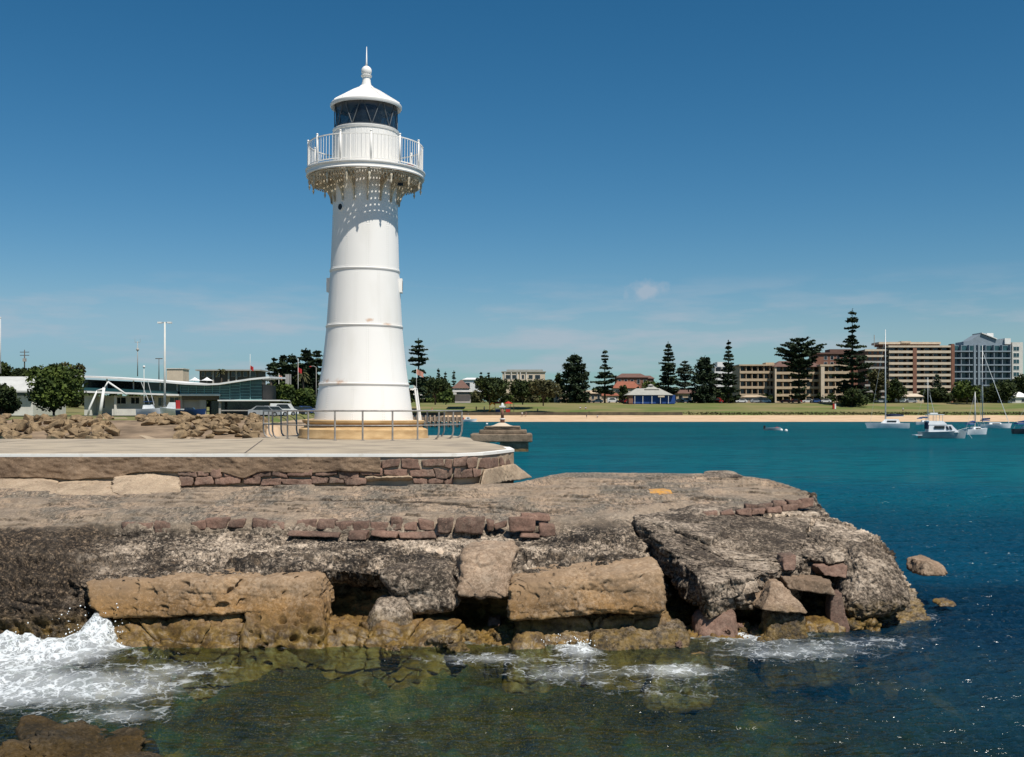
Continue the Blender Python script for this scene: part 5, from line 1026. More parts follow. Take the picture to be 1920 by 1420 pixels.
MB().box(fr.X(150), fr.X(335), 2.2, 2.5, fr.Z(738), fr.Z(722)).build('upper_glazing', M['d_glass'], b)
mb = MB(); mb.add([(fr.X(148), 2.0, fr.Z(737)), (fr.X(335), 2.0, fr.Z(740)), (fr.X(335), 2.0, fr.Z(719, 0)), (fr.X(148), 2.0, fr.Z(711, 0))], [(0, 1, 2, 3)]); mb.build('recessed_wall', M['d_glass'], b)
mb = MB()
for x in (152, 200, 250, 300, 332): fr.fb(mb, x - .8, x + .8, roofz(x) + 3, 735, .2, .45)
mb.build('columns', M['w_trim'], b)
mb = MB(); mb.add([(fr.X(145), -.9, fr.Z(736)), (fr.X(338), -.9, fr.Z(742.5)), (fr.X(338), -.9, fr.Z(739.5)), (fr.X(145), -.9, fr.Z(732.5)), (fr.X(145), 3, fr.Z(736)), (fr.X(338), 3, fr.Z(742.5)), (fr.X(338), 3, fr.Z(739.5)), (fr.X(145), 3, fr.Z(732.5))], [(0, 1, 2, 3), (3, 2, 6, 7), (0, 1, 5, 4), (1, 2, 6, 5), (0, 3, 7, 4)]); mb.build('balcony_slab', M['w_trim'], b)
mb = MB(); mb.add([(fr.X(147), -.86, fr.Z(732.5)), (fr.X(336), -.86, fr.Z(739.5)), (fr.X(336), -.86, fr.Z(733.5)), (fr.X(147), -.86, fr.Z(726.5))], [(0, 1, 2, 3)]); mb.build('glass_balustrade', M['t_glass'], b)
mb = MB(); fr.fb(mb, 158, 340, 743, 779, 3, 4); fr.fb(mb, 158, 172, 742, 779, .5, 3); fr.fb(mb, 210, 258, 767, 779, .2, .5); fr.fb(mb, 214, 218, 742, 779, .0, .4); mb.build('lower_wall', M['w_wall'], b)
for x0, x1, y0, y1 in [(175, 182, 745, 766), (190, 197, 745, 766), (216, 237, 745, 758), (245, 262, 745, 758), (268, 290, 745, 762), (296, 312, 745, 762), (318, 336, 745, 762)]: win(fr, b, x0, x1, y0, y1, 2.95, mull=1)
# the glass box
gx_ = [(338, 353), (353, 368), (368, 383), (383, 398), (398, 412), (412, 431), (431, 450), (450, 469), (469, 491)]
for i, (x0, x1) in enumerate(gx_):
    yb = 739 if x1 <= 412 else 750; f = MB(); w = .09; X0, X1 = fr.X(x0), fr.X(x1); za, zc = fr.Z(roofz(x0) + 2.5), fr.Z(roofz(x1) + 2.5); Z0 = fr.Z(yb)
    f.box(X0, X0 + w, -.14, .04, Z0, za).box(X0 + w, X1, -.13, .04, Z0, Z0 + w)
    for h in ((1, 2, 3) if yb < 745 else (1, 2, 3, 4, 5)): z = Z0 + (min(za, zc) - Z0) * h / (4 if yb < 745 else 6); f.box(X0 + w, X1, -.10, .03, z - .03, z + .03)
    f.add([(X0 + w, -.13, za - .12), (X1, -.13, zc - .12), (X1, -.13, zc), (X0 + w, -.13, za)], [(0, 1, 2, 3)])
    o = f.build('glass_bay', M['t_frame'], b); MB().add([(X0, 0, Z0), (X1, 0, Z0), (X1, 0, zc), (X0, 0, za)], [(0, 1, 2, 3)]).build('pane', M['t_glass'], o)
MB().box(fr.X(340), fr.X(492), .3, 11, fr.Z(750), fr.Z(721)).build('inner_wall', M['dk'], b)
mb = MB(); fr.fb(mb, 336, 412, 739.2, 742.5, -.5, 6); fr.fb(mb, 408, 525, 750, 752.3, -.6, 8); mb.build('floor_slab', M['w_trim'], b)
mb = MB(); fr.fb(mb, 340, 376, 743, 778, 1.0, 1.3); fr.fb(mb, 338, 342, 743, 779, .4, 1.0); fr.fb(mb, 374, 386, 743, 779, .5, 1.0); mb.build('garage_wall', M['conc'], b); mb = MB(); fr.fb(mb, 410, 414, 752, 779, .0, .4); mb.build('corner_column', M['conc'], b)
MB().box(fr.X(386), fr.X(500), 2.2, 2.4, fr.Z(779), fr.Z(752)).build('ground_glazing', M['d_glass'], b)
mb = MB(); fr.fb(mb, 415, 500, 769, 771, -.1, .1); mb.build('rail_beam', M['conc'], b)
# concrete plant tower, flat roofed house, umbrellas behind
fr = Fr(328, 215, 745); b = thing('plant_tower', 'plain tan concrete block standing above the restaurant roof', 'tower', fr.loc); mb = MB(); fr.fb(mb, 312.5, 343, 692, 745, 0, 4); mb.build('block', M['cream_w'], b); mb = MB(); fr.fb(mb, 311.5, 344, 690.5, 692, -.15, 4.2); mb.build('cap', M['w_wall'], b)
fr = Fr(432, 260, 745); b = thing('flat_roofed_house', 'grey house with a flat overhanging roof behind the palm and restaurant', 'house', fr.loc)
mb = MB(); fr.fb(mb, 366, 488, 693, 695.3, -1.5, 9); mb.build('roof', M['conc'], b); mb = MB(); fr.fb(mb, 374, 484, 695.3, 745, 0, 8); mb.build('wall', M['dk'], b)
for x0, x1 in [(378, 384), (386, 397), (404, 412), (434, 441), (444, 452), (456, 464), (468, 480)]: win(fr, b, x0, x1, 697, 707, -.03, fm='conc')
mb = MB(); [fr.fb(mb, x, x + 3, 695.4, 745, -.5, -.1) for x in (398, 427, 441.5)]; mb.build('columns', M['conc'], b)
M['canvas'] = paint('white_canvas', (.78, .78, .76))
for px in (365, 388):
    t = thing('parasol', 'white square parasol on the restaurant roof, %s' % ('the left one' if px < 370 else 'the one nearer the palm'), 'parasol', (gX(px, 203), 203, gZ(722, 203)))
    MB().tube([(0, 0, 0), (0, 0, 1.3)], .04, 6).build('pole', M['w_trim'], t); MB().lathe([(1.15, .80), (.6, 1.05), (.1, 1.38), (.001, 1.42)], 4).build('canopy', M['canvas'], t)
# apartments etc across the bay
def tower_flats(pxc, Y, yb, x0, x1, ytop, floors, label, slabm, wallm, glassm, depth=16, bays=6, gap=.36, ends=None, name='apartment_tower'):
    fr = Fr(pxc, Y, yb); b = thing(name, label, 'apartment building', fr.loc); fh = (yb - ytop) / floors
    mb = MB(); mb.box(fr.X(x0), fr.X(x1), 2.2, depth, 0, fr.Z(ytop)); mb.build('core', M[wallm], b)
    for i in range(floors):
        y1 = ytop + fh * (i + 1); mb = MB(); fr.fb(mb, x0 - 1, x1 + 1, y1 - fh * gap, y1 + .3, -.15, 0.05); fr.fb(mb, x0 - 1, x1 + 1, y1 - .3, y1 + .6, .05, 2.2); mb.build('balcony', M[slabm], b)
        for k in range(bays):
            a = x0 + (x1 - x0) * (k + .12) / bays; c = x0 + (x1 - x0) * (k + .88) / bays
            mb = MB(); mb.box(fr.X(a), fr.X(c), 2.05, 2.17, fr.Z(y1 - .3), fr.Z(y1 - fh * .92)); mb.build('window', M[glassm], b)
    mb = MB()
    for k in range(bays + 1): x = x0 + (x1 - x0) * k / bays; fr.fb(mb, x - .6, x + .6, ytop, yb, .06, 2.2)
    mb.build('fin_walls', M[wallm], b); return fr, b
# balcony tower
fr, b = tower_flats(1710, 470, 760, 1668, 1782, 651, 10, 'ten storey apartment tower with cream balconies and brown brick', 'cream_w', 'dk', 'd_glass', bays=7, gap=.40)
mb = MB(); fr.fb(mb, 1666, 1783, 648, 651.5, -.4, 15); fr.fb(mb, 1648, 1764, 641.5, 645.5, 2, 12); fr.fb(mb, 1690, 1708, 640, 643, 1.5, 6); mb.build('roof', M['cream_w'], b)
mb = MB(); fr.fb(mb, 1652, 1762, 645.5, 649, 3, 12); mb.build('penthouse', M['brick'], b)
mb = MB(); fr.fb(mb, 1712, 1719, 650, 760, -.3, .05); mb.build('stair_shaft', M['brick'], b)
mb = MB(); fr.fb(mb, 1626, 1668, 655, 760, 3, 16); mb.build('side_wing', M['brick'], b)
for i in range(9): 
    mb = MB(); y = 655 + 11 * i; fr.fb(mb, 1622, 1667, y, y + 3.6, 1.8, 3); mb.build('balcony', M['cream_w'] if i < 2 else M['conc'], b); 
    for k in range(4): mb = MB(); fr.fb(mb, 1628 + 10 * k, 1634 + 10 * k, y + 4.2, y + 9.5, 2.9, 2.99); mb.build('window', M['d_glass'], b)
mb = MB(); mb.tube([(fr.X(1645), 4, fr.Z(650)), (fr.X(1645), 4, fr.Z(627))], .15, 6); mb.build('aerial', M['conc'], b)
# teal glass tower
fr, b = tower_flats(1850, 480, 762, 1787, 1895, 647, 9, 'blue grey and teal glass apartment tower with a gabled penthouse at the right', 'grey_bl', 'grey_bl', 't_glass', bays=7, gap=.16)
mb = MB(); fr.fb(mb, 1898, 1918, 642, 762, 1.5, 14); mb.build('end_wing', M['w_wall'], b)
for i in range(9): win(fr, b, 1900, 1911, 650 + 12 * i, 658 + 12 * i, 1.45, 't_glass', mull=1)
mb = MB(); mb.prism([(fr.X(1812), fr.Z(647)), (fr.X(1890), fr.Z(647)), (fr.X(1890), fr.Z(636)), (fr.X(1872), fr.Z(636)), (fr.X(1845), fr.Z(625)), (fr.X(1824), fr.Z(638)), (fr.X(1812), fr.Z(640))], 3, 12); mb.build('penthouse', M['grey_bl'], b)
mb = MB(); z = fr.Z(636.5); mb.prism([(fr.X(1845), fr.Z(624.5)), (fr.X(1874), fr.Z(635.8)), (fr.X(1874), fr.Z(634.2)), (fr.X(1845), fr.Z(623))], 2.2, 12.5); mb.box(fr.X(1862), fr.X(1874), 6, 9, fr.Z(636), fr.Z(623)); mb.box(fr.X(1888), fr.X(1899), 2, 9, fr.Z(645), fr.Z(634)); mb.build('penthouse_roof', M['w_trim'], b)
mb = MB(); fr.fb(mb, 1784, 1790, 645, 762, -.4, 3); mb.build('brick_pier', M['brick'], b)
for x in (1836, 1828): 
    mb = MB(); fr.fb(mb, x - 2, x + 2, 646, 762, -.5, -.15); mb.build('bay_column', M['grey_bl'], b)
# tan four-storey apartments
fr, b = tower_flats(1430, 440, 757, 1388, 1455, 686, 5, 'long tan four storey apartment block behind the umbrella pine, left half with cream piers', 'tan', 'tan', 'd_glass', bays=6, gap=.30, name='apartment_block')
mb = MB(); fr.fb(mb, 1386, 1456, 683.5, 686, -.5, 16); fr.fb(mb, 1436, 1452, 680, 684, 4, 10); mb.build('parapet', M['tan'], b)
fr, b = tower_flats(1500, 436, 757, 1454, 1540, 688, 5, 'tan apartment block with a low brown hipped roof directly behind the umbrella pine', 'tan', 'tan', 'd_glass', bays=6, gap=.32, name='apartment_block')
mb = MB(); x0, x1 = fr.X(1450), fr.X(1545); zr, zt = fr.Z(688), fr.Z(676); mb.hexa([(x0, -1, zr), (x1, -1, zr), (x1, 15, zr), (x0, 15, zr), (x0 + 4, 6, zt), (x1 - 4, 6, zt), (x1 - 4, 8, zt), (x0 + 4, 8, zt)]); mb.build('roof', M['btile'], b)
mb = MB(); fr.fb(mb, 1453, 1456, 687, 757, -.6, .3); mb.build('pale_pier', M['cream_w'], b)
fr, b = tower_flats(1560, 432, 757, 1541, 1592, 687, 5, 'tan apartment block half hidden by the tallest pine, its corner pier pale', 'tan', 'tan', 'd_glass', bays=4, gap=.34, name='apartment_block')
mb = MB(); fr.fb(mb, 1539.5, 1546, 685, 757, -.6, .3); mb.build('pale_pier', M['cream_w'], b); mb = MB(); fr.fb(mb, 1538, 1594, 683.5, 687, -.7, 15); mb.build('parapet', M['tan'], b)
fr = Fr(1575, 500, 745); b = thing('brick_flats', 'dark red brick flats rising behind the tan apartments', 'apartment building', fr.loc)
mb = MB(); fr.fb(mb, 1530, 1625, 664, 745, 0, 12); mb.build('wall', M['brick'], b); mb = MB(); fr.fb(mb, 1528, 1627, 661, 664, -.6, 12.6); fr.fb(mb, 1556, 1600, 655, 661, 2, 10); mb.build('roof', M['btile'], b)
for x in range(1545, 1620, 12): win(fr, b, x, x + 6, 668, 675, -.03); 
for x in range(1545, 1620, 12): win(fr, b, x, x + 6, 679, 686, -.03)
fr, b = tower_flats(1352, 470, 750, 1341, 1380, 688, 5, 'small white block of flats seen between two pines', 'w_trim', 'w_wall', 'd_glass', bays=3, gap=.3, name='white_flats')
mb = MB(); fr.fb(mb, 1345, 1366, 679, 688, 2, 9); mb.build('penthouse', M['w_trim'], b)
# cream block above the fig trees
fr = Fr(980, 520, 738); b = thing('cream_flats', 'cream block of flats showing above the fig trees behind the playground', 'apartment building', fr.loc)
mb = MB(); fr.fb(mb, 942, 1022, 697, 738, 0, 12); mb.build('wall', M['cream_w'], b); mb = MB(); fr.fb(mb, 950, 1018, 693.2, 697, 1, 12); fr.fb(mb, 940, 1024, 696.4, 697.8, -.5, 12.5); mb.build('roof', M['groof'], b)
for x0, x1 in [(948, 957), (960, 968), (978, 983), (991, 999), (1003, 1013)]: win(fr, b, x0, x1, 703, 711, -.03)
mb = MB(); [fr.fb(mb, x, x + 1.5, 697, 712, -.5, -.1) for x in (946, 958, 969, 975, 986)]; mb.build('columns', M['w_wall'], b)
def house(x0, x1, yeave, yridge, yb, Y, label, wall, roof, wins=3, cat='house', name='house', depth=9, hip=.22):
    fr = Fr((x0 + x1) / 2, Y, yb); b = thing(name, label, cat, fr.loc); mb = MB(); fr.fb(mb, x0, x1, yeave, yb, 0, depth); mb.build('wall', M[wall], b)
    X0, X1 = fr.X(x0) - .5, fr.X(x1) + .5; h = (X1 - X0) * hip; z0, z1 = fr.Z(yeave), fr.Z(yridge); MB().hexa([(X0, -.6, z0), (X1, -.6, z0), (X1, depth + .6, z0), (X0, depth + .6, z0), (X0 + h, depth / 2 - .1, z1), (X1 - h, depth / 2 - .1, z1), (X1 - h, depth / 2 + .1, z1), (X0 + h, depth / 2 + .1, z1)]).build('roof', M[roof], b)
    for k in range(wins): w = (x1 - x0) / wins; win(fr, b, x0 + w * (k + .25), x0 + w * (k + .72), yeave + (yb - yeave) * .2, yeave + (yb - yeave) * .6, -.03)
    return fr, b
house(1040, 1075, 738, 731, 756, 425, 'low tan house behind the trunk of the broad dense pine', 'tan', 'groof')
house(1085, 1128, 738, 732, 756, 422, 'low tan house with arches between the two pines', 'tan', 'tan', 4)
house(1128, 1160, 742, 734, 756, 428, 'low cream house behind the slender pointed pine', 'cream_w', 'rtile')
house(1156, 1215, 708, 700, 728, 500, 'two storey brick house with a wide brown hipped roof above the pavilion', 'brick', 'btile', 5)
house(1150, 1200, 728, 715, 745, 460, 'terracotta roofed house left of the pavilion roof', 'cream_w', 'rtile', 3)
house(1200, 1226, 710, 704, 735, 510, 'small brown roofed house touching the tall conical pine', 'brick', 'btile', 2)
house(850, 878, 728, 712, 740, 380, 'dark gabled white house between the wide tree and the fig trees', 'w_wall', 'btile', 2, hip=.45)
house(868, 905, 712, 708, 740, 470, 'white house roof glimpsed above the fig tree tops', 'w_trim', 'w_trim', 2)
house(1268, 1320, 738, 731, 756, 430, 'low tan building behind the pale hazy pine', 'tan', 'btile', 3)
house(1396, 1438, 745, 741, 757, 420, 'low tan shop at the foot of the tan apartments', 'tan', 'tan', 4)
house(1700, 1732, 744, 738, 757, 425, 'low cream lodge at the foot of the balcony tower', 'cream_w', 'cream_w', 3)
house(1890, 1930, 745, 735, 760, 410, 'low white building at the right edge of the park', 'w_wall', 'w_trim', 2)
house(775, 792, 716, 711, 748, 372, 'white roofed hut right behind the lighthouse', 'w_wall', 'w_trim', 1)
fr = Fr(868, 368, 756); b = thing('kiosk', 'flat roofed grey beach kiosk with a white fascia left of the fig trees', 'kiosk', fr.loc)
mb = MB(); fr.fb(mb, 853, 882, 740, 756, 0, 6); mb.build('wall', M['conc'], b); mb = MB(); fr.fb(mb, 847, 886, 732, 735, -1.5, 7); mb.build('roof', M['w_trim'], b); mb = MB(); fr.fb(mb, 856, 880, 735, 739.8, .2, 1); mb.build('opening', M['d_glass'], b)
# pavilion with blue walls
fr = Fr(1220, 402, 757); b = thing('park_pavilion', 'park pavilion with a grey hipped roof, small roof lantern and blue walls', 'pavilion', fr.loc)
mb = MB(); fr.fb(mb, 1186, 1266, 741, 757, 0, 9); mb.build('wall', M['blue_w'], b); mb = MB(); fr.fb(mb, 1179, 1187, 741, 757, -.6, 6); mb.build('brick_end', M['brick'], b)
X0, X1 = fr.X(1174), fr.X(1262); z0, z1 = fr.Z(741), fr.Z(728); MB().hexa([(X0, -1.2, z0), (X1, -1.2, z0), (X1, 10, z0), (X0, 10, z0), (X0 + 4.2, 4, z1), (X1 - 4.5, 4, z1), (X1 - 4.5, 5, z1), (X0 + 4.2, 5, z1)]).build('roof', M['groof'], b)
X0, X1 = fr.X(1210), fr.X(1238); z1 = fr.Z(726); z2 = fr.Z(721); MB().hexa([(X0, 2.4, fr.Z(730)), (X1, 2.4, fr.Z(730)), (X1, 6.6, fr.Z(730)), (X0, 6.6, fr.Z(730)), (X0 + 2.2, 4.3, fr.Z(723)), (X1 - 2.2, 4.3, fr.Z(723)), (X1 - 2.2, 4.7, fr.Z(723)), (X0 + 2.2, 4.7, fr.Z(723))]).build('upper_roof', M['groof'], b)
MB().lathe([(.9, fr.Z(724.5)), (.9, fr.Z(722.5)), (1.25, fr.Z(722.4)), (.01, fr.Z(719.5))], 8, (fr.X(1223), 4.5, 0)).build('roof_lantern', M['conc'], b)
for x in (1190, 1205, 1222, 1238, 1253): mb = MB(); fr.fb(mb, x, x + .8, 741, 757, -1.0, -.75); mb.build('veranda_post', M['w_trim'], b)
mb = MB(); fr.fb(mb, 1234, 1246, 742, 745, -1.1, -1.0); mb.build('sign_board', M['cream_w'], b)

# ---------------- masts, poles, flags
def pole(px, yt, yb, Y, r, label, name='light_pole', cat='pole', m='steel'):
    t = thing(name, label, cat, (gX(px, Y), Y, gZ(yb, Y))); H = (yb - yt) * Y / F; MB().tube([(0, 0, 0), (0, 0, H)], [r, r * .6], 8).build('pole', M[m], t, True); return t, H
t, H = pole(309, 604, 781, 165, .20, 'tall slim floodlight mast with two lamp heads in front of the restaurant', m='w_wall')
MB().tube([(-.75, 0, H - .1), (.75, 0, H - .1)], .05, 6).build('cross_arm', M['steel'], t)
for sx_ in (-1, 1): MB().box(sx_ * .45, sx_ * 1.05, -.3, .3, H - .22, H + .02).build('lamp_head', M['w_trim'], t)
t, H = pole(46, 656, 704, 240, .16, 'wooden power pole with crossarms behind the boat shed', 'power_pole', m='dwood')
for z in (.6, 1.3): MB().box(-1.0, 1.0, -.06, .06, H - z, H - z + .14).build('cross_arm', M['dwood'], t)
MB().box(-.3, .3, -.3, .3, H - 2.6, H - 1.9).build('transformer', M['conc'], t)
t, H = pole(1, 596, 700, 200, .10, 'thin pale mast at the very left edge', 'flag_mast', m='w_wall'); MB().ball((0, 0, H), .14, 8, 6).build('cap', M['w_wall'], t, True)
t, H = pole(258, 640, 706, 210, .10, 'grey radio mast with a fork top behind the restaurant', 'radio_mast', m='conc'); MB().tube([(-.5, 0, H - .2), (.5, 0, H - .2)], .04, 6).tube([(-.5, 0, H - .2), (-.5, 0, H + .5)], .03, 5).tube([(.5, 0, H - .2), (.5, 0, H + .5)], .03, 5).build('aerial', M['conc'], t); MB().ball((0, 0, H - 1.6), .3, 8, 6).build('lamp', M['conc'], t, True)
t, H = pole(270, 688, 779, 180, .08, 'white pole with a lamp in front of the restaurant balcony', 'lamp_post', m='w_wall'); MB().ball((0, 0, H), .22, 10, 8).build('lamp', M['w_trim'], t, True)
t, H = pole(298, 672, 712, 215, .10, 'short dark pole with a crossarm beside the tan concrete block', 'power_pole', m='dwood'); MB().box(-.7, .7, -.05, .05, H - .15, H).build('cross_arm', M['dwood'], t)
M['red_cloth'] = paint('red_cloth', (.45, .03, .03)); M['orange_cloth'] = paint('orange_cloth', (.6, .28, .2))
def flag(px, yt, yb, Y, fc, label, fw=1.6, fh=1.0, drop=1.2, droop=.7):
    t, H = pole(px, yt, yb, Y, .06, label, 'flagpole', 'flagpole', 'w_wall'); vs = []; fs = []
    for i in range(9):
        u = i / 8; 
        for j in range(3): vs.append((fw * u * droop, .15 * sin(u * 7), H - drop - fh * j / 2 - fw * u * .5 * droop))
    for i in range(8):
        for j in range(2): q = 3 * i + j; fs.append((q, q + 1, q + 4, q + 3))
    MB().add(vs, fs).build('flag', M[fc], t, True)
flag(469, 664, 712, 212, 'red_cloth', 'white flagpole with a small red flag above the glass restaurant', .9, .8, 2.2)
flag(559, 672, 765, 215, 'red_cloth', 'flagpole with a red flag in front of the dark pines', 1.0, .9, 1.8)
flag(523, 700, 765, 220, 'orange_cloth', 'short flagpole with a pale orange flag left of the dark pines', .9, .8, .3)
flag(781, 690, 764, 290, 'orange_cloth', 'flagpole with an orange and white flag in front of the lone ragged pine', 1.8, 1.4, .3, 1.0)
t, H = pole(593, 689, 765, 210, .07, 'curved street lamp close to the left side of the lighthouse', 'street_lamp', m='conc'); MB().tube([(0, 0, H), (-.5, 0, H + .25), (-1.1, 0, H + .2)], .05, 6).build('arm', M['conc'], t, True); MB().ball((-1.15, 0, H + .12), .16, 8, 6, (1.6, 1, .6)).build('lamp', M['red_cloth'], t, True)
fr = Fr(540, 210, 765); t = thing('sign_pylon', 'grey upright sign pylon above the parked cars', 'sign', fr.loc); mb = MB(); fr.fb(mb, 535, 544, 702, 724, 0, .4); mb.build('panel', M['conc'], t); mb = MB(); fr.fb(mb, 543, 545.5, 702, 765, 0, .3); mb.build('post', M['conc'], t)
# white hoist frames on the hardstand
t = thing('boat_hoist', 'white steel boat hoist with raking legs standing before the restaurant', 'hoist', (gX(190, 160), 160, gZ(780, 160)))
s_ = 160 / F
MB().tube([((165 - 190) * s_, 0, 0), ((168 - 190) * s_, 0, 15 * s_), ((182 - 190) * s_, 0, 47 * s_)], [.16, .16, .12], 8).build('leg', M['w_trim'], t, True)
MB().tube([((187 - 190) * s_, 0, 0), ((190 - 190) * s_, 0, 20 * s_), ((195 - 190) * s_, 0, 53 * s_)], [.26, .24, .2], 8).build('leg', M['w_trim'], t, True)
MB().tube([((182 - 190) * s_, 0, 47 * s_), ((195 - 190) * s_, 0, 51 * s_)], .12, 8).build('top_beam', M['w_trim'], t, True)
MB().tube([((200 - 190) * s_, .5, 64 * s_), ((235 - 190) * s_, .5, 40 * s_)], .14, 8).build('boom', M['w_trim'], t, True)
MB().tube([((195 - 190) * s_, .2, 53 * s_), ((200 - 190) * s_, .5, 64 * s_)], .1, 8).build('boom_strut', M['w_trim'], t, True)

# ---------------- boats
M['hull_w'] = mat('white_hull', (.72, .73, .73), (.60, .62, .63), rough=.3, spec=.5, scale=1); M['hull_g'] = mat('grey_hull', (.30, .36, .38), (.24, .28, .30), rough=.35, scale=1); M['hull_b'] = mat('blue_hull', (.015, .04, .14), rough=.35); M['hull_d'] = mat('dark_hull', (.03, .04, .05), rough=.4)
M['navy'] = mat('navy_canvas', (.01, .02, .06), rough=.8); M['bcanvas'] = mat('blue_canvas', (.02, .06, .18), rough=.8); M['alu'] = mat('mast_alloy', (.60, .60, .58), rough=.4, metal=.2); M['dmast'] = mat('dark_mast', (.16, .15, .14), rough=.4)
def hull(L, B, fb, sheer=.3, transom=.75, n=14, keel=-.35, y0=0.0):
    vs = []; fs = []; k = 7
    for i in range(n + 1):
        t = i / n; x = -L / 2 + L * t; hb = B / 2 * (transom + (1 - transom) * min(1, t * 3)) * (1 if t < .55 else max(.015, 1 - ((t - .55) / .45) ** 1.9)); zt = fb * (1 + sheer * t ** 2 + .05 * (1 - t)); xo = x + (.06 * L * max(0, (t - .8) / .2) if t > .8 else 0)
        for j in range(k):
            u = j / (k - 1) * 2 - 1; a = abs(u); z = keel * (1 - (t if t > .7 else .7) * .3) * (1 - a ** 2.2) + (zt if a == 1 else zt * max(0, (a - .35) / .65) ** 1.0); vs.append((x + (xo - x) * max(0, z / zt), hb * math.copysign(min(1, a * 1.15) , u) if a > 0 else 0, z)) 
            vs[-1] = (vs[-1][0], vs[-1][1] + y0, vs[-1][2])
    for i in range(n):
        for j in range(k - 1): q = i * k + j; fs.append((q, q + k, q + k + 1, q + 1))
        fs.append((i * k, i * k + k - 1, (i + 1) * k + k - 1, (i + 1) * k))
    fs.append(tuple(range(k))); return MB().add(vs, fs)
def boat(name, label, cat, px, py, rot=0): Y = EYE * F / (py - HY); return thing(name, label, cat, (gX(px, Y), Y, 0), rot), Y
def taper(mb, x0, x1, w, z0, z1, ins=.2, front=.5, back=.1):
    return mb.hexa([(x0, -w / 2, z0), (x1, -w / 2, z0), (x1, w / 2, z0), (x0, w / 2, z0), (x0 + back, -w / 2 + ins, z1), (x1 - front, -w / 2 + ins, z1), (x1 - front, w / 2 - ins, z1), (x0 + back, w / 2 - ins, z1)])
# motor cruiser
t, Y = boat('motor_cruiser', 'white flybridge motor cruiser with swim platform, moored before the beach', 'motor boat', 1766, 822, -.12); s_ = Y / F
hull(82 * s_, 2.4, .80, .35).build('hull', M['hull_g'], t, 'auto'); MB().slab([(-3.5, -1.1), (-2.7, -1.1), (-2.7, 1.1), (-3.5, 1.1)], .36, .46).build('swim_platform', M['hull_w'], t)
c = taper(MB(), -1.9, 1.9, 1.9, .78, 1.75, .15, .9).build('cabin', M['hull_w'], t)
MB().box(-1.2, .1, -.975, -.955 + .02, 1.25, 1.62).build('cabin_window', M['d_glass'], c); 
for x in (.35, .75): MB().hexa([(x, -.99, 1.15), (x + .3, -.99, 1.15), (x + .3, -.90, 1.15), (x, -.90, 1.15), (x - .1, -.86, 1.58), (x + .15, -.86, 1.58), (x + .15, -.80, 1.58), (x - .1, -.80, 1.58)]).build('cabin_window', M['d_glass'], c)
taper(MB(), -1.9, .5, 1.7, 1.75, 2.25, .1, .5).build('flybridge', M['hull_w'], t); MB().slab([(-1.9, -.8), (.1, -.8), (.1, .8), (-1.9, .8)], 3.02, 3.10).build('bimini_top', M['hull_w'], t)
for x, y in ((-1.8, -.75), (-1.8, .75), (-.1, -.75), (-.1, .75), (-.9, -.75), (-.9, .75)): MB().tube([(x, y, 2.2), (x, y, 3.04)], .03, 6).build('bimini_pole', M['alu'], t)
MB().box(-2.0, -1.8, -.8, .8, 1.2, 2.1).build('canvas_curtain', M['navy'], t)
MB().tube([(-.9, 0, 3.08), (-1.5, 0, 5.6)], .03, 6).build('aerial', M['alu'], t); MB().tube([(1.4, -.8, .95), (3.0, -.35, 1.35), (3.35, 0, 1.4)], .025, 6).build('bow_rail', M['alu'], t); MB().tube([(3.1, 0, .9), (3.7, -.2, 0)], .02, 5).build('mooring_rope', M['w_trim'], t)
MB().slab([(-1.55, -.4), (-.6, -.4), (-.6, .4), (-1.55, .4)], 3.16, 3.30).build('radar', M['hull_w'], t)
# catamaran
t, Y = boat('catamaran', 'white cruising catamaran with a tall mast and dark boom cover', 'sailing boat', 1666, 803, 2.75); s_ = Y / F; L_ = 8.0
for y in (-1.9, 1.9): hull(L_, 1.15, .95, .15, .7, y0=y).build('hull', M['hull_w'], t, 'auto')
MB().box(-2.8, 1.6, -1.6, 1.6, .62, .98).build('bridge_deck', M['hull_w'], t); c = taper(MB(), -2.2, 1.5, 2.9, .98, 1.85, .3, .9, .3).build('cabin', M['hull_w'], t)
MB().box(-1.6, .2, 1.33, 1.45, 1.25, 1.55).build('cabin_window', M['d_glass'], c); MB().box(-1.6, .2, -1.45, -1.33, 1.25, 1.55).build('cabin_window', M['d_glass'], c)
H = (803 - 618) * s_; MB().tube([(.6, 0, 1.8), (.6, 0, H)], [.13, .06], 8).build('mast', M['alu'], t, True); MB().tube([(.5, 0, 2.4), (-3.0, 0, 2.5)], .09, 8).build('boom', M['alu'], t); MB().tube([(.4, 0, 2.6), (-1.2, 0, 2.72), (-2.9, 0, 2.62)], [.25, .22, .1], 8).build('sail_cover', M['navy'], t, True)
MB().tube([(.6, 0, H - 1), (3.6, 0, 1.0)], .02, 5).build('forestay', M['alu'], t); MB().tube([(.6, 0, H * .75), (.6, 1.2, H * .55), (.5, 1.9, 1.0)], .015, 5).build('shroud', M['alu'], t); MB().tube([(.6, 0, H * .75), (.6, -1.2, H * .55), (.5, -1.9, 1.0)], .015, 5).build('shroud', M['alu'], t)
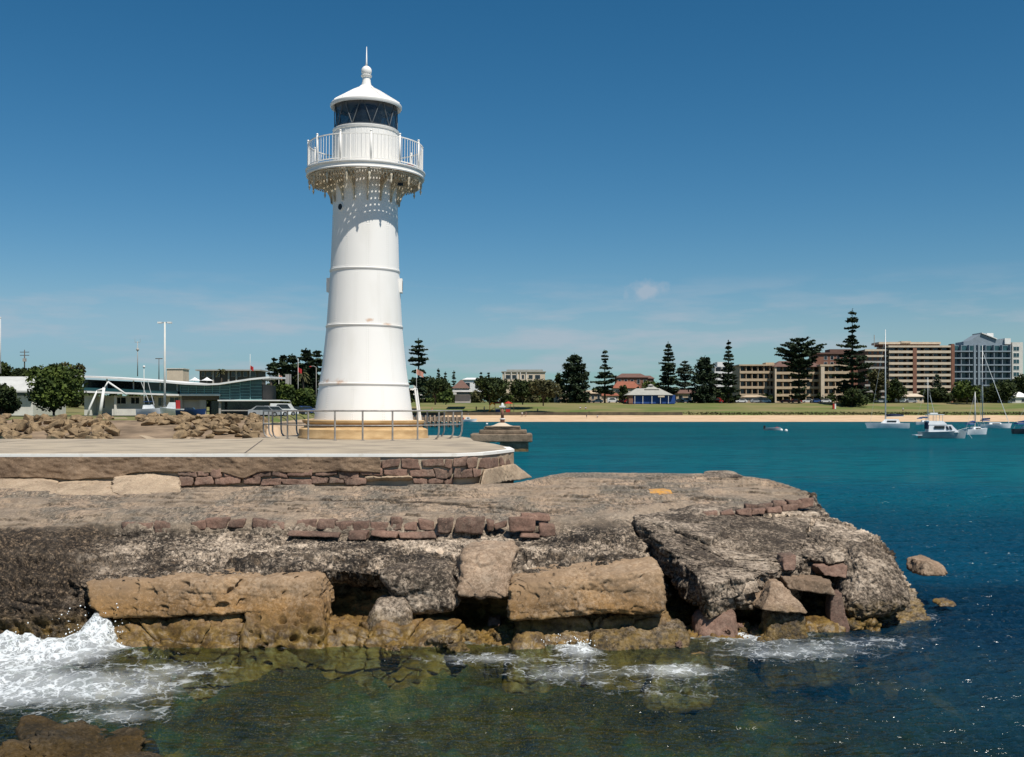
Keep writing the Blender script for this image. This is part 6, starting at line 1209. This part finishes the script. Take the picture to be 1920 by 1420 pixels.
def yacht(px, py, L, mtop, label, rot, hm='hull_w', cover='bcanvas', rake=None, mx=.4):
    t, Y = boat('sailing_yacht', label, 'sailing boat', px, py, rot); hull(L, L * .3, .75, .3, .6).build('hull', M[hm], t, 'auto'); H = (py - mtop) * Y / F
    c = taper(MB(), -L * .22, L * .22, L * .19, .7, 1.15, .12, .5).build('cabin', M['hull_w'], t); MB().box(-L * .12, L * .12, -L * .095 + .0, -L * .095 + .06, .82, 1.0).build('cabin_window', M['d_glass'], c)
    MB().tube([(mx, 0, .9), (mx, 0, H)], [.09, .05], 8).build('mast', M['alu'], t, True); MB().tube([(mx, 0, 1.7), (-L * .38, 0, 1.75)], .06, 6).build('boom', M['alu'], t); MB().tube([(mx - .1, 0, 1.85), (-L * .15, 0, 1.95), (-L * .36, 0, 1.85)], [.18, .15, .07], 8).build('sail_cover', M[cover], t, True)
    MB().tube([(mx, 0, H * .93), (L * .47, 0, .9)], .06 if rake else .02, 6).build('furled_jib', M['w_trim'] if rake else M['alu'], t); MB().tube([(mx, 0, H - .1), (-L * .47, 0, .85)], .015, 5).build('backstay', M['alu'], t)
    for y in (-1, 1): MB().tube([(mx, 0, H * .6), (mx, y * L * .14, .8)], .015, 5).build('shroud', M['alu'], t)
    taper(MB(), -L * .42, -L * .2, L * .22, 1.5, 1.7, .1, .1).build('spray_hood', M[cover], t); return t
yacht(1865, 803, 6.6, 648, 'farther white yacht with a tall mast and pale furled jib at the right', .08, rake=True, mx=-2.6)
yacht(1830, 815, 4.6, 735, 'small white yacht with blue covers, seen just right of the motor cruiser', .5, mx=-.2)
yacht(1931, 814, 5.5, 700, 'dark hulled yacht cut off by the right edge', .1, 'hull_d', mx=2.2)
yacht(1736, 797, 5.0, 708, 'white yacht mostly hidden behind the motor cruiser', .0, mx=.5)
# dinghy, buoys
t, Y = boat('dinghy', 'small grey dinghy with an orange bow and black outboard moored off the beach', 'dinghy', 1448, 807, .05); hull(2.9, 1.2, .42, .3, .8).build('hull', M['hull_g'], t, 'auto'); MB().ball((.9, 0, .42), .35, 10, 6, (1.2, 1, .5)).build('bow_cover', M['red_cloth'], t, True); MB().box(-1.6, -1.3, -.15, .15, .2, .85).build('outboard', M['black'], t); MB().box(-.2, .1, -.5, .5, .36, .42).build('seat', M['hull_w'], t)
for px, py, lb in ((1465, 808, 'small white mooring buoy next to the dinghy'), (1474, 809, 'second mooring buoy, the farther one right of the dinghy'), (913, 796, 'white mooring buoy in front of the wharf launch')):
    Y = EYE * F / (py - HY); o = MB().ball((0, 0, .12), .28, 12, 8).build('mooring_buoy', M['w_trim'], None, True); o.location = (gX(px, Y), Y, 0); tag(o, lb, 'buoy')
# boats on the hardstand before the restaurant
t = thing('speed_boat', 'blue hulled boat stored ashore before the restaurant garage', 'motor boat', (gX(357, 158), 158, gZ(780, 158)), .1); hull(4.0, 1.5, .8, .3, keel=.05).build('hull', M['hull_b'], t, 'auto'); taper(MB(), -.8, .8, 1.0, .75, 1.2, .1, .4).build('windscreen', M['d_glass'], t)
t = thing('cabin_boat', 'white cabin boat with a red stripe ashore beside the floodlight mast', 'motor boat', (gX(322, 162), 162, gZ(780, 162)), 3.0); hull(3.4, 1.5, 1.0, .3, keel=.05).build('hull', M['hull_w'], t, 'auto'); c = taper(MB(), -.9, .7, 1.2, 1.0, 2.0, .15, .5).build('cabin', M['hull_w'], t); MB().box(-.5, .2, -.62, -.5, 1.35, 1.75).build('cabin_window', M['d_glass'], c); MB().box(-1.05, -.92, -.6, .6, 1.0, 2.3).build('stripe_panel', M['red_cloth'], c)
t = thing('fishing_boat', 'white fishing boat with blue canopy ashore left of the floodlight mast', 'motor boat', (gX(284, 165), 165, gZ(780, 165)), 0); hull(4.4, 1.6, 1.0, .3, keel=.05).build('hull', M['hull_w'], t, 'auto'); taper(MB(), -1.2, .4, 1.2, 1.0, 1.7, .15, .3).build('cabin', M['hull_w'], t); MB().box(-1.0, .2, -.7, .7, 2.1, 2.2).build('canopy', M['bcanvas'], t); MB().tube([(-.2, 0, 1.6), (-1.6, 0, 5.2)], .05, 6).build('outrigger', M['alu'], t); MB().tube([(.4, 0, 1.6), (-.6, 0, 5.4)], .05, 6).build('outrigger', M['alu'], t)

# ---------------- timber wharf with a launch, stone pier head with its beacon
t = thing('timber_wharf', 'weathered timber wharf on piles behind the plinth railing', 'wharf', (gX(815, 235), 235, 0)); s_ = 235 / F; M['tim'] = mat('weathered_timber', (.30, .22, .15), (.16, .12, .09), rough=.9, scale=2)
MB().box(-60 * s_, 52 * s_, 0, 5, 1.95, 2.2).build('deck', M['tim'], t); MB().box(-60 * s_, 52 * s_, -.15, 0, 1.3, 1.95).build('fascia', M['tim'], t)
for i in range(14):
    for y in (-.3, 2.5, 5): MB().tube([((-58 + 8.3 * i) * s_, y, -1), ((-58 + 8.3 * i) * s_, y, 2.6 if y < 0 else 2.0)], .17, 8).build('pile', M['tim'], t, True)
t, Y = boat('launch', 'small white and red cabin launch at the end of the timber wharf', 'motor boat', 880, 791, 0.0); hull(4.4, 1.5, .7, .4).build('hull', M['hull_w'], t, 'auto'); c = taper(MB(), -1.2, .5, 1.1, .7, 1.5, .1, .4).build('cabin', M['hull_w'], t); MB().box(-.8, 0, -.57, -.5, 1.0, 1.3).build('cabin_window', M['d_glass'], c); MB().box(-2.2, -1.7, -.5, .5, .7, 1.2).build('stern_box', M['red_cloth'], t); MB().tube([(-.4, 0, 1.5), (-.4, 0, 2.8)], .04, 6).build('mast', M['alu'], t)
Yp_ = 98.0; t = thing('pier_head', 'old stepped stone pier head standing in the harbour right of the lighthouse', 'pier', (gX(941, Yp_), Yp_, 0)); s_ = Yp_ / F
M['old_stone'] = rock_mat('old_pier_stone', base=(.30, .22, .15), base2=(.12, .09, .06), speck=.12, use_attr=False, bump=.04)
def pxb(x0, x1, y0, y1, dp, **kw):
    c = [((x0 - 941) * s_, -dp / 2, gZ(y1, Yp_)), ((x1 - 941) * s_, -dp / 2, gZ(y1, Yp_)), ((x1 - 941) * s_, dp / 2, gZ(y1, Yp_)), ((x0 - 941) * s_, dp / 2, gZ(y1, Yp_))]; c += [(x, y, gZ(y0, Yp_)) for x, y, z in c]; return c
for nm, a in (('lower_wall', (938, 990, 827, 856, 4.6)), ('deck', (884, 997, 813, 828, 5.2)), ('middle_tier', (900, 987, 806, 814, 4.2)), ('upper_tier', (908, 976, 801, 807, 3.4)), ('cap', (910, 975, 799, 802, 3.5))):
    block_mesh(nm, pxb(*a), M['old_stone'], res=.10, r=.12, amp=.04, fine=.02, ns=2, parent=t, seed=hash(nm) % 7)
MB().lathe([(1.1, gZ(799.5, Yp_)), (.75, gZ(797.5, Yp_)), (.28, gZ(793, Yp_)), (.001, gZ(792.5, Yp_))], 12).build('plaster_cone', M['cream_w'], t, True)
for x in (888, 895, 902, 910, 917): MB().tube([((x - 941) * s_, -2.4, -.6), ((x - 941) * s_, -2.4, gZ(826, Yp_))], .12, 8).build('pile', M['tim'], t, True)
b = thing('harbour_beacon', 'banded brown and white beacon post with a white lamp on the stone pier head', 'beacon', (gX(942, Yp_), Yp_, gZ(793, Yp_)))
zz_ = lambda y: gZ(y, Yp_) - gZ(793, Yp_)
MB().tube([(0, 0, 0), (0, 0, zz_(784))], .20, 10).build('base', M['brick'], b, True); MB().tube([(0, 0, zz_(787)), (0, 0, zz_(784.5))], .25, 10).build('collar', M['w_trim'], b, True); MB().tube([(0, 0, zz_(784)), (0, 0, zz_(766))], .14, 10).build('shaft', M['brick'], b, True)
MB().box(-.28, .28, -.2, .2, zz_(764), zz_(761)).build('lamp_box', M['w_trim'], b); MB().lathe([(.10, zz_(765)), (.13, zz_(760)), (.10, zz_(757)), (.001, zz_(755.5))], 10).build('lamp', M['w_trim'], b, True)

# ---------------- playground
fr = Fr(938, 372, 766.5); t = thing('playground', 'colourful playground set with an orange slide and red roofs on the grass', 'playground', (fr.x0, 372, float(hz(938, 21)) + .1)); dz_ = fr.zb - t.location.z
M['or'] = paint('orange_plastic', (.72, .27, .02)); M['red'] = paint('red_plastic', (.42, .03, .02)); M['blu'] = paint('blue_plastic', (.04, .15, .35))
for x in (-3.6, -1.8, 0, 1.8, 3.4, 4.6):
    for y in (0, 2): MB().tube([(x, y, -.6), (x, y, 3.0)], .09, 6).build('post', M['dwood'] if x % 3.6 else M['or'], t)
for x0 in (-1.8, 1.8): MB().lathe([(1.7, 2.9), (.05, 3.7)], 4, (x0 + .9, 1, 0)).build('canopy', M['red'], t)
MB().box(-1.8, 3.4, 0, 2, 1.1, 1.25).build('platform', M['blu'], t); MB().hexa([(-4.8, .3, -.2), (-4.4, .3, -.2), (-4.4, 1.4, -.2), (-4.8, 1.4, -.2), (-2.2, .3, 1.5), (-1.8, .3, 1.5), (-1.8, 1.4, 1.5), (-2.2, 1.4, 1.5)]).build('slide', M['or'], t)
MB().tube([(-3.6, 0, 2.4), (-2.8, 0, 3.2), (-1.8, 0, 2.6)], .25, 8).build('arch', M['or'], t, True); MB().box(-1.6, 0, -.05, .05, .0, 1.0).build('panel', M['hull_b'], t); MB().box(1.9, 3.3, -.05, .05, .0, 1.0).build('panel', M['red'], t)

# ---------------- cars
cp_ = {}
def carpaint(name, c): 
    if name not in cp_: cp_[name] = mat(name + '_car_paint', c, rough=.3, spec=.5)
    return cp_[name]
M['tyre'] = mat('tyre', (.02, .02, .02), rough=.8); M['rim'] = mat('wheel_rim', (.35, .35, .35), rough=.4, metal=.5)
def make_car(van=False):
    t = bpy.data.objects.new('parked_van' if van else 'parked_car', None); col.objects.link(t); L2, Hb = 2.15, .78
    side = [(-L2, .25), (L2, .25), (L2 + .03, .62), (L2 - .15, .80), (1.05, .92), (.5, 1.42), (-1.05, 1.46), (-1.75, 1.0), (-L2, .92)] if not van else [(-L2, .28), (L2, .28), (L2, .85), (1.5, 1.1), (1.0, 1.85), (-2.05, 1.9), (-L2, 1.0)]
    MB().prism(side, -.84, .84).build('body', None, t)
    zl, zh = (.93, 1.38) if not van else (1.1, 1.75)
    for y in (-.853, .853): MB().prism([(-1.5, zl), (.95, zl), (.48, zh), (-1.0, zh)], y - .01, y + .01).build('side_window', M['d_glass'], t)
    MB().hexa([(1.0, -.72, zl + .02), (1.06, -.72, zl + .02), (1.06, .72, zl + .02), (1.0, .72, zl + .02), (.50, -.66, zh), (.56, -.66, zh), (.56, .66, zh), (.50, .66, zh)]).build('windscreen', M['d_glass'], t)
    for x in (-1.35, 1.35):
        for y in (-.80, .80): w = MB().tube([(x, y - .11, .32), (x, y + .11, .32)], .32, 14).build('wheel', M['tyre'], t); MB().tube([(x, y - .12, .32), (x, y + .12, .32)], .18, 10).build('rim', M['rim'], w)
    return t
def place_car(src, used, loc, rot, paintm, label):
    if not used: r = src; ch = list(src.children)
    else:
        r = src.copy(); col.objects.link(r); ch = []
        for c in src.children:
            k = c.copy(); col.objects.link(k); k.parent = r; ch.append(k)
            for g in c.children: g2 = g.copy(); col.objects.link(g2); g2.parent = k
    r.location = loc; r.rotation_euler = (0, 0, rot); tag(r, label, 'van' if 'van' in r.name else 'car', 'parked cars')
    for c in ch:
        if c.name.startswith('body'):
            c.data = c.data.copy(); c.data.materials.clear(); c.data.materials.append(paintm)
    return r
car0 = make_car(); van0 = make_car(True); uc = [0, 0]
def car(px, d, colname, c, label, rot=0.0, van=False, dz=0.07):
    place_car(van0 if van else car0, uc[van], P3(px, d, dz), rot, carpaint(colname, c), label); uc[van] = 1
WH, BK, RD, SV, GN, BL = (.68, .68, .66), (.02, .02, .025), (.30, .02, .02), (.32, .33, .34), (.02, .05, .03), (.04, .09, .25)
for px, nm, c, lb, v in [(1052, 'green', GN, 'dark green parked car left of the broad dense pine', 0), (1071, 'black', BK, 'black parked car touching the trunk of the broad dense pine', 0), (1098, 'silver', SV, 'silver parked car between the two left pines', 0), (1120, 'white', WH, 'white parked car just left of the slender pine', 0), (1149, 'white', WH, 'white parked van just right of the slender pine', 1), (1168, 'red', RD, 'red parked car left of the pavilion', 0),
                         (1272, 'black', BK, 'black parked car at the right end of the pavilion', 0), (1288, 'white', WH, 'white parked van next to the black car by the pavilion', 1), (1306, 'silver', SV, 'silver parked car left of the broad dark bushy pine', 0), (1327, 'white', WH, 'white parked car under the broad dark bushy pine', 0), (1345, 'red', RD, 'dark red parked van left of the slim pointed pine', 1),
                         (1390, 'white', WH, 'white parked car right of the slim pointed pine', 0), (1417, 'silver', SV, 'silver parked car before the low tan shop', 0), (1434, 'white', WH, 'white parked car right of the low tan shop', 0), (1473, 'red', RD, 'red parked car left of the umbrella pine', 0), (1493, 'red', RD, 'red parked car under the umbrella pine', 0), (1514, 'white', WH, 'white parked car just right of the umbrella pine', 0), (1528, 'blue', BL, 'blue parked car between the umbrella pine and the tallest pine', 0), (1547, 'white', WH, 'white parked car left of the tallest pine undergrowth', 0)]:
    car(px, 65.5, nm, c, lb, random.choice([0, pi]), bool(v))
car(1690, 60, 'white', WH, 'white parked van in front of the rounded dark tree', 0, True); car(1708, 60, 'silver', SV, 'silver parked car by the low cream lodge', 0); car(1652, 60, 'silver', SV, 'silver parked car by the brown green tree', pi)
for i, (px, nm, c, lb) in enumerate([(496, 'silver', SV, 'silver parked car at the left end of the harbour car park'), (513, 'white', WH, 'white parked car second from the left in the harbour car park'), (533, 'white', WH, 'white parked van in the harbour car park'), (556, 'black', BK, 'black parked car in the harbour car park'), (574, 'blue', BL, 'blue parked car close to the left side of the lighthouse'), (588, 'silver', SV, 'silver parked car half hidden by the lighthouse')]):
    car(px, 30 + 2.5 * (i % 3), nm, c, lb, random.choice([.2, pi, .5]), i == 2)

# ---------------- people (continuous skinned bodies)
skin = mat('skin', (.42, .24, .15), rough=.6); hairm = mat('hair', (.04, .025, .015), rough=.8)
def person(px, d, label, shirt, pants=(.05, .06, .12), sit=False, rot=0.0, h=1.7, Y=None):
    t = thing('person', label, 'person', P3(px, d, .02), rot); k = h / 1.7
    if sit: J = {'pel': (0, 0, .22), 'ch': (0, .05, .55), 'nk': (0, .04, .74), 'hd': (0, .0, .93), 'lk': (-.14, -.42, .48), 'la': (-.14, -.72, .10), 'lt': (-.14, -.85, .05), 'rk': (.14, -.42, .45), 'ra': (.14, -.74, .10), 'rt': (.14, -.87, .05), 'ls': (-.2, .04, .68), 'le': (-.27, -.12, .45), 'lh': (-.18, -.38, .48), 'rs': (.2, .04, .68), 're': (.27, -.12, .45), 'rh': (.18, -.38, .48)}
    else: J = {'pel': (0, 0, .92), 'ch': (0, 0, 1.22), 'nk': (0, 0, 1.45), 'hd': (0, -.02, 1.62), 'lk': (-.12, -.06, .50), 'la': (-.15, .06, .08), 'lt': (-.15, -.08, .04), 'rk': (.11, -.02, .50), 'ra': (.13, -.12, .08), 'rt': (.13, -.26, .04), 'ls': (-.19, 0, 1.38), 'le': (-.25, .04, 1.10), 'lh': (-.24, -.10, .86), 'rs': (.19, 0, 1.38), 're': (.25, .04, 1.10), 'rh': (.24, -.12, .88)}
    names = list(J); E = [('pel', 'ch'), ('ch', 'nk'), ('nk', 'hd'), ('pel', 'lk'), ('lk', 'la'), ('la', 'lt'), ('pel', 'rk'), ('rk', 'ra'), ('ra', 'rt'), ('ch', 'ls'), ('ls', 'le'), ('le', 'lh'), ('ch', 'rs'), ('rs', 're'), ('re', 'rh')]
    R = {'pel': .14, 'ch': .15, 'nk': .055, 'hd': .105, 'lk': .065, 'rk': .065, 'la': .04, 'ra': .04, 'lt': .035, 'rt': .035, 'ls': .06, 'rs': .06, 'le': .042, 're': .042, 'lh': .03, 'rh': .03}
    me = bpy.data.meshes.new('body'); me.from_pydata([tuple(c * k for c in J[n]) for n in names], [(names.index(a), names.index(b)) for a, b in E], []); me.materials.append(skin); o = bpy.data.objects.new('body', me); col.objects.link(o); o.parent = t
    m = o.modifiers.new('skin', 'SKIN'); me.skin_vertices[0].data[0].use_root = True
    for i, n in enumerate(names): me.skin_vertices[0].data[i].radius = (R[n] * k, R[n] * k)
    o.modifiers.new('sub', 'SUBSURF').levels = 1
    P_ = lambda n: Vector(J[n]) * k
    c = MB().tube([P_('pel') - Vector((0, 0, .04)), (P_('pel') + P_('ch')) / 2, P_('ch') + Vector((0, 0, .1)), P_('nk') - Vector((0, 0, .04))], [.155 * k, .165 * k, .175 * k, .10 * k], 10)
    for a, b in (('ls', 'le'), ('rs', 're')): c.tube([P_(a), (P_(a) + P_(b)) / 2], [.085 * k, .07 * k], 8)
    c.build('shirt', paint('shirt_%d' % (px), shirt), t, True)
    c = MB()
    for a in ('lk', 'rk'): c.tube([P_('pel'), P_(a)], [.13 * k, .085 * k], 8)
    c.build('shorts', paint('shorts_%d' % (px), pants), t, True)
    hp = P_('hd'); MB().ball((hp.x, hp.y + .02 * k, hp.z + .045 * k), .125 * k, 10, 8, (1, 1.05, .85)).build('hair', hairm, t, True)
person(979, 11, 'person in a pale shirt standing on the sand left of another by the low wall', (.6, .58, .55), rot=.3, h=1.75)
person(986, 11.5, 'person in dark clothes standing on the sand beside one in pale shirt', (.12, .08, .07), (.3, .2, .15), rot=-.3, h=1.8)
person(1088, 32, 'person in a white top sitting on the grass, left of two', (.65, .65, .65), sit=True)
person(1098, 31, 'person in a pale blue top sitting on the grass, right of two', (.45, .5, .6), sit=True, rot=.3)
person(1120, 9, 'person in a white top sitting on the beach below the slender pine', (.65, .62, .6), sit=True)
person(1008, 24, 'person in an orange top sitting on the grass right of the playground', (.6, .3, .1), sit=True)
person(908, 24, 'person in a white shirt standing left of the playground slide', (.65, .65, .62), rot=.2)
person(893, 25, 'person in a brown shirt standing farther left of the playground', (.25, .12, .08), rot=-.4)
person(810, 26, 'person in a red top sitting on the grass behind the wharf', (.5, .12, .1), sit=True)
person(1693, 22, 'person in a white shirt walking on the grass above the catamaran', (.6, .6, .62), rot=.5)
person(1100, 8, 'small child in dark swimwear standing at the edge of the sand', (.05, .05, .08), h=1.2)
fr = Fr(1564, 382, 769); t = thing('litter_bin', 'dark red and white park bin on the dry grass left of the tallest pine', 'bin', P3(1564, 33, 0)); MB().box(-.5, .1, -.4, .4, 0, 1.9).build('body', M['red'], t); MB().box(.1, .55, -.4, .4, 0, 1.9).build('side', M['w_trim'], t); MB().box(-.55, .6, -.45, .45, 1.9, 2.0).build('lid', M['dwood'], t)
# dune scrub at the top of the sand
C = []
for k in range(2600):
    px = random.uniform(1290, 1960) if k % 4 else random.uniform(1000, 1960); p = P3(px, 15.5 + abs(random.gauss(0, 2.2)), .15 * random.random()); C.append((p.x, p.y, p.z))
V, Q = quads(np.array(C), .30, .2); tag(npmesh('dune_scrub', V, Q, M['leaf_b']), 'low dune scrub growing along the top of the sand', 'scrub', kind='stuff')
